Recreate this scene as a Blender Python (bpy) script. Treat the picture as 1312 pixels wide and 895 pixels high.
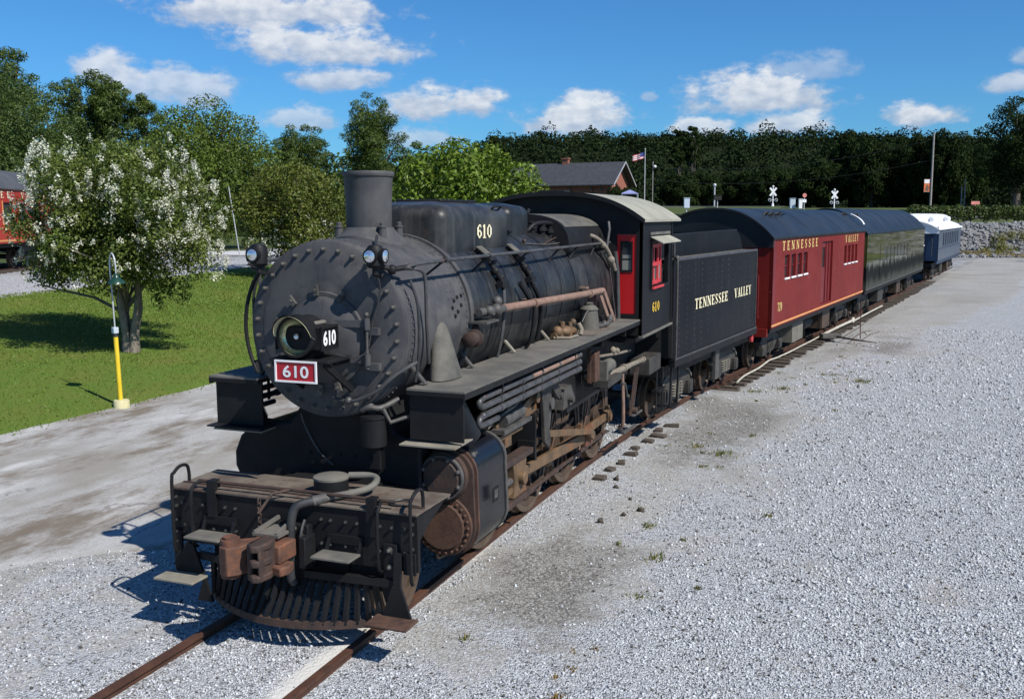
import bpy, bmesh, math, random
import numpy as np
from mathutils import Vector, Matrix, noise as mnoise

for o in list(bpy.data.objects):
    bpy.data.objects.remove(o)
SC = bpy.context.scene
COL = SC.collection
RNG = np.random.default_rng(7)
rnd = random.Random(11)
R = math.radians

# ------------------------------------------------------------------ camera
CAM_P = Vector((5.2194, 0.0, 3.9129))
PITCH, YAW, ROLL = R(7.684), R(20.94), R(-0.1787)
fw = Vector((-math.sin(YAW) * math.cos(PITCH), math.cos(YAW) * math.cos(PITCH), -math.sin(PITCH)))
rt = Vector((math.cos(YAW), math.sin(YAW), 0.0))
up = rt.cross(fw)
rt2 = math.cos(ROLL) * rt + math.sin(ROLL) * up
up2 = -math.sin(ROLL) * rt + math.cos(ROLL) * up
cam_d = bpy.data.cameras.new('camera')
cam = bpy.data.objects.new('camera', cam_d)
COL.objects.link(cam)
m = Matrix.Identity(4)
for i in range(3):
    m[i][0] = rt2[i]; m[i][1] = up2[i]; m[i][2] = -fw[i]; m[i][3] = CAM_P[i]
cam.matrix_world = m
cam_d.sensor_width = 36.0
cam_d.lens = 36.0 * 1262.98 / 1312.0
cam_d.clip_start = 0.1
cam_d.clip_end = 3000.0
SC.camera = cam

# ------------------------------------------------------------------ light
SUN = Vector((0.647, -0.25, 0.721)).normalized()
SUN_EL = math.asin(SUN.z)
SUN_AZ = math.atan2(SUN.x, SUN.y)
sd = bpy.data.lights.new('sun', 'SUN')
sd.energy = 5.0
sd.angle = R(0.53)
sd.color = (1.0, 0.955, 0.88)
so = bpy.data.objects.new('sun', sd)
COL.objects.link(so)
so.rotation_euler = SUN.to_track_quat('Z', 'Y').to_euler()
so.location = (30, -20, 60)
SC.view_settings.view_transform = 'Standard'
SC.view_settings.look = 'None'
SC.view_settings.exposure = 0.28
SC.view_settings.gamma = 1.0
SC.view_settings.use_curve_mapping = False

W = bpy.data.worlds.new('World')
SC.world = W
W.use_nodes = True
nt = W.node_tree
nt.nodes.clear()


def nd(t, typ, **kw):
    n = t.nodes.new(typ)
    for k, v in kw.items():
        setattr(n, k, v)
    return n


def lk(t, a, b):
    t.links.new(a, b)


def mth(t, op, a, b=None, c=None, clamp=False):
    n = t.nodes.new('ShaderNodeMath')
    n.operation = op
    n.use_clamp = clamp
    for i, v in enumerate((a, b, c)):
        if v is None:
            continue
        if isinstance(v, (int, float)):
            n.inputs[i].default_value = v
        else:
            t.links.new(v, n.inputs[i])
    return n.outputs[0]


def mixc(t, fac, a, b, blend='MIX'):
    n = t.nodes.new('ShaderNodeMix')
    n.data_type = 'RGBA'
    n.blend_type = blend
    n.clamp_factor = True
    if isinstance(fac, (int, float)):
        n.inputs[0].default_value = fac
    else:
        t.links.new(fac, n.inputs[0])
    for s, v in ((6, a), (7, b)):
        if isinstance(v, (tuple, list)):
            n.inputs[s].default_value = (*v[:3], 1.0)
        else:
            t.links.new(v, n.inputs[s])
    return n.outputs[2]


def sstep(t, v, lo, hi):
    n = t.nodes.new('ShaderNodeMapRange')
    n.interpolation_type = 'SMOOTHSTEP'
    n.inputs['From Min'].default_value = lo
    n.inputs['From Max'].default_value = hi
    t.links.new(v, n.inputs['Value'])
    return n.outputs['Result']


sky = nd(nt, 'ShaderNodeTexSky', sky_type='NISHITA', sun_disc=False)
sky.sun_elevation = SUN_EL
sky.sun_rotation = SUN_AZ
sky.air_density = 1.0
sky.dust_density = 0.3
sky.ozone_density = 3.0
tint = mixc(nt, 1.0, sky.outputs[0], (0.36, 0.82, 1.25), 'MULTIPLY')
# fair weather clouds: (azimuth, elevation, half width, half height, density) as world directions
CLOUDS = [(-0.594, 0.190, 0.126, 0.022, 1.0), (-0.545, 0.158, 0.10, 0.024, 1.0), (-0.533, 0.131, 0.056, 0.014, 0.9),
          (-0.439, 0.109, 0.058, 0.020, 1.0), (-0.30, 0.092, 0.066, 0.022, 1.0), (-0.29, 0.108, 0.036, 0.014, 0.9),
          (-0.125, 0.112, 0.08, 0.026, 1.0), (-0.085, 0.133, 0.05, 0.018, 0.5), (-0.174, 0.082, 0.036, 0.012, 0.9),
          (-0.10, 0.084, 0.046, 0.013, 0.9), (0.021, 0.089, 0.033, 0.014, 1.0), (0.098, 0.113, 0.028, 0.010, 0.8),
          (-0.743, 0.131, 0.038, 0.018, 0.9), (-0.679, 0.118, 0.062, 0.022, 0.8), (-0.568, 0.092, 0.05, 0.012, 0.7),
          (-0.462, 0.073, 0.05, 0.012, 0.6), (0.11, 0.135, 0.02, 0.008, 0.6), (-0.23, 0.114, 0.010, 0.006, 0.5),
          (0.04, 0.093, 0.012, 0.007, 0.5), (0.62, 0.16, 0.14, 0.03, 0.9), (1.2, 0.22, 0.2, 0.04, 0.9), (-1.4, 0.2, 0.2, 0.035, 0.9),
          (2.3, 0.25, 0.25, 0.05, 0.9), (-2.4, 0.2, 0.3, 0.05, 0.9), (0.3, 0.42, 0.2, 0.06, 0.6), (-1.0, 0.34, 0.22, 0.05, 0.7), (3.0, 0.3, 0.25, 0.05, 0.8)]
tc = nd(nt, 'ShaderNodeTexCoord')
nrm = nd(nt, 'ShaderNodeVectorMath', operation='NORMALIZE')
lk(nt, tc.outputs['Generated'], nrm.inputs[0])
sx = nd(nt, 'ShaderNodeSeparateXYZ')
lk(nt, nrm.outputs[0], sx.inputs[0])
az = mth(nt, 'ARCTAN2', sx.outputs[0], sx.outputs[1])
el = mth(nt, 'ARCSINE', sx.outputs[2])
cmb = nd(nt, 'ShaderNodeCombineXYZ')
lk(nt, az, cmb.inputs[0]); lk(nt, mth(nt, 'MULTIPLY', el, 1.7), cmb.inputs[1])
n1 = nd(nt, 'ShaderNodeTexNoise'); n1.inputs['Scale'].default_value = 22.0; n1.inputs['Detail'].default_value = 9.0
n1.inputs['Roughness'].default_value = 0.62
lk(nt, cmb.outputs[0], n1.inputs['Vector'])
n2 = nd(nt, 'ShaderNodeTexNoise'); n2.inputs['Scale'].default_value = 55.0; n2.inputs['Detail'].default_value = 6.0
lk(nt, cmb.outputs[0], n2.inputs['Vector'])
lump = mth(nt, 'SUBTRACT', n1.outputs[0], 0.5)
tot = None
shade = None
for a, e, w, h, den in CLOUDS:
    dx = mth(nt, 'DIVIDE', mth(nt, 'SUBTRACT', az, a), w * 1.12)
    dy = mth(nt, 'DIVIDE', mth(nt, 'SUBTRACT', el, e), h * 1.3)
    dyb = mth(nt, 'MULTIPLY', mth(nt, 'MINIMUM', dy, 0.0), 1.6)      # flatter bases
    dy2 = mth(nt, 'ADD', mth(nt, 'MAXIMUM', dy, 0.0), dyb)
    d2 = mth(nt, 'ADD', mth(nt, 'MULTIPLY', dx, dx), mth(nt, 'MULTIPLY', dy2, dy2))
    v = mth(nt, 'SUBTRACT', 1.0, mth(nt, 'SQRT', d2))
    v = mth(nt, 'ADD', v, mth(nt, 'MULTIPLY', lump, 2.3))
    v = mth(nt, 'MULTIPLY', sstep(nt, v, 0.0, 0.55), den)
    sh = mth(nt, 'MULTIPLY', v, sstep(nt, mth(nt, 'ADD', dy, mth(nt, 'MULTIPLY', mth(nt, 'SUBTRACT', n2.outputs[0], 0.5), 2.4)), -0.75, 0.95))
    tot = v if tot is None else mth(nt, 'MAXIMUM', tot, v)
    shade = sh if shade is None else mth(nt, 'MAXIMUM', shade, sh)
CLOUD_GREY = (4.6, 5.4, 6.8)
CLOUD_WHITE = (9.4, 9.5, 9.6)
ccol = mixc(nt, shade, CLOUD_GREY, CLOUD_WHITE)
skyc = mixc(nt, mth(nt, 'MULTIPLY', tot, 0.88), tint, ccol)
bg = nd(nt, 'ShaderNodeBackground')
bg.inputs['Strength'].default_value = 0.078
lk(nt, skyc, bg.inputs['Color'])
wo = nd(nt, 'ShaderNodeOutputWorld')
lk(nt, bg.outputs[0], wo.inputs['Surface'])

# ------------------------------------------------------------------ materials
MATS = {}


def mat(name, c1, c2=None, scale=3.0, rough=0.6, rvar=0.15, metal=0.0, spots=(), bump=0.0, bscale=40.0, streak=0.0,
        streakcol=None, coat=0.0, spec=0.5, trans=0.0, emit=None, isl=0.0, detail=5.0, aniso=(1, 1, 1)):
    """procedural paint / metal / stone. spots: list of (colour, noise scale, lo, hi, amount)"""
    mt = bpy.data.materials.new(name)
    mt.use_nodes = True
    t = mt.node_tree
    b = t.nodes['Principled BSDF']
    co = nd(t, 'ShaderNodeTexCoord')
    mp = nd(t, 'ShaderNodeMapping'); mp.inputs['Scale'].default_value = aniso
    lk(t, co.outputs['Object'], mp.inputs[0])
    v = mp.outputs[0]
    col = None
    if c2 is not None:
        n = nd(t, 'ShaderNodeTexNoise'); n.inputs['Scale'].default_value = scale; n.inputs['Detail'].default_value = detail
        n.inputs['Roughness'].default_value = 0.65
        lk(t, v, n.inputs['Vector'])
        col = mixc(t, sstep(t, n.outputs[0], 0.32, 0.68), c1, c2)
    else:
        col = mixc(t, 0.0, c1, c1)
    if streak:
        mp2 = nd(t, 'ShaderNodeMapping'); mp2.inputs['Scale'].default_value = (9, 9, 0.5)
        lk(t, co.outputs['Object'], mp2.inputs[0])
        n = nd(t, 'ShaderNodeTexNoise'); n.inputs['Scale'].default_value = 1.6; n.inputs['Detail'].default_value = 5
        lk(t, mp2.outputs[0], n.inputs['Vector'])
        f = mth(t, 'MULTIPLY', sstep(t, n.outputs[0], 0.5, 0.75), streak)
        col = mixc(t, f, col, streakcol or (0.2, 0.2, 0.2))
    for k, (sc, ss, lo, hi, am) in enumerate(spots):
        n = nd(t, 'ShaderNodeTexNoise'); n.inputs['Scale'].default_value = ss; n.inputs['Detail'].default_value = 6
        n.inputs['Roughness'].default_value = 0.7
        n.noise_dimensions = '4D'; n.inputs['W'].default_value = 3.7 * (k + 1)
        lk(t, v, n.inputs['Vector'])
        f = mth(t, 'MULTIPLY', sstep(t, n.outputs[0], lo, hi), am)
        col = mixc(t, f, col, sc)
    if isl:
        g = nd(t, 'ShaderNodeNewGeometry')
        f = mth(t, 'ADD', mth(t, 'MULTIPLY', g.outputs['Random Per Island'], 2 * isl), 1.0 - isl)
        hs = nd(t, 'ShaderNodeHueSaturation')
        lk(t, f, hs.inputs['Value']); lk(t, col, hs.inputs['Color'])
        col = hs.outputs[0]
    lk(t, col, b.inputs['Base Color'])
    b.inputs['Metallic'].default_value = metal
    b.inputs['Specular IOR Level'].default_value = spec
    if rvar:
        n = nd(t, 'ShaderNodeTexNoise'); n.inputs['Scale'].default_value = scale * 2.3; n.inputs['Detail'].default_value = 5
        lk(t, v, n.inputs['Vector'])
        r_ = mth(t, 'ADD', mth(t, 'MULTIPLY', mth(t, 'SUBTRACT', n.outputs[0], 0.5), 2 * rvar), rough, clamp=True)
        lk(t, r_, b.inputs['Roughness'])
    else:
        b.inputs['Roughness'].default_value = rough
    if coat:
        b.inputs['Coat Weight'].default_value = coat
        b.inputs['Coat Roughness'].default_value = 0.12
    if trans:
        b.inputs['Transmission Weight'].default_value = trans
    if bump:
        n = nd(t, 'ShaderNodeTexNoise'); n.inputs['Scale'].default_value = bscale; n.inputs['Detail'].default_value = 6
        lk(t, v, n.inputs['Vector'])
        bp = nd(t, 'ShaderNodeBump'); bp.inputs['Strength'].default_value = bump; bp.inputs['Distance'].default_value = 0.02
        lk(t, n.outputs[0], bp.inputs['Height']); lk(t, bp.outputs[0], b.inputs['Normal'])
    MATS[name] = mt
    return mt


def leafmat(name, c1, c2, c3, isl=0.35, rough=0.5, transl=0.28, big=0.45, spec=0.3):
    mt = bpy.data.materials.new(name); mt.use_nodes = True
    t = mt.node_tree; b = t.nodes['Principled BSDF']
    g = nd(t, 'ShaderNodeNewGeometry')
    co = nd(t, 'ShaderNodeTexCoord')
    n = nd(t, 'ShaderNodeTexNoise'); n.inputs['Scale'].default_value = big; n.inputs['Detail'].default_value = 3
    lk(t, co.outputs['Object'], n.inputs['Vector'])
    col = mixc(t, sstep(t, n.outputs[0], 0.35, 0.65), c1, c2)
    col = mixc(t, sstep(t, g.outputs['Random Per Island'], 0.55, 1.0), col, c3)
    hs = nd(t, 'ShaderNodeHueSaturation')
    mlt = mth(t, 'ADD', mth(t, 'MULTIPLY', mth(t, 'FRACT', mth(t, 'MULTIPLY', g.outputs['Random Per Island'], 37.3)), 2 * isl), 1 - isl)
    lk(t, mlt, hs.inputs['Value']); lk(t, col, hs.inputs['Color'])
    lk(t, hs.outputs[0], b.inputs['Base Color'])
    b.inputs['Roughness'].default_value = rough
    b.inputs['Specular IOR Level'].default_value = spec
    if transl:
        tr = nd(t, 'ShaderNodeBsdfTranslucent'); lk(t, hs.outputs[0], tr.inputs[0])
        mx = nd(t, 'ShaderNodeMixShader'); mx.inputs[0].default_value = transl
        lk(t, b.outputs[0], mx.inputs[1]); lk(t, tr.outputs[0], mx.inputs[2])
        lk(t, mx.outputs[0], t.nodes['Material Output'].inputs['Surface'])
    MATS[name] = mt
    return mt


DUST = (0.135, 0.125, 0.105)
RUST = (0.10, 0.042, 0.020)
# engine
mat('black_paint', (0.0075, 0.008, 0.009), (0.0125, 0.0125, 0.0135), 3, 0.58, 0.15, spec=0.22, spots=[((0.035, 0.032, 0.03), 2.2, 0.58, 0.85, 0.4), (RUST, 6, 0.66, 0.8, 0.5)], bump=0.05)
mat('boiler_paint', (0.009, 0.010, 0.012), (0.021, 0.022, 0.023), 2.2, 0.42, 0.14, spec=0.32, spots=[((0.080, 0.077, 0.070), 1.1, 0.44, 0.74, 0.65), ((0.008, 0.008, 0.009), 2.7, 0.55, 0.72, 0.6), (RUST, 5, 0.63, 0.74, 0.7)], streak=0.42, streakcol=(0.085, 0.083, 0.08), bump=0.16, bscale=4)
mat('smokebox_paint', (0.046, 0.047, 0.051), (0.074, 0.073, 0.074), 2.4, 0.66, 0.12, spec=0.28, spots=[((0.120, 0.114, 0.106), 1.9, 0.50, 0.74, 0.75), ((0.018, 0.016, 0.016), 3.5, 0.58, 0.72, 0.7), ((0.075, 0.045, 0.03), 4.5, 0.62, 0.72, 0.6), ((0.02, 0.018, 0.018), 22, 0.62, 0.72, 0.5)], streak=0.45, streakcol=(0.026, 0.025, 0.026), bump=0.12, bscale=9)
mat('stack_paint', (0.055, 0.056, 0.059), (0.078, 0.077, 0.077), 4, 0.65, 0.1, spec=0.28, spots=[((0.024, 0.017, 0.015), 3.0, 0.50, 0.80, 0.85), ((0.09, 0.06, 0.045), 8, 0.62, 0.80, 0.5)], streak=0.25, streakcol=(0.03, 0.028, 0.028), bump=0.05)
mat('gloss_black', (0.0055, 0.0065, 0.010), (0.009, 0.010, 0.013), 1.2, 0.26, 0.05, spec=0.36, spots=[((0.035, 0.033, 0.032), 1.1, 0.62, 0.85, 0.35)], streak=0.10, streakcol=(0.04, 0.04, 0.042))
mat('dusty_steel', (0.082, 0.079, 0.071), (0.145, 0.134, 0.112), 2.4, 0.8, 0.1, spots=[((0.16, 0.10, 0.055), 3.2, 0.58, 0.75, 0.55), ((0.04, 0.04, 0.04), 5, 0.6, 0.75, 0.6)], bump=0.12)
mat('deck_plate', (0.080, 0.060, 0.047), (0.145, 0.122, 0.096), 2.2, 0.85, 0.1, spots=[((0.06, 0.026, 0.016), 3.5, 0.50, 0.66, 0.8), ((0.02, 0.016, 0.014), 7, 0.66, 0.72, 0.9)], bump=0.15)
mat('tan_plate', (0.15, 0.138, 0.11), (0.24, 0.22, 0.175), 3, 0.85, 0.1, spots=[((0.17, 0.09, 0.04), 4, 0.56, 0.75, 0.6)], bump=0.1)
mat('casing_dust', (0.058, 0.056, 0.050), (0.115, 0.107, 0.088), 4, 0.8, 0.1, spots=[((0.20, 0.12, 0.05), 3, 0.58, 0.75, 0.6)], bump=0.1)
mat('roof_dust', (0.24, 0.235, 0.19), (0.32, 0.31, 0.25), 1.6, 0.8, 0.1, spots=[((0.13, 0.13, 0.12), 4, 0.56, 0.78, 0.6)], bump=0.05)
mat('rusty_iron', (0.048, 0.023, 0.016), (0.090, 0.045, 0.028), 7, 0.8, 0.1, spots=[((0.022, 0.016, 0.014), 9, 0.5, 0.7, 0.7), ((0.16, 0.075, 0.04), 14, 0.6, 0.75, 0.5)], bump=0.2, bscale=50)
mat('rust_dark', (0.030, 0.020, 0.017), (0.062, 0.034, 0.024), 7, 0.75, 0.1, spots=[((0.12, 0.055, 0.028), 10, 0.58, 0.75, 0.6)], bump=0.2, bscale=50)
mat('rod_steel', (0.095, 0.062, 0.036), (0.17, 0.105, 0.055), 5, 0.65, 0.15, metal=0.2, spots=[((0.24, 0.085, 0.030), 4, 0.50, 0.7, 0.75), ((0.04, 0.03, 0.025), 9, 0.58, 0.75, 0.7)], bump=0.15)
mat('coupler_rust', (0.062, 0.032, 0.022), (0.165, 0.064, 0.032), 5, 0.8, 0.1, spots=[((0.09, 0.05, 0.035), 7, 0.52, 0.7, 0.8)], bump=0.2)
mat('grey_iron', (0.050, 0.048, 0.046), (0.095, 0.089, 0.082), 6, 0.6, 0.15, metal=0.15, spots=[(RUST, 6, 0.58, 0.74, 0.5)], bump=0.1)
mat('pipe_grey', (0.045, 0.046, 0.049), (0.085, 0.084, 0.083), 5, 0.45, 0.15, metal=0.2, spots=[((0.13, 0.07, 0.045), 3, 0.55, 0.7, 0.6)], bump=0.05)
mat('pipe_rust', (0.17, 0.10, 0.072), (0.24, 0.15, 0.11), 6, 0.7, 0.1, spots=[((0.09, 0.07, 0.06), 5, 0.55, 0.75, 0.6)], bump=0.1)
mat('pipe_tan', (0.13, 0.112, 0.088), (0.21, 0.178, 0.135), 6, 0.75, 0.1, spots=[((0.08, 0.05, 0.035), 7, 0.56, 0.72, 0.6)])
mat('hose_black', (0.018, 0.019, 0.021), (0.035, 0.035, 0.036), 6, 0.55, 0.1)
mat('cab_red', (0.40, 0.008, 0.010), (0.47, 0.012, 0.014), 2, 0.35, 0.08, spots=[((0.16, 0.01, 0.01), 5, 0.66, 0.8, 0.5)], bump=0.02)
mat('sash_red', (0.42, 0.02, 0.025), (0.50, 0.04, 0.05), 5, 0.5)
mat('plate_red', (0.36, 0.008, 0.018), (0.42, 0.012, 0.025), 5, 0.4)
mat('white_paint', (0.72, 0.72, 0.72), (0.80, 0.80, 0.79), 6, 0.5)
mat('gold_letter', (0.66, 0.46, 0.14), (0.74, 0.56, 0.22), 6, 0.5)
mat('cream_letter', (0.74, 0.66, 0.42), (0.80, 0.74, 0.52), 6, 0.5)
mat('yellow_letter', (0.72, 0.46, 0.03), (0.76, 0.52, 0.06), 6, 0.5)
mat('reflector', (0.42, 0.40, 0.24), (0.55, 0.52, 0.30), 4, 0.22, 0.05, metal=0.75)
mat('lamp_glass', (0.75, 0.76, 0.78), None, rough=0.06, rvar=0, metal=0.85)
mat('dark_glass', (0.02, 0.024, 0.028), (0.04, 0.045, 0.05), 3, 0.07, 0.02, spec=0.8)
mat('dusty_pane', (0.17, 0.17, 0.15), (0.22, 0.22, 0.19), 3, 0.25, 0.05)
mat('visor_inner', (0.50, 0.46, 0.30), (0.60, 0.56, 0.38), 5, 0.6)
mat('inside_dark', (0.012, 0.012, 0.012), (0.02, 0.02, 0.02), 3, 0.9)
# cars
mat('car_red', (0.140, 0.011, 0.009), (0.172, 0.017, 0.013), 0.9, 0.50, 0.08, spec=0.18, spots=[((0.24, 0.07, 0.07), 1.3, 0.58, 0.8, 0.35), ((0.36, 0.20, 0.20), 5.5, 0.635, 0.68, 0.5)], streak=0.16, streakcol=(0.07, 0.01, 0.012))
mat('tender_paint', (0.0055, 0.0062, 0.009), (0.009, 0.0095, 0.012), 1.2, 0.52, 0.06, spec=0.16, spots=[((0.045, 0.043, 0.042), 1.3, 0.60, 0.85, 0.4)], streak=0.22, streakcol=(0.03, 0.03, 0.032))
mat('car_red_dull', (0.12, 0.008, 0.011), (0.15, 0.012, 0.015), 1.2, 0.45, 0.08, streak=0.2, streakcol=(0.05, 0.01, 0.01))
mat('car_green', (0.042, 0.046, 0.017), (0.054, 0.058, 0.021), 0.8, 0.04, 0.0, spec=0.45)  # green paint, olive base lifted to stand in for reflected sunlit grass


def grime_low(mt, z0, z1):
    """splashed dirt on the lower part of a glossy car side: duller and blacker, with a ragged upper edge"""
    t = mt.node_tree; b = t.nodes['Principled BSDF']
    co = nd(t, 'ShaderNodeTexCoord'); mp = nd(t, 'ShaderNodeMapping'); mp.inputs['Scale'].default_value = (4, 4, 0.25)
    lk(t, co.outputs['Object'], mp.inputs[0])
    n = nd(t, 'ShaderNodeTexNoise'); n.inputs['Scale'].default_value = 2.2; n.inputs['Detail'].default_value = 5
    lk(t, mp.outputs[0], n.inputs['Vector'])
    sp = nd(t, 'ShaderNodeSeparateXYZ'); lk(t, co.outputs['Object'], sp.inputs[0])
    zz = mth(t, 'ADD', sp.outputs[2], mth(t, 'MULTIPLY', mth(t, 'SUBTRACT', n.outputs[0], 0.5), 1.1))
    f = sstep(t, zz, z1, z0)
    rl = mth(t, 'ADD', mth(t, 'MULTIPLY', f, 0.55), 0.04)
    for l_ in list(b.inputs['Roughness'].links): t.links.remove(l_)
    lk(t, rl, b.inputs['Roughness'])
    src = b.inputs['Base Color'].links[0].from_socket
    dcol = mixc(t, sstep(t, zz, 1.55, 1.25), (0.006, 0.006, 0.005), (0.05, 0.055, 0.045))
    lk(t, mixc(t, f, src, dcol), b.inputs['Base Color'])
    lk(t, mth(t, 'SUBTRACT', 0.45, mth(t, 'MULTIPLY', f, 0.35)), b.inputs['Specular IOR Level'])


grime_low(MATS['car_green'], 1.90, 2.10)
mat('car_blue', (0.065, 0.085, 0.125), (0.085, 0.105, 0.145), 1.2, 0.35, 0.08, streak=0.2, streakcol=(0.14, 0.16, 0.2))
mat('car_blue_end', (0.008, 0.024, 0.065), (0.012, 0.032, 0.08), 1.2, 0.4, 0.08)
mat('roof_black', (0.011, 0.012, 0.014), (0.020, 0.021, 0.023), 0.9, 0.40, 0.1, spec=0.26, spots=[((0.06, 0.06, 0.06), 1.5, 0.56, 0.8, 0.5)], bump=0.03, bscale=5)
mat('roof_grey', (0.06, 0.062, 0.066), (0.085, 0.085, 0.088), 0.9, 0.6, 0.1, bump=0.03, bscale=5)
mat('roof_white', (0.58, 0.60, 0.63), (0.72, 0.73, 0.75), 1.1, 0.6, 0.1, spots=[((0.32, 0.33, 0.34), 1.4, 0.56, 0.8, 0.6)])
mat('coach_red', (0.34, 0.022, 0.016), (0.40, 0.035, 0.022), 1.2, 0.4, 0.08)
mat('orange_stripe', (0.60, 0.25, 0.08), (0.66, 0.32, 0.12), 3, 0.5)
mat('truck_iron', (0.020, 0.019, 0.018), (0.045, 0.040, 0.035), 5, 0.7, 0.1, spots=[((0.10, 0.085, 0.065), 3, 0.52, 0.75, 0.7)], bump=0.15)
mat('truck_dusty', (0.10, 0.094, 0.08), (0.17, 0.155, 0.125), 5, 0.8, 0.1, spots=[((0.04, 0.035, 0.03), 6, 0.55, 0.75, 0.7)], bump=0.15)
mat('wheel_iron', (0.048, 0.033, 0.025), (0.095, 0.062, 0.042), 5, 0.6, 0.15, metal=0.3, spots=[((0.14, 0.085, 0.04), 4, 0.55, 0.75, 0.7)], bump=0.1)
mat('tire_steel', (0.085, 0.060, 0.042), (0.145, 0.100, 0.068), 5, 0.5, 0.15, metal=0.4, spots=[((0.10, 0.05, 0.03), 6, 0.55, 0.75, 0.6)])
mat('rail_rust', (0.045, 0.017, 0.009), (0.080, 0.032, 0.015), 3, 0.75, 0.1, spots=[((0.030, 0.014, 0.010), 8, 0.5, 0.7, 0.7)], bump=0.15)
mat('tie_wood', (0.045, 0.034, 0.026), (0.085, 0.066, 0.050), 3, 0.9, 0.05, spots=[((0.022, 0.017, 0.014), 5, 0.5, 0.7, 0.8)], bump=0.3, bscale=20, aniso=(1, 6, 6))
# props
mat('yellow_post', (0.62, 0.43, 0.015), (0.70, 0.52, 0.03), 3, 0.5, spots=[((0.40, 0.25, 0.03), 8, 0.62, 0.78, 0.6)])
mat('old_concrete', (0.45, 0.42, 0.24), (0.58, 0.54, 0.32), 5, 0.9, spots=[((0.25, 0.23, 0.18), 7, 0.56, 0.75, 0.6)], bump=0.2)
mat('lamp_green', (0.010, 0.040, 0.026), (0.015, 0.055, 0.036), 5, 0.3)
mat('galvanised', (0.42, 0.43, 0.44), (0.52, 0.53, 0.54), 5, 0.45, metal=0.3)
mat('grey_pole', (0.22, 0.21, 0.19), (0.30, 0.28, 0.26), 4, 0.8)
mat('wood_pole', (0.15, 0.12, 0.09), (0.22, 0.18, 0.14), 3, 0.9)
mat('pvc_white', (0.36, 0.335, 0.28), (0.50, 0.47, 0.40), 3, 0.5, spots=[((0.4, 0.36, 0.28), 4, 0.55, 0.78, 0.6)])
mat('bark', (0.075, 0.062, 0.05), (0.14, 0.12, 0.095), 5, 0.95, spots=[((0.035, 0.028, 0.023), 6, 0.5, 0.7, 0.7)], bump=0.5, bscale=12, aniso=(1, 1, 0.3))
mat('bark_myrtle', (0.14, 0.12, 0.095), (0.24, 0.21, 0.17), 4, 0.9, spots=[((0.06, 0.05, 0.04), 5, 0.5, 0.7, 0.7)], bump=0.4, bscale=12, aniso=(1, 1, 0.3))
mat('brick', (0.22, 0.075, 0.05), (0.29, 0.11, 0.075), 2, 0.9)
mat('shingle', (0.030, 0.034, 0.042), (0.045, 0.048, 0.056), 1.5, 0.8, bump=0.2, bscale=8)
mat('trim_dark', (0.03, 0.028, 0.026), (0.05, 0.045, 0.04), 3, 0.7)
mat('canopy_blue', (0.20, 0.22, 0.42), (0.28, 0.30, 0.5), 2, 0.7)
mat('flag_red', (0.40, 0.04, 0.05), None, rvar=0)
mat('flag_white', (0.70, 0.70, 0.70), None, rvar=0)
mat('flag_blue', (0.03, 0.05, 0.20), None, rvar=0)
mat('sign_orange', (0.62, 0.16, 0.05), None, rvar=0)
mat('sign_brown', (0.14, 0.08, 0.05), None, rvar=0)
mat('sign_pink', (0.60, 0.20, 0.17), (0.66, 0.26, 0.22), 4)
mat('cabinet', (0.40, 0.46, 0.52), (0.46, 0.52, 0.58), 3, 0.5)
mat('stone_clean', (0.40, 0.412, 0.43), (0.53, 0.545, 0.562), 5, 0.9, 0.05, isl=0.25, spec=0.25)
mat('stone_dark', (0.055, 0.048, 0.042), (0.09, 0.078, 0.068), 5, 0.9, 0.05, isl=0.3)
mat('rock', (0.10, 0.103, 0.105), (0.25, 0.252, 0.255), 2.5, 0.9, 0.05, spots=[((0.10, 0.10, 0.10), 3, 0.55, 0.75, 0.6)], bump=0.5, bscale=5)
mat('twig', (0.055, 0.042, 0.032), (0.09, 0.07, 0.055), 5, 0.9)

# ------------------------------------------------------------------ mesh helpers


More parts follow.
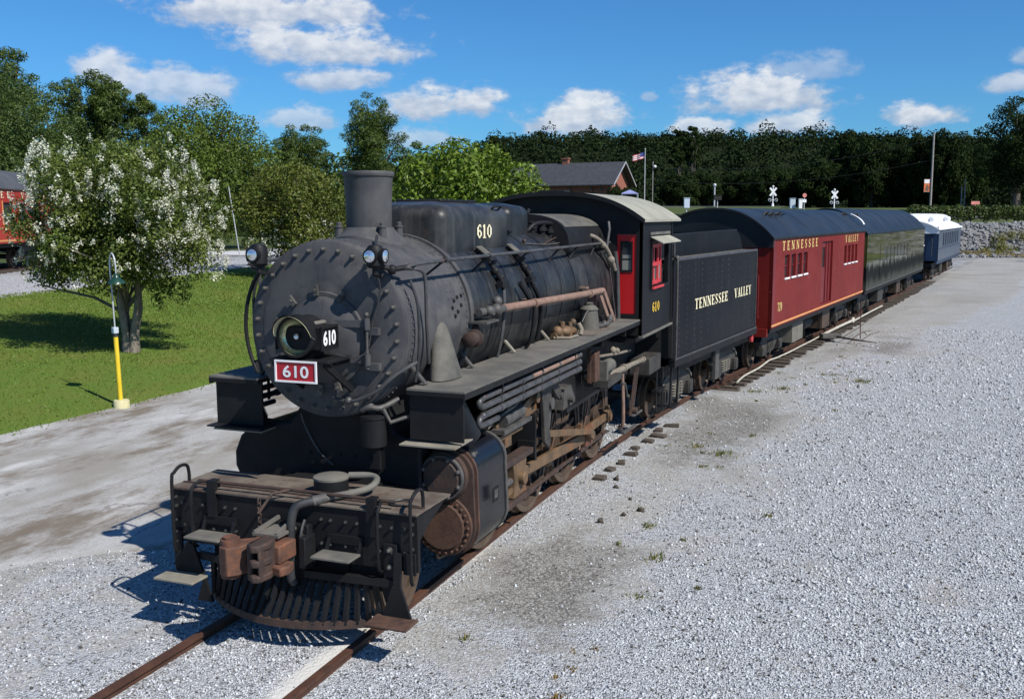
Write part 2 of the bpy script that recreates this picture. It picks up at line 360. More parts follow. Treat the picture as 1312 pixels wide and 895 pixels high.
class MB:
    def __init__(self):
        self.v = []; self.f = []

    def add(self, vs, fs):
        o = len(self.v)
        self.v.extend([tuple(p) for p in vs])
        self.f.extend([tuple(i + o for i in f) for f in fs])
        return self

    def box(self, x0, x1, y0, y1, z0, z1):
        vs = [(x0, y0, z0), (x1, y0, z0), (x1, y1, z0), (x0, y1, z0), (x0, y0, z1), (x1, y0, z1), (x1, y1, z1), (x0, y1, z1)]
        fs = [(0, 3, 2, 1), (4, 5, 6, 7), (0, 1, 5, 4), (1, 2, 6, 5), (2, 3, 7, 6), (3, 0, 4, 7)]
        if x1 < x0 or y1 < y0 or z1 < z0:
            xs = sorted((x0, x1)); ys = sorted((y0, y1)); zs = sorted((z0, z1))
            return self.box(*xs, *ys, *zs)
        return self.add(vs, fs)

    def obox(self, c, ax, ay, az_, hx, hy, hz):
        c = Vector(c); ax = Vector(ax).normalized(); ay = Vector(ay).normalized(); az_ = Vector(az_).normalized()
        vs = []
        for sz in (-1, 1):
            for sx_, sy in ((-1, -1), (1, -1), (1, 1), (-1, 1)):
                vs.append(c + ax * hx * sx_ + ay * hy * sy + az_ * hz * sz)
        return self.add(vs, [(0, 3, 2, 1), (4, 5, 6, 7), (0, 1, 5, 4), (1, 2, 6, 5), (2, 3, 7, 6), (3, 0, 4, 7)])

    def bar(self, p0, p1, w, h, upv=(0, 0, 1)):
        """rectangular bar from p0 to p1, w across, h along upv"""
        p0 = Vector(p0); p1 = Vector(p1)
        d = (p1 - p0); L = d.length; d.normalize()
        u = Vector(upv); s = d.cross(u)
        if s.length < 1e-4:
            s = d.cross(Vector((1, 0, 0)))
        s.normalize(); u = s.cross(d)
        return self.obox((p0 + p1) / 2, d, s, u, L / 2, w / 2, h / 2)

    def prism(self, poly, axis, a0, a1):
        """extrude a 2D polygon along axis. axis x: poly=(y,z); y: poly=(x,z); z: poly=(x,y)"""
        def mk(p, a):
            return {'x': (a, p[0], p[1]), 'y': (p[0], a, p[1]), 'z': (p[0], p[1], a)}[axis]
        n = len(poly)
        vs = [mk(p, a0) for p in poly] + [mk(p, a1) for p in poly]
        fs = [tuple(range(n))[::-1], tuple(range(n, 2 * n))]
        for i in range(n):
            j = (i + 1) % n
            fs.append((i, j, n + j, n + i))
        return self.add(vs, fs)

    def lathe(self, prof, c, axis='y', n=32, cap0=True, cap1=True):
        """prof: list of (radius, position along axis); c gives the two other coordinates (and offset along the axis)"""
        c = Vector(c)
        vs = []
        for r_, a in prof:
            for i in range(n):
                t = 2 * math.pi * i / n
                u, w = r_ * math.cos(t), r_ * math.sin(t)
                vs.append({'x': (c.x + a, c.y + u, c.z + w), 'y': (c.x + u, c.y + a, c.z + w), 'z': (c.x + u, c.y + w, c.z + a)}[axis])
        fs = []
        m_ = len(prof)
        for k in range(m_ - 1):
            for i in range(n):
                j = (i + 1) % n
                fs.append((k * n + i, k * n + j, (k + 1) * n + j, (k + 1) * n + i))
        if cap0: fs.append(tuple(range(n))[::-1])
        if cap1: fs.append(tuple(range((m_ - 1) * n, m_ * n)))
        return self.add(vs, fs)

    def tube(self, pts, r_, n=8, caps=True):
        pts = [Vector(p) for p in pts]
        if len(pts) >= 4 and not isinstance(r_, (list, tuple)) and caps:
            q = [pts[0]]                       # smooth bends: Catmull-Rom through the points
            for i in range(len(pts) - 1):
                a, b, c, d = pts[max(i - 1, 0)], pts[i], pts[i + 1], pts[min(i + 2, len(pts) - 1)]
                for t in (0.25, 0.5, 0.75, 1.0):
                    q.append(0.5 * (2 * b + (c - a) * t + (2 * a - 5 * b + 4 * c - d) * t * t + (3 * b - a - 3 * c + d) * t ** 3))
            pts = q
        k = len(pts)
        rs = r_ if isinstance(r_, (list, tuple)) else [r_] * k
        vs = []
        prev = None
        for i, p in enumerate(pts):
            d = (pts[min(i + 1, k - 1)] - pts[max(i - 1, 0)])
            if d.length < 1e-9: d = Vector((0, 0, 1))
            d.normalize()
            if prev is None:
                a = Vector((0, 0, 1)) if abs(d.z) < 0.9 else Vector((1, 0, 0))
                s = d.cross(a).normalized()
            else:
                s = (prev - d * prev.dot(d))
                s = s.normalized() if s.length > 1e-6 else d.orthogonal().normalized()
            prev = s
            q = d.cross(s)
            for j in range(n):
                t = 2 * math.pi * j / n
                vs.append(p + (s * math.cos(t) + q * math.sin(t)) * rs[i])
        fs = []
        for i in range(k - 1):
            for j in range(n):
                jj = (j + 1) % n
                fs.append((i * n + j, i * n + jj, (i + 1) * n + jj, (i + 1) * n + j))
        if caps:
            fs.append(tuple(range(n))[::-1]); fs.append(tuple(range((k - 1) * n, k * n)))
        return self.add(vs, fs)

    def cyl(self, p0, p1, r0, r1=None, n=16):
        return self.tube([p0, p1], [r0, r0 if r1 is None else r1], n)

    def ball(self, c, r_, n=12, m_=7, sq=(1, 1, 1)):
        vs = []; fs = []
        for i in range(m_ + 1):
            ph = math.pi * i / m_
            for j in range(n):
                t = 2 * math.pi * j / n
                vs.append((c[0] + r_ * sq[0] * math.sin(ph) * math.cos(t), c[1] + r_ * sq[1] * math.sin(ph) * math.sin(t), c[2] + r_ * sq[2] * math.cos(ph)))
        for i in range(m_):
            for j in range(n):
                jj = (j + 1) % n
                fs.append((i * n + j, (i + 1) * n + j, (i + 1) * n + jj, i * n + jj))
        return self.add(vs, fs)

    def loft(self, rings, cap=True, closed=True):
        n = len(rings[0]); o = []
        vs = [p for r_ in rings for p in r_]
        fs = []
        for k in range(len(rings) - 1):
            for i in range(n if closed else n - 1):
                j = (i + 1) % n
                fs.append((k * n + i, k * n + j, (k + 1) * n + j, (k + 1) * n + i))
        if cap:
            fs.append(tuple(range(n))[::-1]); fs.append(tuple(range((len(rings) - 1) * n, len(rings) * n)))
        return self.add(vs, fs)

    def wall(self, mk, u0, u1, v0, v1, holes, depth):
        """flat wall with openings; mk(u, v, d) -> point, d is depth behind the face"""
        us = sorted({u0, u1, *[h[0] for h in holes], *[h[1] for h in holes]})
        vs_ = sorted({v0, v1, *[h[2] for h in holes], *[h[3] for h in holes]})
        for i in range(len(us) - 1):
            for j in range(len(vs_) - 1):
                cu, cv = (us[i] + us[i + 1]) / 2, (vs_[j] + vs_[j + 1]) / 2
                if any(h[0] < cu < h[1] and h[2] < cv < h[3] for h in holes):
                    continue
                self.add([mk(us[i], vs_[j], 0), mk(us[i + 1], vs_[j], 0), mk(us[i + 1], vs_[j + 1], 0), mk(us[i], vs_[j + 1], 0)], [(0, 1, 2, 3)])
        for a, b, c, d in holes + [(u0, u1, v0, v1)]:
            q = [(a, c), (b, c), (b, d), (a, d)]
            for k in range(4):
                p, w = q[k], q[(k + 1) % 4]
                self.add([mk(*p, 0), mk(*w, 0), mk(*w, depth), mk(*p, depth)], [(0, 1, 2, 3)])
        return self

    def build(self, name, material, parent=None, ang=38, bevel=0.0, off=None, loc=None):
        me = bpy.data.meshes.new(name)
        v = self.v
        if off is None and parent is not None:
            off = OFF.get(parent.name)
        if off:
            v = [(p[0] - off[0], p[1] - off[1], p[2] - off[2]) for p in v]
        me.from_pydata(v, [], self.f)
        bm = bmesh.new(); bm.from_mesh(me)
        bmesh.ops.recalc_face_normals(bm, faces=bm.faces)
        bm.to_mesh(me); bm.free()
        me.materials.append(MATS[material])
        o = bpy.data.objects.new(name, me)
        COL.objects.link(o)
        if parent is not None:
            o.parent = parent
            if off: OFF[o.name] = off
        if loc: o.location = loc
        if ang:
            me.shade_smooth()
            me.set_sharp_from_angle(angle=R(ang))
        if bevel:
            b = o.modifiers.new('bevel', 'BEVEL'); b.width = bevel; b.segments = 2; b.limit_method = 'ANGLE'; b.angle_limit = R(40)
        return o


OFF = {}


def tag(o, label=None, cat=None, group=None, kind=None):
    if label: o['label'] = label
    if cat: o['category'] = cat
    if group: o['group'] = group
    if kind: o['kind'] = kind
    return o


def thing(name, label, cat, loc=(0, 0, 0), rz=0.0, group=None, off=None):
    o = bpy.data.objects.new(name, None)
    o.empty_display_size = 0.3
    COL.objects.link(o)
    o.location = loc; o.rotation_euler = (0, 0, rz)
    tag(o, label, cat, group)
    if off: OFF[o.name] = off
    return o


def cp(o, parent, loc=None, rot=None, mw=None):
    """copy of one object sharing its mesh"""
    c = o.copy(); COL.objects.link(c)
    c.parent = parent
    if o.name in OFF: OFF[c.name] = OFF[o.name]
    if loc is not None: c.location = loc
    if rot is not None: c.rotation_euler = rot
    return c


def children_of(o):
    return [c for c in COL.objects if c.parent == o]


def copy_tree(o, loc=None, rz=None, label=None, scale=None, parent=None):
    c = o.copy(); COL.objects.link(c)
    if o.name in OFF: OFF[c.name] = OFF[o.name]
    c.parent = parent
    if loc is not None: c.location = loc
    if rz is not None: c.rotation_euler = (0, 0, rz)
    if scale is not None: c.scale = (scale,) * 3 if isinstance(scale, (int, float)) else scale
    if label: c['label'] = label
    for ch in list(o.children):
        copy_tree(ch, parent=c)
    return c


def place(name, me_obj, parent, loc, rot=(0, 0, 0)):
    return cp(me_obj, parent, loc, rot)


def text(body, h, name, material, parent, origin, right, upv, width=None, bold=0.0, ext=0.004, align='CENTER'):
    """flat lettering with the built-in font: origin = centre of the line, right/up unit vectors in parent space"""
    cu = bpy.data.curves.new(name, 'FONT')
    cu.body = body; cu.size = 1.0; cu.extrude = 0.0; cu.offset = bold
    cu.resolution_u = 3
    to = bpy.data.objects.new(name, cu); COL.objects.link(to)
    dg = bpy.context.evaluated_depsgraph_get()
    me = bpy.data.meshes.new_from_object(to.evaluated_get(dg))
    bpy.data.objects.remove(to)
    n = len(me.vertices)
    co = np.empty(n * 3); me.vertices.foreach_get('co', co); co = co.reshape(-1, 3)
    lo, hi = co.min(0), co.max(0)
    c = (lo + hi) / 2
    sy = h / (hi[1] - lo[1]); sx_ = (width / (hi[0] - lo[0])) if width else sy
    rv = Vector(right).normalized(); uv = Vector(upv).normalized(); nv = rv.cross(uv)
    o0 = Vector(origin)
    off = OFF.get(parent.name) if parent is not None else None
    if off: o0 = o0 - Vector(off)
    P = [o0 + rv * ((p[0] - c[0]) * sx_) + uv * ((p[1] - c[1]) * sy) + nv * ext for p in co]
    me.vertices.foreach_set('co', [x for p in P for x in p])
    me.update()
    me.materials.append(MATS[material])
    o = bpy.data.objects.new(name, me); COL.objects.link(o); o.parent = parent
    if off: OFF[o.name] = off
    return o


# roman lettering with serifs, drawn as strokes (x0, y0, x1, y1, thickness) on a cell 1 high
def _serif(x, y, w=0.34, t=0.07):
    return (x - w / 2, y, x + w / 2, y, t)


GL = {
    'T': (0.74, [(0.37, 0, 0.37, 1, 0.2), (0.0, 0.96, 0.74, 0.96, 0.08), _serif(0.37, 0.035, 0.4), (0.03, 0.8, 0.03, 1.0, 0.06), (0.71, 0.8, 0.71, 1.0, 0.06)]),
    'E': (0.68, [(0.16, 0, 0.16, 1, 0.2), (0.0, 0.96, 0.64, 0.96, 0.08), (0.0, 0.04, 0.66, 0.04, 0.08), (0.16, 0.5, 0.48, 0.5, 0.08), (0.63, 0.04, 0.63, 0.26, 0.06), (0.61, 0.76, 0.61, 0.96, 0.06), (0.48, 0.4, 0.48, 0.6, 0.06)]),
    'N': (0.86, [(0.14, 0, 0.14, 1, 0.08), (0.16, 0.97, 0.70, 0.03, 0.2), (0.72, 0, 0.72, 1, 0.08), _serif(0.14, 0.035), _serif(0.1, 0.965, 0.28), _serif(0.72, 0.965)]),
    'S': (0.66, [(0.56, 0.72, 0.54, 0.9, 0.07), (0.54, 0.9, 0.34, 0.97, 0.08), (0.36, 0.97, 0.14, 0.88, 0.1), (0.13, 0.9, 0.09, 0.7, 0.15), (0.09, 0.72, 0.28, 0.52, 0.17), (0.26, 0.54, 0.52, 0.36, 0.18), (0.52, 0.38, 0.56, 0.2, 0.16), (0.56, 0.22, 0.38, 0.04, 0.11), (0.40, 0.04, 0.18, 0.04, 0.08), (0.18, 0.05, 0.07, 0.16, 0.07), (0.07, 0.14, 0.05, 0.3, 0.06)]),
    'V': (0.8, [(0.12, 1, 0.42, 0.0, 0.19), (0.44, 0.0, 0.68, 1, 0.08), _serif(0.12, 0.965), _serif(0.68, 0.965, 0.28)]),
    'A': (0.84, [(0.14, 0, 0.42, 1, 0.08), (0.42, 1, 0.68, 0, 0.19), (0.22, 0.32, 0.6, 0.32, 0.07), _serif(0.14, 0.035, 0.28), _serif(0.68, 0.035)]),
    'L': (0.64, [(0.16, 0, 0.16, 1, 0.2), (0.0, 0.04, 0.62, 0.04, 0.08), _serif(0.16, 0.965), (0.59, 0.04, 0.59, 0.28, 0.06)]),
    'Y': (0.8, [(0.12, 1, 0.4, 0.48, 0.17), (0.42, 0.48, 0.68, 1, 0.08), (0.41, 0.02, 0.41, 0.52, 0.19), _serif(0.12, 0.965), _serif(0.68, 0.965, 0.28), _serif(0.41, 0.035)]),
    'D': (0.8, [(0.16, 0, 0.16, 1, 0.2), (0.0, 0.96, 0.5, 0.96, 0.08), (0.0, 0.04, 0.5, 0.04, 0.08), (0.48, 0.97, 0.68, 0.76, 0.13), (0.68, 0.8, 0.68, 0.2, 0.17), (0.68, 0.24, 0.48, 0.03, 0.13)]),
    'I': (0.42, [(0.2, 0, 0.2, 1, 0.2), _serif(0.2, 0.035), _serif(0.2, 0.965)]),
    'O': (0.8, [(0.12, 0.3, 0.12, 0.7, 0.18), (0.12, 0.7, 0.4, 0.96, 0.12), (0.4, 0.96, 0.68, 0.7, 0.12), (0.68, 0.7, 0.68, 0.3, 0.18), (0.68, 0.3, 0.4, 0.04, 0.12), (0.4, 0.04, 0.12, 0.3, 0.12)]),
    'R': (0.8, [(0.16, 0, 0.16, 1, 0.2), (0.0, 0.96, 0.5, 0.96, 0.08), (0.5, 0.96, 0.62, 0.74, 0.16), (0.62, 0.76, 0.5, 0.52, 0.16), (0.16, 0.52, 0.5, 0.52, 0.08), (0.4, 0.52, 0.68, 0.02, 0.17), _serif(0.16, 0.035), _serif(0.7, 0.035, 0.2)]),
    'U': (0.8, [(0.14, 1, 0.14, 0.25, 0.18), (0.14, 0.28, 0.4, 0.04, 0.12), (0.4, 0.04, 0.66, 0.28, 0.1), (0.66, 0.25, 0.66, 1, 0.08), _serif(0.14, 0.965), _serif(0.66, 0.965)]),
    'H': (0.84, [(0.16, 0, 0.16, 1, 0.18), (0.68, 0, 0.68, 1, 0.18), (0.16, 0.5, 0.68, 0.5, 0.07), _serif(0.16, 0.035), _serif(0.68, 0.035), _serif(0.16, 0.965), _serif(0.68, 0.965)]),
    '6': (0.62, [(0.5, 0.78, 0.48, 0.9, 0.1), (0.5, 0.93, 0.3, 0.96, 0.1), (0.32, 0.97, 0.12, 0.75, 0.13), (0.12, 0.78, 0.12, 0.24, 0.19), (0.12, 0.28, 0.3, 0.03, 0.12), (0.28, 0.04, 0.5, 0.24, 0.12), (0.5, 0.2, 0.5, 0.44, 0.18), (0.5, 0.4, 0.32, 0.58, 0.11), (0.34, 0.58, 0.14, 0.44, 0.09)]),
    '1': (0.46, [(0.23, 0, 0.23, 1, 0.2), _serif(0.23, 0.035, 0.42), (0.04, 0.82, 0.23, 0.95, 0.1)]),
    '0': (0.62, [(0.11, 0.25, 0.11, 0.75, 0.19), (0.11, 0.72, 0.31, 0.97, 0.12), (0.31, 0.97, 0.51, 0.72, 0.12), (0.51, 0.75, 0.51, 0.25, 0.19), (0.51, 0.28, 0.31, 0.03, 0.12), (0.31, 0.03, 0.11, 0.28, 0.12)]),
    '7': (0.62, [(0.02, 0.95, 0.6, 0.95, 0.12), (0.56, 0.92, 0.26, 0, 0.18), (0.04, 0.76, 0.04, 0.97, 0.07)]),
    '2': (0.62, [(0.08, 0.72, 0.16, 0.92, 0.12), (0.14, 0.92, 0.4, 0.96, 0.12), (0.4, 0.96, 0.53, 0.74, 0.16), (0.53, 0.76, 0.06, 0.06, 0.15), (0.04, 0.05, 0.58, 0.05, 0.11)]),
    '8': (0.62, [(0.14, 0.66, 0.14, 0.84, 0.15), (0.14, 0.84, 0.31, 0.97, 0.1), (0.31, 0.97, 0.48, 0.84, 0.1), (0.48, 0.84, 0.48, 0.66, 0.15), (0.48, 0.66, 0.12, 0.36, 0.13), (0.14, 0.66, 0.5, 0.36, 0.13), (0.11, 0.4, 0.11, 0.16, 0.17), (0.11, 0.18, 0.31, 0.03, 0.1), (0.31, 0.03, 0.51, 0.18, 0.1), (0.51, 0.16, 0.51, 0.4, 0.17)]),
}


def roman(body, h, name, material, parent, origin, right, upv, width, gap=0.14, ext=0.004, wgt=1.0):
    mb = MB()
    x = 0.0; k = 0
    strokes = []
    for ch in body:
        if ch == ' ':
            x += 0.9; continue
        w, st = GL[ch]
        for s in st:
            strokes.append((x + s[0], s[1], x + s[2], s[3], s[4] * wgt))
        x += w + gap
    tot_w = x - gap
    kx = width / tot_w
    rv = Vector(right).normalized(); uv = Vector(upv).normalized(); nv = rv.cross(uv)
    o0 = Vector(origin)
    for i, (x0, y0, x1, y1, t) in enumerate(strokes):
        d = Vector((x1 - x0, y1 - y0)); d.normalize()
        s = Vector((-d.y, d.x)) * t / 2
        q = []
        for px, py in ((x0 - s.x, y0 - s.y), (x1 - s.x, y1 - s.y), (x1 + s.x, y1 + s.y), (x0 + s.x, y0 + s.y)):
            q.append(o0 + rv * ((px - tot_w / 2) * kx) + uv * ((py - 0.5) * h) + nv * (ext + 0.00045 * (i % 9)))
        mb.add(q, [(0, 1, 2, 3)])
    return mb.build(name, material, parent, ang=0)


def pymesh(name, verts, faces_flat, per, material, parent=None):
    """fast mesh from numpy: verts (n,3), faces_flat int array, all faces with 'per' corners"""
    me = bpy.data.meshes.new(name)
    nf = len(faces_flat) // per
    me.vertices.add(len(verts)); me.vertices.foreach_set('co', np.ascontiguousarray(verts, dtype=np.float32).ravel())
    me.loops.add(len(faces_flat)); me.loops.foreach_set('vertex_index', np.ascontiguousarray(faces_flat, dtype=np.int32))
    me.polygons.add(nf)
    me.polygons.foreach_set('loop_start', np.arange(0, nf * per, per, dtype=np.int32))
    me.update(calc_edges=True)
    for mm in (material if isinstance(material, (list, tuple)) else [material]):
        me.materials.append(MATS[mm])
    o = bpy.data.objects.new(name, me); COL.objects.link(o)
    o.parent = parent
    return o


# ------------------------------------------------------------------ track geometry
TY0, TL, TK = 12.2, 12.0, 0.0115


def path(s):
    """centre line of the track: straight, a right-hand curve, straight again -> (x, y, heading)"""
    if s <= TY0: return 0.0, s, 0.0
    u = min(s - TY0, TL); th = u * TK
    x = (1 - math.cos(th)) / TK; y = TY0 + math.sin(th) / TK
    if s > TY0 + TL:
        x += math.sin(th) * (s - TY0 - TL); y += math.cos(th) * (s - TY0 - TL)
    return x, y, th


def at(s, lat, z=0.0):
    x, y, th = path(s)
    return (x + lat * math.cos(th), y - lat * math.sin(th), z)


def slat(X, Y):
    """numpy inverse: (s, lateral) of ground points"""
    X = np.asarray(X, float); Y = np.asarray(Y, float)
    th = TL * TK
    xe = (1 - math.cos(th)) / TK; ye = TY0 + math.sin(th) / TK
    s1, l1 = Y, X
    cx, cy = 1 / TK, TY0
    ang = np.arctan2(Y - cy, cx - X)
    s2 = TY0 + ang / TK; l2 = 1 / TK - np.hypot(X - cx, Y - cy)
    dx, dy = X - xe, Y - ye
    s3 = TY0 + TL + dx * math.sin(th) + dy * math.cos(th); l3 = dx * math.cos(th) - dy * math.sin(th)
    s = np.where(Y < TY0, s1, np.where(s3 > TY0 + TL, s3, s2))
    l = np.where(Y < TY0, l1, np.where(s3 > TY0 + TL, l3, l2))
    return s, l


def ss(x, a, b):
    t = np.clip((np.asarray(x, float) - a) / (b - a), 0, 1)
    return t * t * (3 - 2 * t)


def vnoise(X, Y, sc, seed=0):
    """cheap value noise in numpy"""
    x = np.asarray(X) * sc + seed * 17.3; y = np.asarray(Y) * sc + seed * 9.1
    xi = np.floor(x).astype(np.int64); yi = np.floor(y).astype(np.int64)
    fx = x - xi; fy = y - yi
    fx = fx * fx * (3 - 2 * fx); fy = fy * fy * (3 - 2 * fy)

    def hsh(a, b):
        h = (a * 374761393 + b * 668265263 + seed * 982451653) & 0x7fffffff
        h = ((h ^ (h >> 13)) * 1274126177) & 0x7fffffff
        return (h & 0xffff) / 65535.0
    return (hsh(xi, yi) * (1 - fx) + hsh(xi + 1, yi) * fx) * (1 - fy) + (hsh(xi, yi + 1) * (1 - fx) + hsh(xi + 1, yi + 1) * fx) * fy


def fbm(X, Y, sc, seed=0, o=4):
    a = 0.5; r_ = 0; tot_ = 0
    for k in range(o):
        r_ = r_ + a * vnoise(X, Y, sc * 2 ** k, seed + k); tot_ += a; a *= 0.5
    return r_ / tot_


FWX, FWY = -math.sin(YAW), math.cos(YAW)


def fdist(X, Y):
    return (np.asarray(X) - CAM_P.x) * FWX + np.asarray(Y) * FWY


def terrain(X, Y):
    X = np.asarray(X, float); Y = np.asarray(Y, float)
    d = fdist(X, Y)
    lateral = (X - CAM_P.x) * math.cos(YAW) + Y * math.sin(YAW)      # to the right of the view axis
    base = -0.085 + 0.0 * X
    lawn = 0.105 * np.clip(-9.7 - X, 0, 17.0) * ss(Y, -30, 5)
    lawn = lawn + 0.012 * np.clip(-26.7 - X, 0, 60)
    side = ss(lateral, 30, 55)
    bank = 3.0 * ss(d, 95, 107)
    mid_ = ss(lateral, 41, 33)
    far = 2.1 * (ss(d, 104, 121) * mid_ + ss(d, 107, 150) * (1 - mid_))
    leftfar = 1.5 * ss(d, 115, 155) * ss(lateral, 30, -10)
    s, l = slat(X, Y)
    ditch = -0.085 * ss(s, 22.5, 24) * ss(np.abs(l), 2.3, 1.2) * ss(s, 70, 60)
    return np.maximum(base + lawn, base + bank + far + leftfar) + ditch


def tz(x, y):
    return float(terrain(np.array([x]), np.array([y]))[0])
# ================================================================== ground
def gravel_material():
    mt = bpy.data.materials.new('gravel'); mt.use_nodes = True
    t = mt.node_tree; b = t.nodes['Principled BSDF']
    co = nd(t, 'ShaderNodeTexCoord')

    def vor(sc, feat='F1'):
        v = nd(t, 'ShaderNodeTexVoronoi', feature=feat); v.inputs['Scale'].default_value = sc
        lk(t, co.outputs['Object'], v.inputs['Vector']); return v
    v1 = vor(29); v2 = vor(62)
    s1 = nd(t, 'ShaderNodeSeparateColor'); lk(t, v1.outputs['Color'], s1.inputs[0])
    s2 = nd(t, 'ShaderNodeSeparateColor'); lk(t, v2.outputs['Color'], s2.inputs[0])
    rv = mth(t, 'ADD', mth(t, 'MULTIPLY', s1.outputs[0], 0.6), mth(t, 'MULTIPLY', s2.outputs[1], 0.4))
    stone = mixc(t, sstep(t, rv, 0.14, 0.40), (0.11, 0.112, 0.114), (0.405, 0.418, 0.435))  # dark cells stand in for the shaded gaps between stones
    stone = mixc(t, sstep(t, rv, 0.4, 0.9), stone, (0.51, 0.525, 0.543))
    n = nd(t, 'ShaderNodeTexNoise'); n.inputs['Scale'].default_value = 1.1; n.inputs['Detail'].default_value = 7
    lk(t, co.outputs['Object'], n.inputs['Vector'])
    n3 = nd(t, 'ShaderNodeTexNoise'); n3.inputs['Scale'].default_value = 9; n3.inputs['Detail'].default_value = 8
    n3.inputs['Roughness'].default_value = 0.75
    lk(t, co.outputs['Object'], n3.inputs['Vector'])
    stone = mixc(t, mth(t, 'MULTIPLY', sstep(t, n.outputs[0], 0.45, 0.75), 0.35), stone, (0.40, 0.39, 0.38))

    def att(nm):
        a = nd(t, 'ShaderNodeAttribute'); a.attribute_name = nm; return a.outputs['Fac']
    fines = mixc(t, sstep(t, mth(t, 'ADD', mth(t, 'MULTIPLY', s2.outputs[0], 0.5), mth(t, 'MULTIPLY', n3.outputs[0], 0.5)), 0.25, 0.75), (0.15, 0.142, 0.127), (0.41, 0.395, 0.365))
    n4 = nd(t, 'ShaderNodeTexNoise'); n4.inputs['Scale'].default_value = 0.28; n4.inputs['Detail'].default_value = 8; n4.inputs['Roughness'].default_value = 0.6
    lk(t, co.outputs['Object'], n4.inputs['Vector'])
    wob = mth(t, 'ADD', mth(t, 'MULTIPLY', mth(t, 'SUBTRACT', n3.outputs[0], 0.5), 1.3), mth(t, 'MULTIPLY', mth(t, 'SUBTRACT', n.outputs[0], 0.5), 1.1))
    wob = mth(t, 'ADD', wob, mth(t, 'MULTIPLY', mth(t, 'SUBTRACT', n4.outputs[0], 0.5), 1.2))
    f1 = sstep(t, mth(t, 'ADD', att('fines'), wob), 0.25, 0.75)
    mott = mth(t, 'MULTIPLY', sstep(t, n4.outputs[0], 0.48, 0.66), mth(t, 'MULTIPLY', att('fines'), 0.9))
    fines = mixc(t, mott, fines, (0.20, 0.185, 0.155))
    col = mixc(t, mth(t, 'MULTIPLY', f1, 0.8), stone, fines)
    dark = mixc(t, sstep(t, mth(t, 'ADD', mth(t, 'MULTIPLY', s2.outputs[2], 0.6), mth(t, 'MULTIPLY', s1.outputs[1], 0.4)), 0.3, 0.85), (0.075, 0.070, 0.062), (0.33, 0.32, 0.30))
    f2 = sstep(t, mth(t, 'ADD', att('dark'), wob), 0.3, 0.8)
    col = mixc(t, mth(t, 'MULTIPLY', f2, 0.85), col, dark)
    pale = mixc(t, n3.outputs[0], (0.50, 0.49, 0.46), (0.60, 0.59, 0.56))
    col = mixc(t, sstep(t, mth(t, 'ADD', att('pale'), mth(t, 'MULTIPLY', wob, 0.7)), 0.3, 0.7), col, pale)
    gr = mixc(t, n3.outputs[0], (0.045, 0.075, 0.018), (0.10, 0.12, 0.04))
    col = mixc(t, sstep(t, mth(t, 'ADD', att('grassy'), mth(t, 'MULTIPLY', wob, 0.8)), 0.35, 0.65), col, gr)
    lk(t, col, b.inputs['Base Color'])
    b.inputs['Roughness'].default_value = 0.93
    b.inputs['Specular IOR Level'].default_value = 0.25
    hgt = mth(t, 'ADD', mth(t, 'MULTIPLY', v1.outputs['Distance'], -0.9), mth(t, 'MULTIPLY', v2.outputs['Distance'], -0.7))
    hgt = mth(t, 'ADD', hgt, mth(t, 'MULTIPLY', rv, 0.5))
    soft = mth(t, 'SUBTRACT', 1.0, mth(t, 'MULTIPLY', mth(t, 'MAXIMUM', att('pale'), mth(t, 'MULTIPLY', f1, 0.6)), 0.8))
    bp = nd(t, 'ShaderNodeBump'); bp.inputs['Distance'].default_value = 0.05
    lk(t, mth(t, 'MULTIPLY', soft, 0.7), bp.inputs['Strength'])
    lk(t, hgt, bp.inputs['Height']); lk(t, bp.outputs[0], b.inputs['Normal'])
    MATS['gravel'] = mt


gravel_material()


def axis_pts(fine0, fine1, step, lo, hi, growth=1.22):
    a = list(np.arange(fine0, fine1 + 1e-6, step))
    h = step; x = fine1
    while x < hi:
        h = min(h * growth, 1.3 if x < 126 else 25); x += h; a.append(min(x, hi))
    h = step; x = fine0; pre = []
    while x > lo:
        h = min(h * growth, 1.5 if x > -70 else 25); x -= h; pre.append(max(x, lo))
    return np.array(pre[::-1] + a)


def grid_mesh(name, xs, ys, zf, material, kind='structure', attrs=None):
    X, Y = np.meshgrid(xs, ys)
    Z = zf(X, Y)
    v = np.stack([X.ravel(), Y.ravel(), Z.ravel()], 1)
    nx, ny = len(xs), len(ys)
    i, j = np.meshgrid(np.arange(nx - 1), np.arange(ny - 1))
    a = (j * nx + i).ravel()
    f = np.stack([a, a + 1, a + nx + 1, a + nx], 1).ravel()
    o = pymesh(name, v, f, 4, material)
    o.data.shade_smooth()
    for k, arr in (attrs or {}).items():
        at_ = o.data.attributes.new(k, 'FLOAT', 'POINT')
        at_.data.foreach_set('value', arr(X, Y).ravel().astype(np.float32))
    tag(o, kind=kind)
    return o


def ground_z(X, Y):
    d = fdist(X, Y)
    z = terrain(X, Y)
    near = ss(d, 60, 20)
    s, l = slat(X, Y)
    off = ss(np.abs(l), 1.2, 2.5)
    return z - near * (0.012 + 0.03 * off * fbm(X, Y, 0.9, 3) * ss(l, 0.5, 1.5)) - 0.05 * ss(d, 60, 120) * 0


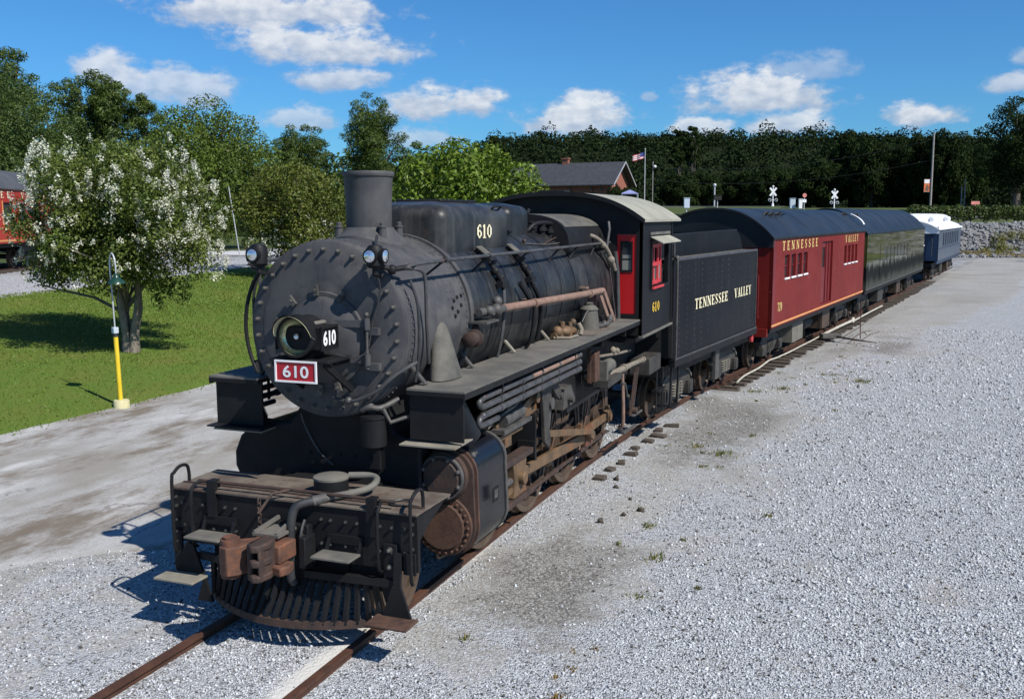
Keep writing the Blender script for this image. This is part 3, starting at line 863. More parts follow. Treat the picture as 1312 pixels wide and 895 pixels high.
def a_fines(X, Y):
    s, l = slat(X, Y)
    w = 2.6 + 3.4 * ss(s, 24, 60) + 0.9 * (fbm(X, Y, 0.25, 5) - 0.5)
    f = ss(l, w + 1.3, w - 0.7) * ss(l, 0.6, 1.1) * (0.66 + 0.20 * ss(s, 24, 45))
    f = f * ss(s, 6, 8.5)
    left = ss(l, -0.9, -1.6) * 0.5
    rut = 0.0
    for rl_ in (4.3, 5.9, 8.6, 10.2):
        rut = np.maximum(rut, 0.30 * np.exp(-((l - rl_ - 0.5 * (fbm(X, Y, 0.12, 77) - 0.5)) / 0.30) ** 2))
    f = np.maximum(f, rut * ss(s, 2, 6))
    g = np.zeros_like(f)
    for cs, cl, rs, rl, am in ((10.4, 2.0, 2.6, 1.1, 1.0), (19.0, 2.4, 6.0, 1.5, 0.75), (33, 3.6, 7, 1.9, 0.65), (14, 3.0, 3.5, 1.0, 0.6), (8.2, 2.6, 1.2, 0.5, 0.5), (25, 3.6, 4, 1.2, 0.5)):
        g = np.maximum(g, am * np.exp(-((s - cs) / rs) ** 2 - ((l - cl) / rl) ** 2))
    return np.maximum(np.maximum(f, g), left * ss(X, -9, -8))


def a_dark(X, Y):
    s, l = slat(X, Y)
    g = np.zeros_like(s)
    for cs, cl, rs, rl, am in ((18.6, 2.1, 3.6, 1.0, 0.72), (10.0, 1.95, 2.2, 0.85, 0.75), (33.5, 3.3, 3.4, 0.9, 0.65), (30, 2.0, 4, .5, .4), (12.8, 1.5, 2.5, 0.4, 0.4)):
        g = np.maximum(g, am * np.exp(-((s - cs) / rs) ** 4 - ((l - cl) / rl) ** 4))
    bed = 0.55 * ss(np.abs(l), 1.7, 1.2) * ss(s, 12, 20)
    d = fdist(X, Y)
    lat_l = 0.5 * ss(X, -26.4, -27.2) * ss(X, -31, -30) * ss(d, 20, 25)
    rk = 0.75 * ss(d, 92, 94) * ss(d, 109, 107)  # bank ground darkened in place of the shade between its rocks
    return np.maximum.reduce([g, bed, lat_l, rk])


def a_pale(X, Y):
    s, l = slat(X, Y)
    p = ss(l, 0.38, 0.52) * ss(l, 0.82, 0.70) * ss(s, 13, 11)
    return p * 0.9


def a_grassy(X, Y):
    d = fdist(X, Y)
    g = ss(d, 108, 116)
    bank = 0.42 * ss(d, 92, 95) * ss(d, 101, 97)
    left = ss(X, -32, -36) * ss(Y, 18, 24)
    back = ss(X, -25, -27) * ss(d, 62, 72)
    lateral = (X - CAM_P.x) * math.cos(YAW) + Y * math.sin(YAW)
    off = ss(lateral - 0.555 * d, 0.0, 3.0) * ss(d, 62, 72)
    return np.maximum.reduce([g, left, back, bank, off])


xs = axis_pts(-12, 16, 0.28, -420, 420)
ys = axis_pts(2, 44, 0.3, -60, 760)
grid_mesh('ground', xs, ys, ground_z, 'gravel', attrs={'fines': a_fines, 'dark': a_dark, 'pale': a_pale, 'grassy': a_grassy})

# ---- old asphalt beside the track
def asphalt_material():
    mt = bpy.data.materials.new('asphalt'); mt.use_nodes = True
    t = mt.node_tree; b = t.nodes['Principled BSDF']
    co = nd(t, 'ShaderNodeTexCoord')
    mp = nd(t, 'ShaderNodeMapping'); mp.inputs['Rotation'].default_value = (0, 0, R(14)); mp.inputs['Scale'].default_value = (1.0, 0.42, 1.0)
    lk(t, co.outputs['Object'], mp.inputs[0])

    def noi(sc, det=7, vec=None, w=0.0, ro=0.65):
        n = nd(t, 'ShaderNodeTexNoise', noise_dimensions='4D'); n.inputs['Scale'].default_value = sc; n.inputs['Detail'].default_value = det
        n.inputs['W'].default_value = w; n.inputs['Roughness'].default_value = ro
        lk(t, vec or co.outputs['Object'], n.inputs['Vector']); return n.outputs[0]
    fine = noi(42, 4)
    a = mixc(t, sstep(t, fine, 0.3, 0.7), (0.29, 0.288, 0.28), (0.44, 0.438, 0.43))
    a = mixc(t, mth(t, 'MULTIPLY', sstep(t, noi(0.55, 6, mp.outputs[0], 1.0), 0.40, 0.62), 0.85), a, (0.23, 0.212, 0.182))
    a = mixc(t, mth(t, 'MULTIPLY', sstep(t, noi(0.8, 8, mp.outputs[0], 4.0, 0.72), 0.47, 0.62), 0.85), a, (0.13, 0.10, 0.068))
    a = mixc(t, mth(t, 'MULTIPLY', sstep(t, noi(0.7, 6, mp.outputs[0], 8.0), 0.52, 0.64), 0.85), a, (0.50, 0.495, 0.485))
    a = mixc(t, mth(t, 'MULTIPLY', sstep(t, noi(2.2, 6, None, 11.0), 0.60, 0.70), 0.5), a, (0.13, 0.12, 0.11))
    # cracks
    v = nd(t, 'ShaderNodeTexVoronoi', feature='DISTANCE_TO_EDGE'); v.inputs['Scale'].default_value = 0.55
    wv = nd(t, 'ShaderNodeMapping'); lk(t, co.outputs['Object'], wv.inputs[0])
    nv = nd(t, 'ShaderNodeTexNoise'); nv.inputs['Scale'].default_value = 2.5; nv.inputs['Detail'].default_value = 6
    lk(t, co.outputs['Object'], nv.inputs['Vector'])
    va = nd(t, 'ShaderNodeVectorMath', operation='MULTIPLY_ADD'); va.inputs[1].default_value = (0.8, 0.8, 0)
    lk(t, nv.outputs['Color'], va.inputs[0]); lk(t, mp.outputs[0], va.inputs[2]); lk(t, va.outputs[0], v.inputs['Vector'])
    cr = mth(t, 'MULTIPLY', sstep(t, v.outputs['Distance'], 0.018, 0.004), sstep(t, noi(0.4, 3, None, 15.0), 0.56, 0.64))
    a = mixc(t, mth(t, 'MULTIPLY', cr, 0.6), a, (0.07, 0.065, 0.06))
    lk(t, a, b.inputs['Base Color']); b.inputs['Roughness'].default_value = 0.9; b.inputs['Specular IOR Level'].default_value = 0.3
    bp = nd(t, 'ShaderNodeBump'); bp.inputs['Strength'].default_value = 0.45; bp.inputs['Distance'].default_value = 0.012
    lk(t, mth(t, 'SUBTRACT', fine, mth(t, 'MULTIPLY', cr, 1.0)), bp.inputs['Height']); lk(t, bp.outputs[0], b.inputs['Normal'])
    MATS['asphalt'] = mt


asphalt_material()


def pave_east(y):
    """ragged edge of the asphalt towards the track"""
    y = np.asarray(y, float)
    b_ = -3.7 + 1.9 * ss(y, 7.6, 10.6)
    return b_ + 0.9 * (fbm(y, y * 0 + 3, 0.8, 9) - 0.5) + 0.25 * (fbm(y, y * 0, 4.0, 12) - 0.5)


def lawn_edge(y):
    y = np.asarray(y, float)
    return -9.72 + 0.22 * (fbm(y, y * 0 + 5, 0.7, 21) - 0.5) + 0.10 * (fbm(y, y * 0 + 2, 4.0, 23) - 0.5)


def ribbon(name, y0, y1, dy, west, east, nu, dz, material, kind='structure'):
    ys_ = np.arange(y0, y1, dy)
    w = west(ys_); e = east(ys_)
    u = np.linspace(0, 1, nu)
    X = w[:, None] * (1 - u) + e[:, None] * u
    Y = np.repeat(ys_[:, None], nu, 1)
    Z = terrain(X, Y) + dz(X, Y)
    v = np.stack([X.ravel(), Y.ravel(), Z.ravel()], 1)
    ny = len(ys_)
    i, j = np.meshgrid(np.arange(nu - 1), np.arange(ny - 1))
    a = (j * nu + i).ravel()
    f = np.stack([a, a + 1, a + nu + 1, a + nu], 1).ravel()
    o = pymesh(name, v, f, 4, material); o.data.shade_smooth()
    return tag(o, kind=kind)


ribbon('pavement', -12, 62, 0.2, lambda y: lawn_edge(y) - 0.5, pave_east, 40, lambda X, Y: 0.005 - 0.05 * ss(X, pave_east(Y) - 0.8, pave_east(Y) + 0.05) * (0.55 + 0.9 * fbm(X, Y, 2.2, 91)), 'asphalt')

# ---- lawn
def lawn_material():
    mt = bpy.data.materials.new('lawn'); mt.use_nodes = True
    t = mt.node_tree; b = t.nodes['Principled BSDF']
    co = nd(t, 'ShaderNodeTexCoord')

    def noi(sc, det=6, w=0.0):
        n = nd(t, 'ShaderNodeTexNoise', noise_dimensions='4D'); n.inputs['Scale'].default_value = sc; n.inputs['Detail'].default_value = det
        n.inputs['W'].default_value = w; n.inputs['Roughness'].default_value = 0.7
        lk(t, co.outputs['Object'], n.inputs['Vector']); return n.outputs[0]
    a = mixc(t, sstep(t, noi(30, 4), 0.3, 0.7), (0.070, 0.122, 0.016), (0.130, 0.200, 0.030))
    a = mixc(t, mth(t, 'MULTIPLY', sstep(t, noi(0.5, 7, 2.0), 0.42, 0.68), 0.6), a, (0.16, 0.155, 0.035))
    a = mixc(t, mth(t, 'MULTIPLY', sstep(t, noi(1.5, 7, 5.0), 0.56, 0.74), 0.6), a, (0.17, 0.14, 0.055))
    lk(t, a, b.inputs['Base Color']); b.inputs['Roughness'].default_value = 0.9; b.inputs['Specular IOR Level'].default_value = 0.2
    bp = nd(t, 'ShaderNodeBump'); bp.inputs['Strength'].default_value = 0.8; bp.inputs['Distance'].default_value = 0.05
    lk(t, noi(38, 5), bp.inputs['Height']); lk(t, bp.outputs[0], b.inputs['Normal'])
    MATS['lawn'] = mt


lawn_material()


def lawn_back(y):
    y = np.asarray(y, float)
    return -22.4 - 0.124 * np.clip(y - 24.8, 0, 60) + 0.3 * (fbm(y, y * 0, 0.6, 31) - 0.5)


ribbon('lawn', -10, 66, 0.35, lawn_back, lawn_edge, 44, lambda X, Y: 0.012 + 0.02 * fbm(X, Y, 0.5, 8) - 0.05 * ss(X, lawn_edge(Y) - 0.35, lawn_edge(Y)), 'lawn')

leafmat('grass_blade', (0.080, 0.145, 0.016), (0.125, 0.195, 0.026), (0.19, 0.19, 0.040), isl=0.35, transl=0.3, big=0.25)


def grass():
    n = 110000
    y = RNG.uniform(10, 44, n)
    u = RNG.uniform(0, 1, n) ** 0.8
    x = lawn_edge(y) - 0.02 + 0.10 * RNG.normal(size=n) * (u < 0.05) - u * 13.2
    d = fdist(x, y)
    h = RNG.uniform(0.018, 0.045, n) * (0.8 + 0.02 * d)
    w = RNG.uniform(0.010, 0.018, n) * (0.6 + 0.03 * d)
    z = terrain(x, y) + 0.012
    a = RNG.uniform(0, 2 * np.pi, n)
    lean = RNG.normal(0, 0.4, (n, 2)) * h[:, None]
    p0 = np.stack([x - w * np.cos(a), y - w * np.sin(a), z], 1)
    p1 = np.stack([x + w * np.cos(a), y + w * np.sin(a), z], 1)
    p2 = np.stack([x + lean[:, 0], y + lean[:, 1], z + h], 1)
    v = np.stack([p0, p1, p2], 1).reshape(-1, 3)
    o = pymesh('grass', v, np.arange(3 * n), 3, 'grass_blade')
    tag(o, 'short mown green grass covering the sloping lawn', 'grass', kind='stuff')


grass()

# ---- loose stones over the gravel
def stones(name, P, size, material, kind='stuff', label=None, cat=None):
    n = len(P)
    base = np.array([[1, 0, 0], [-1, 0, 0], [0, 1, 0], [0, -1, 0], [0, 0, 1], [0, 0, -1]], float)
    sc = RNG.uniform(0.65, 1.25, (n, 3)) * np.array([1, 0.85, 0.62]) * size[:, None] * 0.5
    V = base[None] * sc[:, None, :]
    V += RNG.normal(0, 0.13, (n, 6, 3)) * size[:, None, None]
    # random rotations
    q = RNG.normal(size=(n, 4)); q[:, 1:3] *= 0.6; q /= np.linalg.norm(q, axis=1)[:, None]
    w, x, y, z = q.T
    M = np.stack([np.stack([1 - 2 * (y * y + z * z), 2 * (x * y - z * w), 2 * (x * z + y * w)], 1),
                  np.stack([2 * (x * y + z * w), 1 - 2 * (x * x + z * z), 2 * (y * z - x * w)], 1),
                  np.stack([2 * (x * z - y * w), 2 * (y * z + x * w), 1 - 2 * (x * x + y * y)], 1)], 1)
    V = np.einsum('nij,nkj->nki', M, V) + P[:, None, :]
    F = np.array([[0, 2, 4], [2, 1, 4], [1, 3, 4], [3, 0, 4], [2, 0, 5], [1, 2, 5], [3, 1, 5], [0, 3, 5]])
    f = (F[None] + (np.arange(n) * 6)[:, None, None]).reshape(-1)
    o = pymesh(name, V.reshape(-1, 3), f, 3, material)
    return tag(o, label, cat, kind=kind)


def gravel_stones():
    Pl = []; Sl = []
    for y0, y1, dens, s0, s1 in ((4.6, 9, 1150, 0.016, 0.042), (9, 14, 800, 0.020, 0.048), (14, 22, 330, 0.030, 0.056), (22, 38, 110, 0.045, 0.075)):
        xa, xb = -6.5, 5.2 + (y1) * 0.42
        n = int((xb - xa) * (y1 - y0) * dens)
        x = RNG.uniform(xa, xb, n); y = RNG.uniform(y0, y1, n)
        s, l = slat(x, y)
        lateral = (x - CAM_P.x) * math.cos(YAW) + y * math.sin(YAW); d = fdist(x, y)
        ok = (np.abs(lateral) < 0.545 * d + 0.4) & (d > 3.5)
        fin = a_fines(x, y) + 0.8 * a_dark(x, y) + a_pale(x, y) * 1.2
        keep = RNG.uniform(0, 1, n) > np.clip(fin * 1.25 - 0.05, 0, 0.93)
        ok &= keep
        ok &= (x > pave_east(y) - 0.1 - np.abs(RNG.normal(0, 0.55, n)))
        ok &= ~((np.abs(np.abs(l) - 0.7525) < 0.07))
        ok &= ~((np.abs(l) < 1.45) & (s > 22.8))
        ok &= RNG.uniform(0, 1, n) > 0.55 * ss(fbm(x, y, 1.3, 40), 0.45, 0.65) * (y < 16)
        x, y = x[ok], y[ok]
        sz = RNG.uniform(s0, s1, len(x)) * (0.7 + 0.5 * RNG.uniform(0, 1, len(x)) ** 2)
        z = ground_z(x, y) + sz * 0.12
        Pl.append(np.stack([x, y, z], 1)); Sl.append(sz)
    P = np.concatenate(Pl); S = np.concatenate(Sl)
    dk = RNG.uniform(0, 1, len(P)) < 0.09 + 0.15 * np.clip(a_fines(P[:, 0], P[:, 1]), 0, 1)
    stones('gravel', P[~dk], S[~dk], 'stone_clean', label='pale crushed stone covering the yard beside the track', cat='gravel')
    stones('gravel', P[dk], S[dk] * 0.9, 'stone_dark', label='scattered dark cinders among the pale crushed stone', cat='gravel')
    print('stones', len(P))


gravel_stones()

# ================================================================== track
def rail_mesh(lat, s0, s1, name, parent):
    prof = [(-0.036, 0.0), (0.036, 0.0), (0.036, -0.035), (0.010, -0.045), (0.010, -0.125), (0.066, -0.140), (0.066, -0.155), (-0.066, -0.155), (-0.066, -0.140), (-0.010, -0.125), (-0.010, -0.045), (-0.036, -0.035)]
    mb = MB(); rings = []
    s = s0
    while s < s1 + 0.01:
        rings.append([at(s, lat + p[0], p[1]) for p in prof])
        s += 0.6 if TY0 - 1 < s < TY0 + TL + 1 else 2.0
    mb.loft(rings)
    return mb.build(name, 'rail_rust', parent, ang=30)


track = thing('railway_track', 'rusty railway track running under the parked steam train, sleepers bare behind the tender', 'railway track')
for la in (-0.7525, 0.7525):
    rail_mesh(la, -16, 84, 'rail', track)
tie = None
s = 14.3; k = 0
while s < 78:
    stub = s < 19
    x, y, th = path(s)
    if stub:
        L = rnd.uniform(0.10, 0.28); c = at(s, 1.16 + rnd.uniform(-0.06, 0.08), -0.088)
        mb = MB().box(-L / 2, L / 2, -0.085, 0.085, -0.06, 0.045)
        o = mb.build('sleeper_end', 'tie_wood', track, ang=0, bevel=0.012)
        o.location = c; o.rotation_euler = (rnd.uniform(-0.1, 0.1), rnd.uniform(-0.12, 0.12), -th + rnd.uniform(-0.25, 0.25))
        s += rnd.uniform(0.42, 0.66)
        continue
    if s < 23: s = 23.2
    if tie is None:
        tie = MB().box(-1.3, 1.3, -0.11, 0.11, -0.16, 0.0).build('sleeper', 'tie_wood', track, ang=0, bevel=0.012)
        o = tie
    else:
        o = cp(tie, track)
    x, y, th = path(s)
    o.location = at(s, rnd.uniform(-0.06, 0.10), -0.105 + rnd.uniform(-0.012, 0.012))
    o.rotation_euler = (rnd.uniform(-0.02, 0.02), rnd.uniform(-0.006, 0.006), -th + rnd.uniform(-0.03, 0.03))
    if s < 40:
        if k == 0:
            plate = MB().box(-0.17, 0.17, -0.09, 0.09, -0.006, 0.006).lathe([(0.016, 0.006), (0.016, 0.03), (0.022, 0.031), (0.018, 0.045), (0.0, 0.046)], (0.10, 0.05, 0), 'z', 6).lathe([(0.016, 0.006), (0.016, 0.03), (0.022, 0.031), (0.018, 0.045), (0.0, 0.046)], (0.10, -0.05, 0), 'z', 6).build('tie_plate', 'rail_rust', track, ang=0)
            pl_ = plate
        else:
            pl_ = cp(plate, track)
        pl_.location = at(s, 0.7525, -0.092); pl_.rotation_euler = (0, 0, -th)
    s += 0.56 + rnd.uniform(-0.03, 0.03); k += 1
# ================================================================== steam locomotive
LO = (0.0, 12.0, 0.0)
loco = thing('steam_locomotive', 'black steam locomotive number 610 with red front number plate, at the head of the train', 'locomotive', LO, off=LO)
ZC = 2.80            # boiler centre line


def P(mb, name, material, parent=None, **k):
    return mb.build(name, material, parent or loco, **k)


def loc_of(p, parent=None):
    return (p[0] - LO[0], p[1] - LO[1], p[2] - LO[2])


# shared bolt heads (drawn along -y and along +x)
_b = MB().lathe([(0.026, 0.0), (0.026, -0.012), (0.018, -0.014), (0.018, -0.045), (0.010, -0.052)], (0, 0, 0), 'y', 8)
bolt_front = _b.build('bolt', 'grey_iron', loco, ang=30, off=(0, 0, 0)); OFF[bolt_front.name] = LO
_first = [True]


def bolt_at(src, parent, p, rot=(0, 0, 0), sc=1.0, base=None):
    o = cp(src, parent, loc_of(p), rot)
    o.scale = (sc, sc, sc)
    return o


# ---- boiler and smokebox
smk = P(MB().lathe([(0.0, 8.52), (0.885, 8.52), (0.895, 8.53), (0.895, 10.02), (0.5, 10.02)], (0, 0, ZC), 'y', 72, False, False), 'smokebox', 'smokebox_paint')
P(MB().lathe([(0.60, 8.462), (0.868, 8.462), (0.885, 8.475), (0.885, 8.525), (0.60, 8.525)], (0, 0, ZC), 'y', 72, False, False), 'front_ring', 'smokebox_paint', smk)
fp = P(MB().lathe([(0.0, 8.440), (0.50, 8.442), (0.70, 8.449), (0.735, 8.456), (0.735, 8.50), (0.0, 8.50)], (0, 0, ZC), 'y', 64, False, False), 'smokebox_front', 'smokebox_paint')
for k in range(30):
    a = 2 * math.pi * (k + 0.5) / 30
    p = (0.80 * math.cos(a), 8.463, ZC + 0.80 * math.sin(a))
    if k == 0:
        bolt_front.location = loc_of(p); bolt_front.parent = loco
    else:
        bolt_at(bolt_front, loco, p)
# seam bolts along the smokebox barrel and the rear ring
mb = MB()
for a0 in np.linspace(-0.9, 3.6, 64):
    for yy in (8.60, 9.92):
        c, s_ = math.cos(a0), math.sin(a0)
        mb.ball((0.897 * c, yy, ZC + 0.897 * s_), 0.013, 6, 4)
for yy in np.arange(8.75, 9.9, 0.085):
    for aa in (0.28, 0.36):
        mb.ball((0.897 * math.cos(aa), yy, ZC + 0.897 * math.sin(aa)), 0.010, 6, 4) if 9.45 < yy < 9.7 else None
tag(P(mb, 'rivets', 'smokebox_paint'), kind='stuff')
P(MB().lathe([(0.88, 9.97), (0.925, 9.97), (0.93, 9.98), (0.93, 10.05), (0.925, 10.06), (0.88, 10.06)], (0, 0, ZC), 'y', 72, False, False), 'smokebox_band', 'smokebox_paint')

BR = [(10.05, 0.925), (11.0, 0.93), (12.2, 0.945), (13.4, 0.975), (14.4, 1.01), (15.62, 1.04)]


def br(y):
    return float(np.interp(y, [b[0] for b in BR], [b[1] for b in BR]))


boiler = P(MB().lathe([(0.3, 10.04)] + [(r_, y) for y, r_ in BR] + [(0.3, 15.62)], (0, 0, ZC), 'y', 72, False, False), 'boiler', 'boiler_paint')
for y in (10.62, 11.25, 11.9, 12.5, 13.1, 13.7, 14.3, 14.95, 15.45):
    P(MB().lathe([(br(y) - 0.02, y - 0.035), (br(y) + 0.006, y - 0.035), (br(y) + 0.009, y), (br(y) + 0.006, y + 0.035), (br(y) - 0.02, y + 0.035)], (0, 0, ZC), 'y', 72, False, False), 'boiler_band', 'boiler_paint')
for (yy, zz) in ((9.55, 2.95), (9.62, 3.02), (9.68, 2.90), (9.72, 3.05), (9.78, 2.96), (9.83, 3.06), (9.6, 2.86), (10.9, 3.18), (11.0, 3.17)):
    a = math.asin((zz - ZC) / 0.9)
    P(MB().ball((0.9 * math.cos(a) + (0.03 if yy > 10 else 0), yy, zz), 0.022, 6, 4), 'stud', 'black_paint')

# door
door = P(MB().lathe([(0.0, 8.335), (0.12, 8.338), (0.25, 8.352), (0.36, 8.378), (0.43, 8.405), (0.455, 8.425), (0.455, 8.45)], (-0.02, 0, 2.70), 'y', 56, False, False), 'smokebox_door', 'smokebox_paint')
P(MB().lathe([(0.44, 8.41), (0.478, 8.408), (0.485, 8.415), (0.485, 8.45), (0.44, 8.45)], (-0.02, 0, 2.70), 'y', 56, False, False), 'door_rim', 'smokebox_paint', door)
for a in (62, 95, 130, 160, 200, 240, 268, 292):
    a = R(a); c = Vector((-0.02 + 0.50 * math.cos(a), 8.40, 2.70 + 0.50 * math.sin(a)))
    rad = Vector((math.cos(a), 0, math.sin(a)))
    mb = MB().obox(c + Vector((0, -0.012, 0)), rad, (0, 1, 0), rad.cross(Vector((0, 1, 0))), 0.055, 0.016, 0.024)
    mb.cyl(c + Vector((0, 0.02, 0)), c + Vector((0, -0.06, 0)), 0.016, n=8)
    P(mb, 'door_clamp', 'grey_iron', door, ang=30)
for z in (2.88, 2.53):
    mb = MB().bar((0.16, 8.372, z), (0.50, 8.395, z), 0.030, 0.07)
    mb.cyl((0.50, 8.385, z - 0.055), (0.50, 8.385, z + 0.055), 0.034, n=12)
    mb.obox((0.56, 8.42, z - 0.07), (1, 0, 0), (0, 1, 0), (0, 0, 1), 0.06, 0.03, 0.035)
    P(mb, 'hinge', 'smokebox_paint', door, ang=30)
P(MB().cyl((0.50, 8.385, 2.44), (0.50, 8.385, 2.96), 0.015, n=10).ball((0.50, 8.385, 2.97), 0.028, 8, 5), 'hinge_pin', 'grey_iron', door)

# stack
stack = P(MB().lathe([(0.232, 3.70), (0.242, 3.80), (0.244, 4.0), (0.258, 4.33), (0.262, 4.345)], (0, 9.38, 0), 'z', 48, False, False), 'stack', 'stack_paint')
P(MB().lathe([(0.225, 4.335), (0.270, 4.335), (0.276, 4.35), (0.276, 4.375), (0.268, 4.388), (0.235, 4.388), (0.222, 4.36), (0.20, 3.9)], (0, 9.38, 0), 'z', 48, False, False), 'stack_rim', 'stack_paint', stack)
# saddle flange of the stack, draped over the barrel
mb = MB(); rings = []
for r_, dz in ((0.243, 0.105), (0.262, 0.075), (0.30, 0.045), (0.36, 0.028), (0.385, 0.022), (0.392, 0.002), (0.388, -0.02)):
    ring = []
    for i in range(40):
        t = 2 * math.pi * i / 40
        x = r_ * math.cos(t) * 1.04; y = 9.38 + r_ * math.sin(t) * 1.08
        zb = ZC + math.sqrt(max(0.9 ** 2 - x * x, 0))
        k = min(1, max(0, (r_ - 0.24) / 0.14))
        ring.append((x, y, (3.70 + 0.0) * (1 - k) + zb * k + dz))
    rings.append(ring)
mb.loft(rings, cap=False)
P(mb, 'stack_base', 'stack_paint', stack, ang=50)
for a in (35, 145, 215, 325):
    x, y = 0.315 * math.cos(R(a)), 9.38 + 0.325 * math.sin(R(a))
    P(MB().lathe([(0.045, 3.69), (0.040, 3.80), (0.048, 3.80), (0.048, 3.815), (0.030, 3.82), (0.030, 3.85), (0.015, 3.86)], (x, y, 0), 'z', 10), 'stack_bolt', 'stack_paint', stack, ang=30)


def rrect(hx, hy, r_, n=6, cx=0, cy=0):
    pts = []
    for (sx_, sy, a0) in ((1, 1, 0), (-1, 1, 90), (-1, -1, 180), (1, -1, 270)):
        for k in range(n + 1):
            a = R(a0 + 90 * k / n)
            pts.append((cx + sx_ * (hx - r_) + r_ * math.cos(a), cy + sy * (hy - r_) + r_ * math.sin(a)))
    return pts


def dome(name, cx, cy, hx, hy, z0, z1, rv, rt_, material, crown=0.03):
    mb = MB(); rings = []
    lv = [(z0, 0.0), (z1 - rt_, 0.0)] + [(z1 - rt_ + rt_ * math.sin(R(a)), rt_ * (1 - math.cos(R(a)))) for a in (15, 30, 45, 60, 75, 90)]
    for z, ins in lv:
        rings.append([(p[0], p[1], z) for p in rrect(hx - ins, hy - ins, max(rv - ins * 0.5, 0.04), 6, cx, cy)])
    rings.append([(cx + (p[0] - cx) * 0.5, cy + (p[1] - cy) * 0.5, z1 + crown * 0.8) for p in rings[-1]])
    rings.append([(cx + (p[0] - cx) * 0.1, cy + (p[1] - cy) * 0.1, z1 + crown) for p in rings[-1]])
    mb.loft(rings)
    return P(mb, name, material, ang=60)


sand = dome('sand_dome', 0.0, 11.02, 0.60, 1.02, 3.25, 4.05, 0.16, 0.17, 'boiler_paint', 0.06)
roman('610', 0.165, 'number', 'cream_letter', sand, (0.603, 11.13, 3.735), (0, 1, 0), (0, 0, 1), 0.46, gap=0.10)
P(MB().tube([(0.53, 11.50, 3.98), (0.585, 11.50, 4.03), (0.60, 11.6, 4.035), (0.585, 11.72, 4.03), (0.53, 11.72, 3.98)], 0.014, 6), 'grab_handle', 'black_paint', sand)
P(MB().box(-0.3, 0.3, 10.55, 11.6, 4.07, 4.115), 'sand_hatch', 'black_paint', sand, bevel=0.015)
steam = dome('steam_dome', 0.0, 12.83, 0.44, 0.40, 3.3, 4.06, 0.14, 0.13, 'boiler_paint', 0.04)
P(MB().box(-0.435, 0.435, 12.42, 13.24, 3.70, 3.725), 'dome_seam', 'black_paint', steam)

# arched turret casing before the cab
mb = MB(); rings = []
for y, k in ((13.72, 1.0), (14.4, 1.0), (15.0, 1.0), (15.61, 1.0)):
    ring = []
    for i in range(25):
        t = math.pi * i / 24
        cx_ = math.cos(t); sz_ = math.sin(t)
        ring.append((0.86 * math.copysign(abs(cx_) ** 0.75, cx_), y, 3.40 + 0.54 * abs(sz_) ** 0.62))
    ring += [(-0.86, y, 3.2), (0.86, y, 3.2)]
    rings.append(ring)
mb.loft(rings)
tur = P(mb, 'turret_casing', 'black_paint', ang=35)
mb = MB(); rings = []
for y in (13.78, 15.60):
    ring = []
    for i in range(4, 21):
        t = math.pi * i / 24
        cx_ = math.cos(t)
        ring.append((0.865 * math.copysign(abs(cx_) ** 0.75, cx_), y, 3.40 + 0.55 * abs(math.sin(t)) ** 0.62))
    rings.append(ring)
mb.loft(rings, cap=False, closed=False)
P(mb, 'casing_top', 'casing_dust', tur, ang=40)  # paler dusty sheet, the lit top of the casing put into its colour
for x in (-0.25, 0.0, 0.22):
    P(MB().cyl((x, 13.70, 3.95), (x, 13.78, 4.01), 0.025, n=8), 'casing_knob', 'black_paint', tur)
# safety valves and whistle behind the steam dome
for i, (x, y) in enumerate(((0.42, 13.35), (0.50, 13.55), (0.56, 13.75))):
    z = ZC + math.sqrt(br(y) ** 2 - x * x)
    P(MB().lathe([(0.05, z - 0.02), (0.05, z + 0.05), (0.075, z + 0.06), (0.075, z + 0.10), (0.05, z + 0.115), (0.055, z + 0.15), (0.02, z + 0.165)], (x, y, 0), 'z', 12), 'safety_valve', 'black_paint', ang=30)
P(MB().tube([(0.40, 13.2, 3.70), (0.47, 13.32, 3.80), (0.55, 13.6, 3.82), (0.63, 13.9, 3.78)], 0.03, 8).cyl((0.36, 13.28, 3.72), (0.36, 13.28, 3.98), 0.02, n=8), 'whistle', 'black_paint')
P(MB().tube([(0.62, 12.5, 3.55), (0.7, 13.6, 3.52), (0.78, 15.0, 3.66), (0.80, 15.6, 3.70)], 0.010, 5), 'whistle_cord', 'grey_iron')
P(MB().tube([(0.55, 12.45, 3.56), (0.64, 13.2, 3.52), (0.66, 13.8, 3.62)], 0.010, 5).ball((0.60, 12.55, 3.58), 0.035, 8, 5), 'whistle_lever', 'rust_dark')

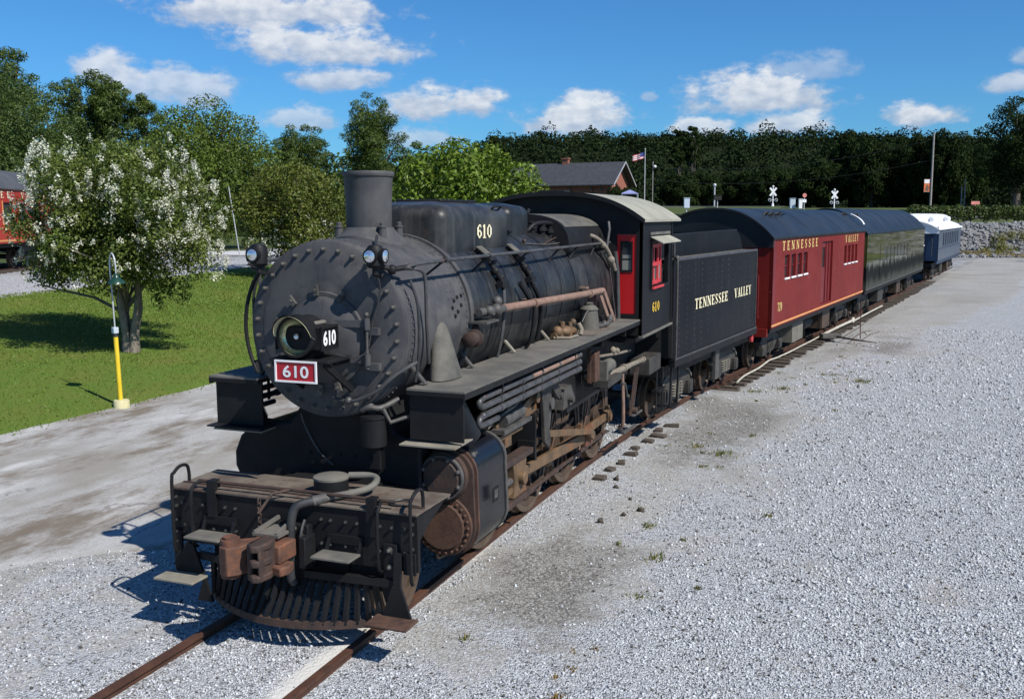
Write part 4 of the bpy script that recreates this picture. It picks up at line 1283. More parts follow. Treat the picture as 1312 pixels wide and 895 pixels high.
# handrails
for sx_ in (1, -1):
    mb = MB().tube([(sx_ * 0.90, 8.55, 3.42), (sx_ * 0.92, 8.75, 3.46), (sx_ * 0.94, 11.5, 3.475), (sx_ * 0.96, 15.58, 3.49)], 0.021, 8)
    rail = P(mb, 'handrail', 'pipe_grey')
    for y in (9.15, 10.35, 11.65, 12.9, 13.75, 14.7):
        b = br(y) if y > 10 else 0.9
        z = 3.30
        x = math.sqrt(max(b * b - (z - ZC) ** 2, 0))
        P(MB().tube([(sx_ * x, y, z), (sx_ * 0.935, y + 0.12, 3.47)], 0.014, 6).ball((sx_ * 0.935, y + 0.12, 3.47), 0.03, 8, 5), 'rail_stanchion', 'black_paint', rail)
    # pipe that drops from the rail along the smokebox
    P(MB().tube([(sx_ * 0.62, 8.42, 3.45), (sx_ * 0.80, 8.52, 3.42), (sx_ * 0.93, 8.68, 3.40), (sx_ * 0.965, 8.74, 3.30), (sx_ * 0.955, 8.78, 2.9), (sx_ * 0.93, 8.86, 2.55), (sx_ * 0.91, 8.9, 2.45)], 0.020, 8), 'smokebox_pipe', 'pipe_grey')
    P(MB().tube([(sx_ * 0.88, 8.58, 3.30), (sx_ * 0.95, 8.60, 3.05), (sx_ * 0.945, 8.62, 2.6), (sx_ * 0.90, 8.62, 2.30)], 0.016, 8), 'drain_pipe', 'hose_black')
    # curved grab iron round the rim
    pts = []
    for k in range(14):
        a = R(66 - k * 7.4)
        pts.append((sx_ * 0.955 * math.sin(R(90) - a + 0) if False else sx_ * 0.955 * math.cos(a), 8.46, ZC + 0.955 * math.sin(a)))
    if sx_ < 0:
        P(MB().tube([(-0.87, 8.48, ZC + 0.30 + 0.30)] + [p for p in pts if p[2] < 3.42] + [(-0.86, 8.48, ZC - 0.35)], 0.020, 8), 'grab_iron', 'black_paint')
# thin wire across the front, from marker to headlamp
P(MB().tube([(0.62, 8.36, 3.42), (0.64, 8.42, 3.2), (0.56, 8.40, 2.9), (0.50, 8.38, 2.62), (0.38, 8.30, 2.56), (0.25, 8.2, 2.60)], 0.009, 5), 'wire', 'hose_black')

# classification lamps
for sx_ in (1, -1):
    c = Vector((sx_ * 0.655, 8.30, 3.545))
    mb = MB().lathe([(0.0, -0.12), (0.06, -0.115), (0.085, -0.09), (0.088, 0.06), (0.06, 0.10), (0.0, 0.11)], c, 'z', 20, False, False)
    lamp = P(mb, 'marker_lamp', 'black_paint')
    for d in ((0, -1, 0), (sx_ * 1, 0, 0)) if sx_ > 0 else ((0, -1, 0), (-0.9, -0.4, 0)):
        d = Vector(d).normalized()
        P(MB().cyl(c + d * 0.05, c + d * 0.112, 0.068, 0.072, 20), 'lens_hood', 'black_paint', lamp)
        n_ = MB().lathe([(0.0, 0.128), (0.03, 0.124), (0.056, 0.113), (0.058, 0.10)], (0, 0, 0), 'z', 18, False, True)
        q = d.to_track_quat('Z', 'Y')
        n_.v = [tuple(c + q @ Vector(v)) for v in n_.v]
        P(n_, 'lens', 'lamp_glass', lamp)
    mb = MB().cyl(c + Vector((0, 0, -0.18)), c + Vector((0, 0, -0.1)), 0.03, n=10)
    mb.bar(c + Vector((0, 0, -0.17)), c + Vector((-sx_ * 0.07, 0.24, -0.22)), 0.05, 0.03)
    P(mb, 'lamp_bracket', 'black_paint', lamp)
P(MB().tube([(-0.62, 8.34, 3.40), (-0.78, 8.5, 3.44), (-0.84, 8.6, 3.40)], 0.018, 8), 'lamp_conduit', 'black_paint')
P(MB().tube([(0.68, 8.34, 3.45), (0.76, 8.44, 3.41), (0.86, 8.60, 3.43)], 0.026, 8).ball((0.76, 8.44, 3.41), 0.05, 8, 5), 'lamp_conduit', 'black_paint')
P(MB().tube([(0.30, 9.0, 3.72), (0.45, 8.7, 3.66), (0.6, 8.42, 3.6)], 0.016, 6), 'lamp_wire', 'hose_black')

# headlight
hl = P(MB().lathe([(0.185, 7.895), (0.200, 7.90), (0.200, 8.0), (0.192, 8.02), (0.192, 8.16), (0.15, 8.24), (0.0, 8.26)], (0.0, 0, 2.79), 'y', 36, False, False), 'headlight', 'black_paint', ang=30)
P(MB().lathe([(0.178, 7.900), (0.170, 7.925), (0.14, 7.965), (0.08, 7.995), (0.0, 8.005)], (0.0, 0, 2.79), 'y', 32, False, False), 'reflector', 'reflector', hl)
P(MB().lathe([(0.172, 7.885), (0.196, 7.885), (0.202, 7.90), (0.190, 7.93), (0.172, 7.91)], (0.0, 0, 2.79), 'y', 36, False, False), 'lamp_rim', 'black_paint', hl)
P(MB().ball((0, 7.93, 2.79), 0.030, 10, 6).cyl((0, 7.93, 2.79), (0, 8.0, 2.79), 0.016, n=8), 'bulb', 'lamp_glass', hl)
mb = MB(); rings = []
for rr in (0.203, 0.213):
    for yy in (0, 1):
        ring = []
        for k in range(19):
            a = R(-8 + 196 * k / 18)
            ext = 0.135 * (math.sin(max(0, min(1, k / 18)) * math.pi)) ** 0.35
            ring.append((rr * math.cos(a), 7.93 - (yy * ext), 2.79 + rr * math.sin(a)))
        rings.append(ring)
mb.loft([rings[0], rings[1]], cap=False, closed=False)
P(mb, 'hood', 'visor_inner', hl, ang=40)
mb = MB(); ring0 = []; ring1 = []
for k in range(19):
    a = R(-6 + 192 * k / 18); ext = 0.133 * (math.sin(k / 18 * math.pi)) ** 0.35
    ring0.append((0.217 * math.cos(a), 7.93, 2.79 + 0.217 * math.sin(a))); ring1.append((0.217 * math.cos(a), 7.93 - ext, 2.79 + 0.217 * math.sin(a)))
mb.loft([ring0, ring1], cap=False, closed=False)
P(mb, 'hood_shell', 'black_paint', hl, ang=40)
bx = P(MB().box(-0.245, 0.245, 7.96, 8.25, 2.66, 2.885), 'number_box', 'black_paint', hl, bevel=0.012)
for sx_ in (1, -1):
    mb = MB()
    for (a, b, c, d) in ((7.955, 8.255, 2.865, 2.89), (7.955, 8.255, 2.655, 2.68), (7.955, 7.975, 2.68, 2.865), (8.235, 8.255, 2.68, 2.865)):
        mb.box(sx_ * 0.246, sx_ * 0.262, a, b, c, d)
    P(mb, 'number_frame', 'black_paint', hl)
    text('610', 0.145, 'number', 'white_paint', hl, (sx_ * 0.250, 8.105, 2.772), (0, sx_, 0), (0, 0, 1), width=0.225, bold=0.035)
P(MB().box(-0.16, 0.16, 8.02, 8.22, 2.885, 2.93), 'number_box_lid', 'dusty_steel', hl, bevel=0.02)
br_ = P(MB().box(-0.30, 0.36, 7.90, 8.34, 2.545, 2.575), 'headlight_bracket', 'black_paint', bevel=0.006)
mb = MB()
for x in (-0.26, 0.30):
    mb.bar((x, 7.93, 2.54), (x, 8.42, 2.22), 0.03, 0.06)
    mb.bar((x, 8.1, 2.53), (x, 8.44, 2.53), 0.04, 0.05)
mb.box(-0.12, 0.12, 8.0, 8.2, 2.575, 2.665)
P(mb, 'bracket_arm', 'black_paint', br_)
np_ = P(MB().box(-0.205, 0.245, 7.868, 7.885, 2.365, 2.565), 'number_plate', 'plate_red', bevel=0.004)
mb = MB()
for a, b, c, d in ((-0.21, 0.25, 2.553, 2.570), (-0.21, 0.25, 2.360, 2.377), (-0.21, -0.193, 2.377, 2.553), (0.233, 0.25, 2.377, 2.553)):
    mb.box(a, b, 7.858, 7.872, c, d)
P(mb, 'plate_border', 'white_paint', np_)
text('610', 0.118, 'number', 'white_paint', np_, (0.02, 7.868, 2.465), (1, 0, 0), (0, 0, 1), width=0.285, bold=0.02, ext=0.005)

# ---- pilot beam and deck
beam = P(MB().box(-1.36, 1.36, 7.70, 7.75, 0.80, 1.33), 'pilot_beam', 'black_paint', bevel=0.006)
mb = MB().box(-1.36, 1.36, 7.675, 7.86, 1.332, 1.355).box(-1.36, 1.36, 7.862, 8.42, 1.332, 1.350)
P(mb, 'deck', 'deck_plate', bevel=0.004)
P(MB().box(-1.34, 1.34, 7.845, 7.875, 1.352, 1.366), 'deck_seam', 'rust_dark', beam)
for sx_ in (1, -1):
    P(MB().prism([(7.752, 1.05), (7.752, 1.33), (8.40, 1.33), (8.30, 1.30), (7.95, 1.16)], 'x', sx_ * 1.30, sx_ * 1.335), 'beam_gusset', 'black_paint', beam)
    P(MB().prism([(7.752, 0.80), (7.752, 1.33), (8.40, 1.33), (8.30, 1.12), (7.95, 0.85)], 'x', sx_ * 0.55, sx_ * 0.58), 'beam_gusset', 'black_paint', beam)
bolt_black = bolt_front.data.copy(); bolt_black.name = 'bolt'
bolt_black.materials.clear(); bolt_black.materials.append(MATS['boiler_paint'])
bolt_rust = bolt_front.data.copy(); bolt_rust.materials.clear(); bolt_rust.materials.append(MATS['rusty_iron'])
bl = []
for x in (-1.22, -1.12, -0.98, -0.86, -0.72, -0.60, 0.36, 0.46, 0.62, 0.74, 0.98, 1.10, 1.22):
    for z in (1.20, 0.97):
        if abs(x) > 0.3: bl.append((x, z))
for x in (-1.30, 1.31):
    for z in (1.25, 1.16, 1.02, 0.9, 0.80): bl.append((x, z))
for x, z in bl:
    o = cp(bolt_front, beam, loc_of((x, 7.70, z))); o.scale = (0.75, 0.7, 0.75); o.data = bolt_black
# straps and plates on the beam front
for x0, x1, z0, z1 in ((-0.30, 0.02, 0.80, 1.12), (0.14, 0.26, 0.62, 1.12), (1.02, 1.16, 0.52, 1.05), (-1.34, -1.24, 0.5, 0.92), (1.22, 1.345, 0.78, 0.98)):
    P(MB().box(x0, x1, 7.672, 7.697, z0, z1), 'strap', 'black_paint', beam, bevel=0.004)
for z in (1.06, 0.9):
    o = cp(bolt_front, beam, loc_of((0.2, 7.672, z)))
for z in (1.0, 0.84):
    o = cp(bolt_front, beam, loc_of((1.09, 7.672, z)))
# grab irons on the beam
for x, y0 in ((-1.30, 7.665), (-1.05, 7.655), (1.00, 7.655), (1.32, 7.665)):
    big = abs(x) > 1.2
    if big:
        pts = [(x, y0, 0.70), (x, y0 - 0.03, 0.80), (x, y0 - 0.03, 1.42), (x, y0 + 0.01, 1.50), (x, y0 + 0.10, 1.545), (x, y0 + 0.20, 1.53), (x, y0 + 0.23, 1.45), (x, y0 + 0.23, 1.35)]
    else:
        pts = [(x, y0 + 0.02, 0.78), (x, y0 - 0.04, 0.86), (x, y0 - 0.05, 1.30), (x, y0, 1.40), (x + 0.03 * (1 if x < 0 else -1), y0 + 0.08, 1.43)]
    P(MB().tube(pts, 0.017, 8), 'grab_iron', 'black_paint', beam)
# uncoupling lever with its posts
mb = MB().tube([(-1.05, 7.735, 1.43), (-0.2, 7.735, 1.435), (0.55, 7.735, 1.435), (1.12, 7.735, 1.43)], 0.018, 8)
mb.tube([(0.0, 7.735, 1.435), (-0.12, 7.62, 1.42), (-0.2, 7.50, 1.25)], 0.016, 6)
lever = P(mb, 'uncoupling_lever', 'rust_dark')
for x in (-0.86, 0.90):
    P(MB().box(x - 0.045, x + 0.045, 7.66, 7.70, 1.10, 1.46).box(x - 0.04, x + 0.04, 7.70, 7.76, 1.38, 1.46), 'lever_post', 'black_paint', lever)
# chain
for k in range(9):
    z = 1.36 - k * 0.045
    mb = MB(); pts = []
    for i in range(9):
        t = 2 * math.pi * i / 8
        pts.append((-0.21 + (0.020 * math.cos(t) if k % 2 else 0.004), 7.53 + (0.0 if k % 2 else 0.020 * math.cos(t)), z + 0.032 * math.sin(t)))
    P(mb.tube(pts, 0.0065, 5, caps=False), 'chain_link', 'rust_dark', lever)
# round pot on the deck and the hose running round it
pot = P(MB().lathe([(0.175, 1.352), (0.165, 1.36), (0.165, 1.49), (0.172, 1.495), (0.172, 1.515), (0.16, 1.522), (0.0, 1.524)], (0.26, 8.05, 0), 'z', 32), 'sand_pot', 'dusty_steel')
P(MB().lathe([(0.167, 1.353), (0.168, 1.49), (0.169, 1.491)], (0.26, 8.05, 0), 'z', 32, False, False), 'pot_shell', 'black_paint', pot)
P(MB().tube([(0.38, 8.18, 1.50), (0.55, 8.24, 1.50), (0.66, 8.22, 1.49), (0.69, 8.14, 1.46), (0.66, 8.04, 1.43), (0.55, 7.90, 1.41), (0.42, 7.76, 1.40), (0.34, 7.68, 1.38)], 0.034, 10), 'pipe', 'dusty_steel')
P(MB().tube([(0.34, 7.68, 1.38), (0.25, 7.62, 1.37), (0.17, 7.56, 1.33), (0.14, 7.53, 1.20), (0.13, 7.52, 0.95), (0.12, 7.53, 0.68), (0.13, 7.56, 0.60)], 0.042, 10), 'air_hose', 'hose_black')
P(MB().cyl((0.40, 7.74, 1.40), (0.30, 7.66, 1.375), 0.05, n=12), 'hose_clamp', 'grey_iron')
P(MB().tube([(0.20, 7.66, 1.1), (0.21, 7.58, 1.0), (0.215, 7.55, 0.85), (0.20, 7.58, 0.72), (0.16, 7.64, 0.70)], 0.016, 8), 'signal_hose', 'hose_black')
P(MB().cyl((0.19, 7.70, 0.93), (0.19, 7.60, 0.93), 0.055, n=14).cyl((0.19, 7.70, 0.78), (0.19, 7.62, 0.78), 0.05, n=12), 'angle_cock', 'rust_dark')
P(MB().tube([(1.15, 7.85, 1.37), (1.02, 7.84, 1.372), (0.98, 7.92, 1.372), (1.06, 8.02, 1.372), (1.16, 8.0, 1.372)], 0.010, 6), 'wire_loop', 'hose_black')

for o in loco.children:
    if o.name.split('.')[0] in ('pilot_beam', 'deck', 'uncoupling_lever', 'sand_pot', 'pipe', 'air_hose', 'hose_clamp', 'wire_loop'):
        o.location.z -= 0.085
# coupler
cpl = P(MB().box(-0.115, 0.115, 7.25, 7.70, 0.80, 1.04), 'coupler', 'coupler_rust', bevel=0.02)
P(MB().prism([(-0.30, 6.94), (-0.18, 6.90), (-0.10, 6.98), (-0.06, 7.12), (0.02, 7.20), (0.05, 7.30), (-0.12, 7.32), (-0.26, 7.20), (-0.32, 7.06)], 'z', 0.72, 1.03), 'knuckle', 'coupler_rust', cpl, bevel=0.015)
P(MB().cyl((-0.235, 7.04, 0.68), (-0.235, 7.04, 1.09), 0.10, n=18).cyl((-0.235, 7.04, 1.09), (-0.235, 7.04, 1.115), 0.07, n=14), 'knuckle_pin', 'coupler_rust', cpl)
mb = MB().prism([(0.0, 7.00), (0.10, 6.92), (0.17, 6.95), (0.20, 7.10), (0.17, 7.24), (0.02, 7.30)], 'z', 1.00, 1.08)
mb.prism([(0.0, 7.00), (0.10, 6.92), (0.17, 6.95), (0.20, 7.10), (0.17, 7.24), (0.02, 7.30)], 'z', 0.84, 0.92)
mb.prism([(0.0, 7.00), (0.10, 6.92), (0.17, 6.95), (0.20, 7.10), (0.17, 7.24), (0.02, 7.30)], 'z', 0.68, 0.76)
mb.box(0.0, 0.06, 6.98, 7.3, 0.68, 1.08).box(0.14, 0.18, 6.96, 7.22, 0.68, 1.08)
P(mb, 'guard_arm', 'rust_dark', cpl, bevel=0.02)
P(MB().prism([(0.16, 7.16), (0.30, 7.12), (0.34, 7.22), (0.30, 7.36), (0.14, 7.36)], 'z', 0.70, 0.80).box(0.08, 0.24, 7.2, 7.5, 0.80, 1.0), 'coupler_lug', 'coupler_rust', cpl, bevel=0.02)
P(MB().box(-0.30, 0.30, 7.62, 7.70, 0.70, 1.10).box(-0.34, -0.26, 7.5, 7.7, 0.66, 1.0).box(0.26, 0.34, 7.5, 7.7, 0.66, 1.0), 'coupler_pocket', 'black_paint', cpl, bevel=0.01)
P(MB().box(-0.16, 0.16, 7.3, 7.69, 1.045, 1.075).bar((-0.15, 7.32, 1.07), (-0.08, 7.66, 1.15), 0.03, 0.04).bar((0.12, 7.32, 1.07), (0.10, 7.66, 1.15), 0.03, 0.04), 'coupler_cap', 'dusty_steel', cpl)
cpl.scale = (0.88, 0.92, 0.86); cpl.location = (0.0, -0.36, 0.12)
# steps
for x, y, z, w, d, mtl in ((-1.10, 7.46, 0.44, 0.46, 0.24, 'tan_plate'), (1.18, 7.50, 0.30, 0.42, 0.26, 'rusty_iron'), (-0.78, 7.50, 0.88, 0.40, 0.24, 'dusty_steel'), (0.62, 7.50, 0.85, 0.40, 0.22, 'dusty_steel')):
    st = P(MB().box(x - w / 2, x + w / 2, y - d / 2, y + d / 2, z - 0.012, z + 0.012), 'step', mtl, bevel=0.006)
    if z < 0.6:
        mb = MB().prism([(x - w * 0.35, z), (x + w * 0.35, z), (x + w * 0.10, z + 0.30), (x - w * 0.10, z + 0.30)], 'y', 7.60, 7.63).bar((x, 7.62, z + 0.2), (x, 7.66, 0.9), 0.07, 0.03, (0, 1, 0))
    else:
        mb = MB().bar((x - w * 0.42, y + d / 2, z - 0.02), (x - w * 0.42, 7.69, z + 0.12), 0.03, 0.02).bar((x + w * 0.42, y + d / 2, z - 0.02), (x + w * 0.42, 7.69, z + 0.12), 0.03, 0.02).box(x - w * 0.46, x + w * 0.46, 7.672, 7.698, z + 0.06, z + 0.14)
    P(mb, 'step_bracket', 'black_paint', st)
# slatted pilot
def pil(x, top):
    return 7.66 if top else 7.42 + 0.42 * min(abs(x) / 1.02, 1.0) ** 2


P(MB().bar((-1.02, 7.66, 0.615), (-0.35, 7.60, 0.60), 0.05, 0.07), 'pilot_top_bar', 'black_paint')
P(MB().bar((0.22, 7.62, 0.60), (1.13, 7.68, 0.60), 0.06, 0.07), 'pilot_top_bar', 'black_paint')
mb = MB(); rings = []
for k in range(25):
    x = -1.0 + 2.06 * k / 24
    y = pil(x, False)
    rings.append([(x, y - 0.02, 0.13), (x, y + 0.025, 0.13), (x, y + 0.025, 0.20), (x, y - 0.02, 0.20)])
P(mb.loft(rings), 'pilot_bottom_bar', 'rust_dark')
slat0 = MB().box(-0.023, 0.023, -0.022, 0.022, -0.5, 0.5).build('slat', 'black_paint', loco, ang=0, bevel=0.004, off=(0, 0, 0)); OFF[slat0.name] = LO
xs_s = list(np.linspace(-0.97, 1.03, 22))
for k, x in enumerate(xs_s):
    o = slat0 if k == 0 else cp(slat0, loco)
    xt = x * 0.94 + 0.04
    yt = 7.68; zt = 0.585
    if -0.42 < x < 0.15: zt = 0.52; yt = 7.62
    p0 = Vector((x, pil(x, False), 0.17)); p1 = Vector((xt, yt, zt))
    mid = (p0 + p1) / 2; d = p1 - p0
    o.location = loc_of(mid)
    o.rotation_mode = 'QUATERNION'
    zq = d.normalized(); xq = Vector((1, 0, 0)); xq = (xq - zq * xq.dot(zq)).normalized(); yq = zq.cross(xq)
    o.rotation_quaternion = Matrix((xq, yq, zq)).transposed().to_quaternion()
    o.scale = (1, 1, d.length)
mb = MB()
for x in (-0.95, 0.98):
    mb.prism([(x - 0.09, 0.16), (x + 0.09, 0.16), (x, 0.42)], 'y', 7.62, 7.65)
P(mb, 'pilot_bracket', 'black_paint')
P(MB().box(-0.95, 0.95, 7.80, 7.84, 0.45, 0.72).box(-0.6, 0.6, 7.76, 8.1, 0.62, 0.72), 'pilot_frame', 'black_paint')

# ---- wheels
def spoked(name_root, r_, nsp, cw, parent):
    """wheel centred at the origin, axis x, tread outwards +x"""
    tire = MB().lathe([(r_ - 0.075, -0.055), (r_ + 0.028, -0.055), (r_ + 0.028, -0.030), (r_, -0.018), (r_ - 0.006, 0.070), (r_ - 0.075, 0.070), (r_ - 0.075, -0.055)], (0, 0, 0), 'x', 48, False, False)
    c = MB().lathe([(r_ - 0.14, -0.03), (r_ - 0.072, -0.04), (r_ - 0.072, 0.055), (r_ - 0.14, 0.045), (r_ - 0.14, -0.03)], (0, 0, 0), 'x', 48, False, False)
    c.lathe([(0.0, -0.06), (0.15, -0.06), (0.15, 0.085), (0.0, 0.085)], (0, 0, 0), 'x', 24, False, False)
    for k in range(nsp):
        a = 2 * math.pi * (k + 0.5) / nsp
        u = Vector((0, math.cos(a), math.sin(a)))
        c.bar(u * 0.13, u * (r_ - 0.11), 0.06, 0.05, (1, 0, 0))
    if cw:
        poly = []
        for k in range(13):
            a = R(-90 - cw / 2 + cw * k / 12); poly.append(((r_ - 0.10) * math.cos(a), (r_ - 0.10) * math.sin(a)))
        poly += [(0.20, -0.30), (-0.20, -0.30)]
        c.prism(poly, 'x', -0.03, 0.078)
        c.cyl((-0.05, 0, 0.355), (0.10, 0, 0.355), 0.12, n=20)
        c.bar((0.02, 0, 0.05), (0.02, 0, 0.33), 0.16, 0.12, (1, 0, 0))
    return c, tire


CRANK = R(-104)     # crank pins point back and slightly down
DRV = (10.52, 12.09, 13.66, 15.22)
RD = 0.725
wheel_src = None
for y in DRV:
    for sx_ in (1, -1):
        if wheel_src is None:
            c, t_ = spoked('driving', RD, 14, 80, loco)
            w = c.build('driving_wheel', 'wheel_iron', loco, ang=35, off=(0, 0, 0)); OFF[w.name] = (0, 0, 0)
            tr = t_.build('tire', 'tire_steel', w, ang=35)
            wheel_src = w
        else:
            w = copy_tree(wheel_src, parent=loco)
        w.location = loc_of((sx_ * 0.765, y, RD + 0.0))
        w.rotation_euler = (CRANK if sx_ > 0 else CRANK + R(90) , 0, 0)
        if sx_ < 0:
            w.rotation_euler = (-CRANK + R(90), 0, R(180))
        if y == DRV[0] and sx_ > 0: pass
    P(MB().cyl((-0.75, y, RD), (0.75, y, RD), 0.09, n=12), 'axle', 'rust_dark')
c, t_ = spoked('pilot', 0.42, 9, 0, loco)
pw = c.build('pilot_wheel', 'wheel_iron', loco, ang=35, off=(0, 0, 0)); OFF[pw.name] = (0, 0, 0)
t_.build('tire', 'tire_steel', pw, ang=35)
pw.location = loc_of((0.765, 8.38, 0.42))
pw2 = copy_tree(pw, parent=loco); pw2.location = loc_of((-0.765, 8.38, 0.42)); pw2.rotation_euler = (0, 0, R(180))
P(MB().cyl((-0.75, 8.38, 0.42), (0.75, 8.38, 0.42), 0.08, n=12).box(-0.6, 0.6, 7.95, 8.8, 0.50, 0.62), 'pilot_truck', 'black_paint')

# ---- frame, saddle, firebox
fr = MB()
for x in (-0.58, 0.58):
    fr.box(x - 0.06, x + 0.06, 7.9, 18.0, 0.86, 1.22)
fr.box(-0.52, 0.52, 8.2, 8.8, 0.70, 1.25).box(-0.5, 0.5, 10.4, 10.7, 0.9, 1.5).box(-0.5, 0.5, 13.0, 13.2, 0.9, 1.5)
P(fr, 'frame', 'black_paint')
sad = MB()
prof = [(-0.86, 1.76), (-1.10, 1.70), (-1.26, 1.58), (-1.34, 1.40), (-1.34, 1.24), (-1.24, 1.04), (-0.9, 0.95), (-0.5, 0.9), (0.5, 0.9), (0.9, 0.95), (0.9, 1.66), (0.62, 1.74), (0.50, 1.95), (0.44, 2.15), (-0.44, 2.15), (-0.50, 1.95), (-0.62, 1.78)]
sad.prism(prof, 'y', 8.70, 9.78)
P(sad, 'cylinder_saddle', 'black_paint', bevel=0.03)
P(MB().box(-0.46, 0.46, 8.66, 8.72, 1.36, 2.0), 'saddle_cover', 'black_paint')
for x in (-0.36, -0.18, 0, 0.18, 0.36):
    P(MB().ball((x, 8.66, 1.48), 0.022, 6, 4), 'stud', 'black_paint')
P(MB().tube([(-0.42, 8.60, 1.90), (-0.38, 8.62, 1.75), (-0.24, 8.64, 1.5), (-0.05, 8.60, 1.38)], 0.008, 5), 'wire', 'grey_iron')
P(MB().box(-0.98, 0.98, 13.0, 17.3, 1.15, 2.35).box(-0.75, 0.75, 13.2, 15.6, 0.80, 1.15), 'firebox', 'black_paint', bevel=0.03)
# hanging air bottle
bot = P(MB().lathe([(0.0, 1.63), (0.10, 1.635), (0.128, 1.66), (0.128, 1.935), (0.138, 1.94), (0.138, 1.965), (0.10, 1.975), (0.05, 1.98), (0.05, 2.02), (0.0, 2.03)], (0.50, 8.48, 0), 'z', 24, False, False), 'air_bottle', 'black_paint', ang=30)
P(MB().tube([(0.42, 8.40, 2.02), (0.50, 8.40, 2.06), (0.60, 8.45, 2.05), (0.72, 8.6, 2.12)], 0.028, 8).tube([(0.62, 8.46, 2.04), (0.68, 8.5, 1.9), (0.85, 8.62, 1.96)], 0.022, 8).ball((0.5, 8.42, 2.06), 0.045, 8, 5), 'bottle_pipe', 'grey_iron', bot)
P(MB().tube([(0.10, 8.395, 2.13), (0.22, 8.38, 2.11), (0.40, 8.37, 2.13), (0.62, 8.36, 2.24), (0.80, 8.42, 2.40), (0.93, 8.6, 2.50)], 0.018, 8).ball((0.28, 8.38, 2.115), 0.04, 8, 5), 'blower_pipe', 'pipe_grey')

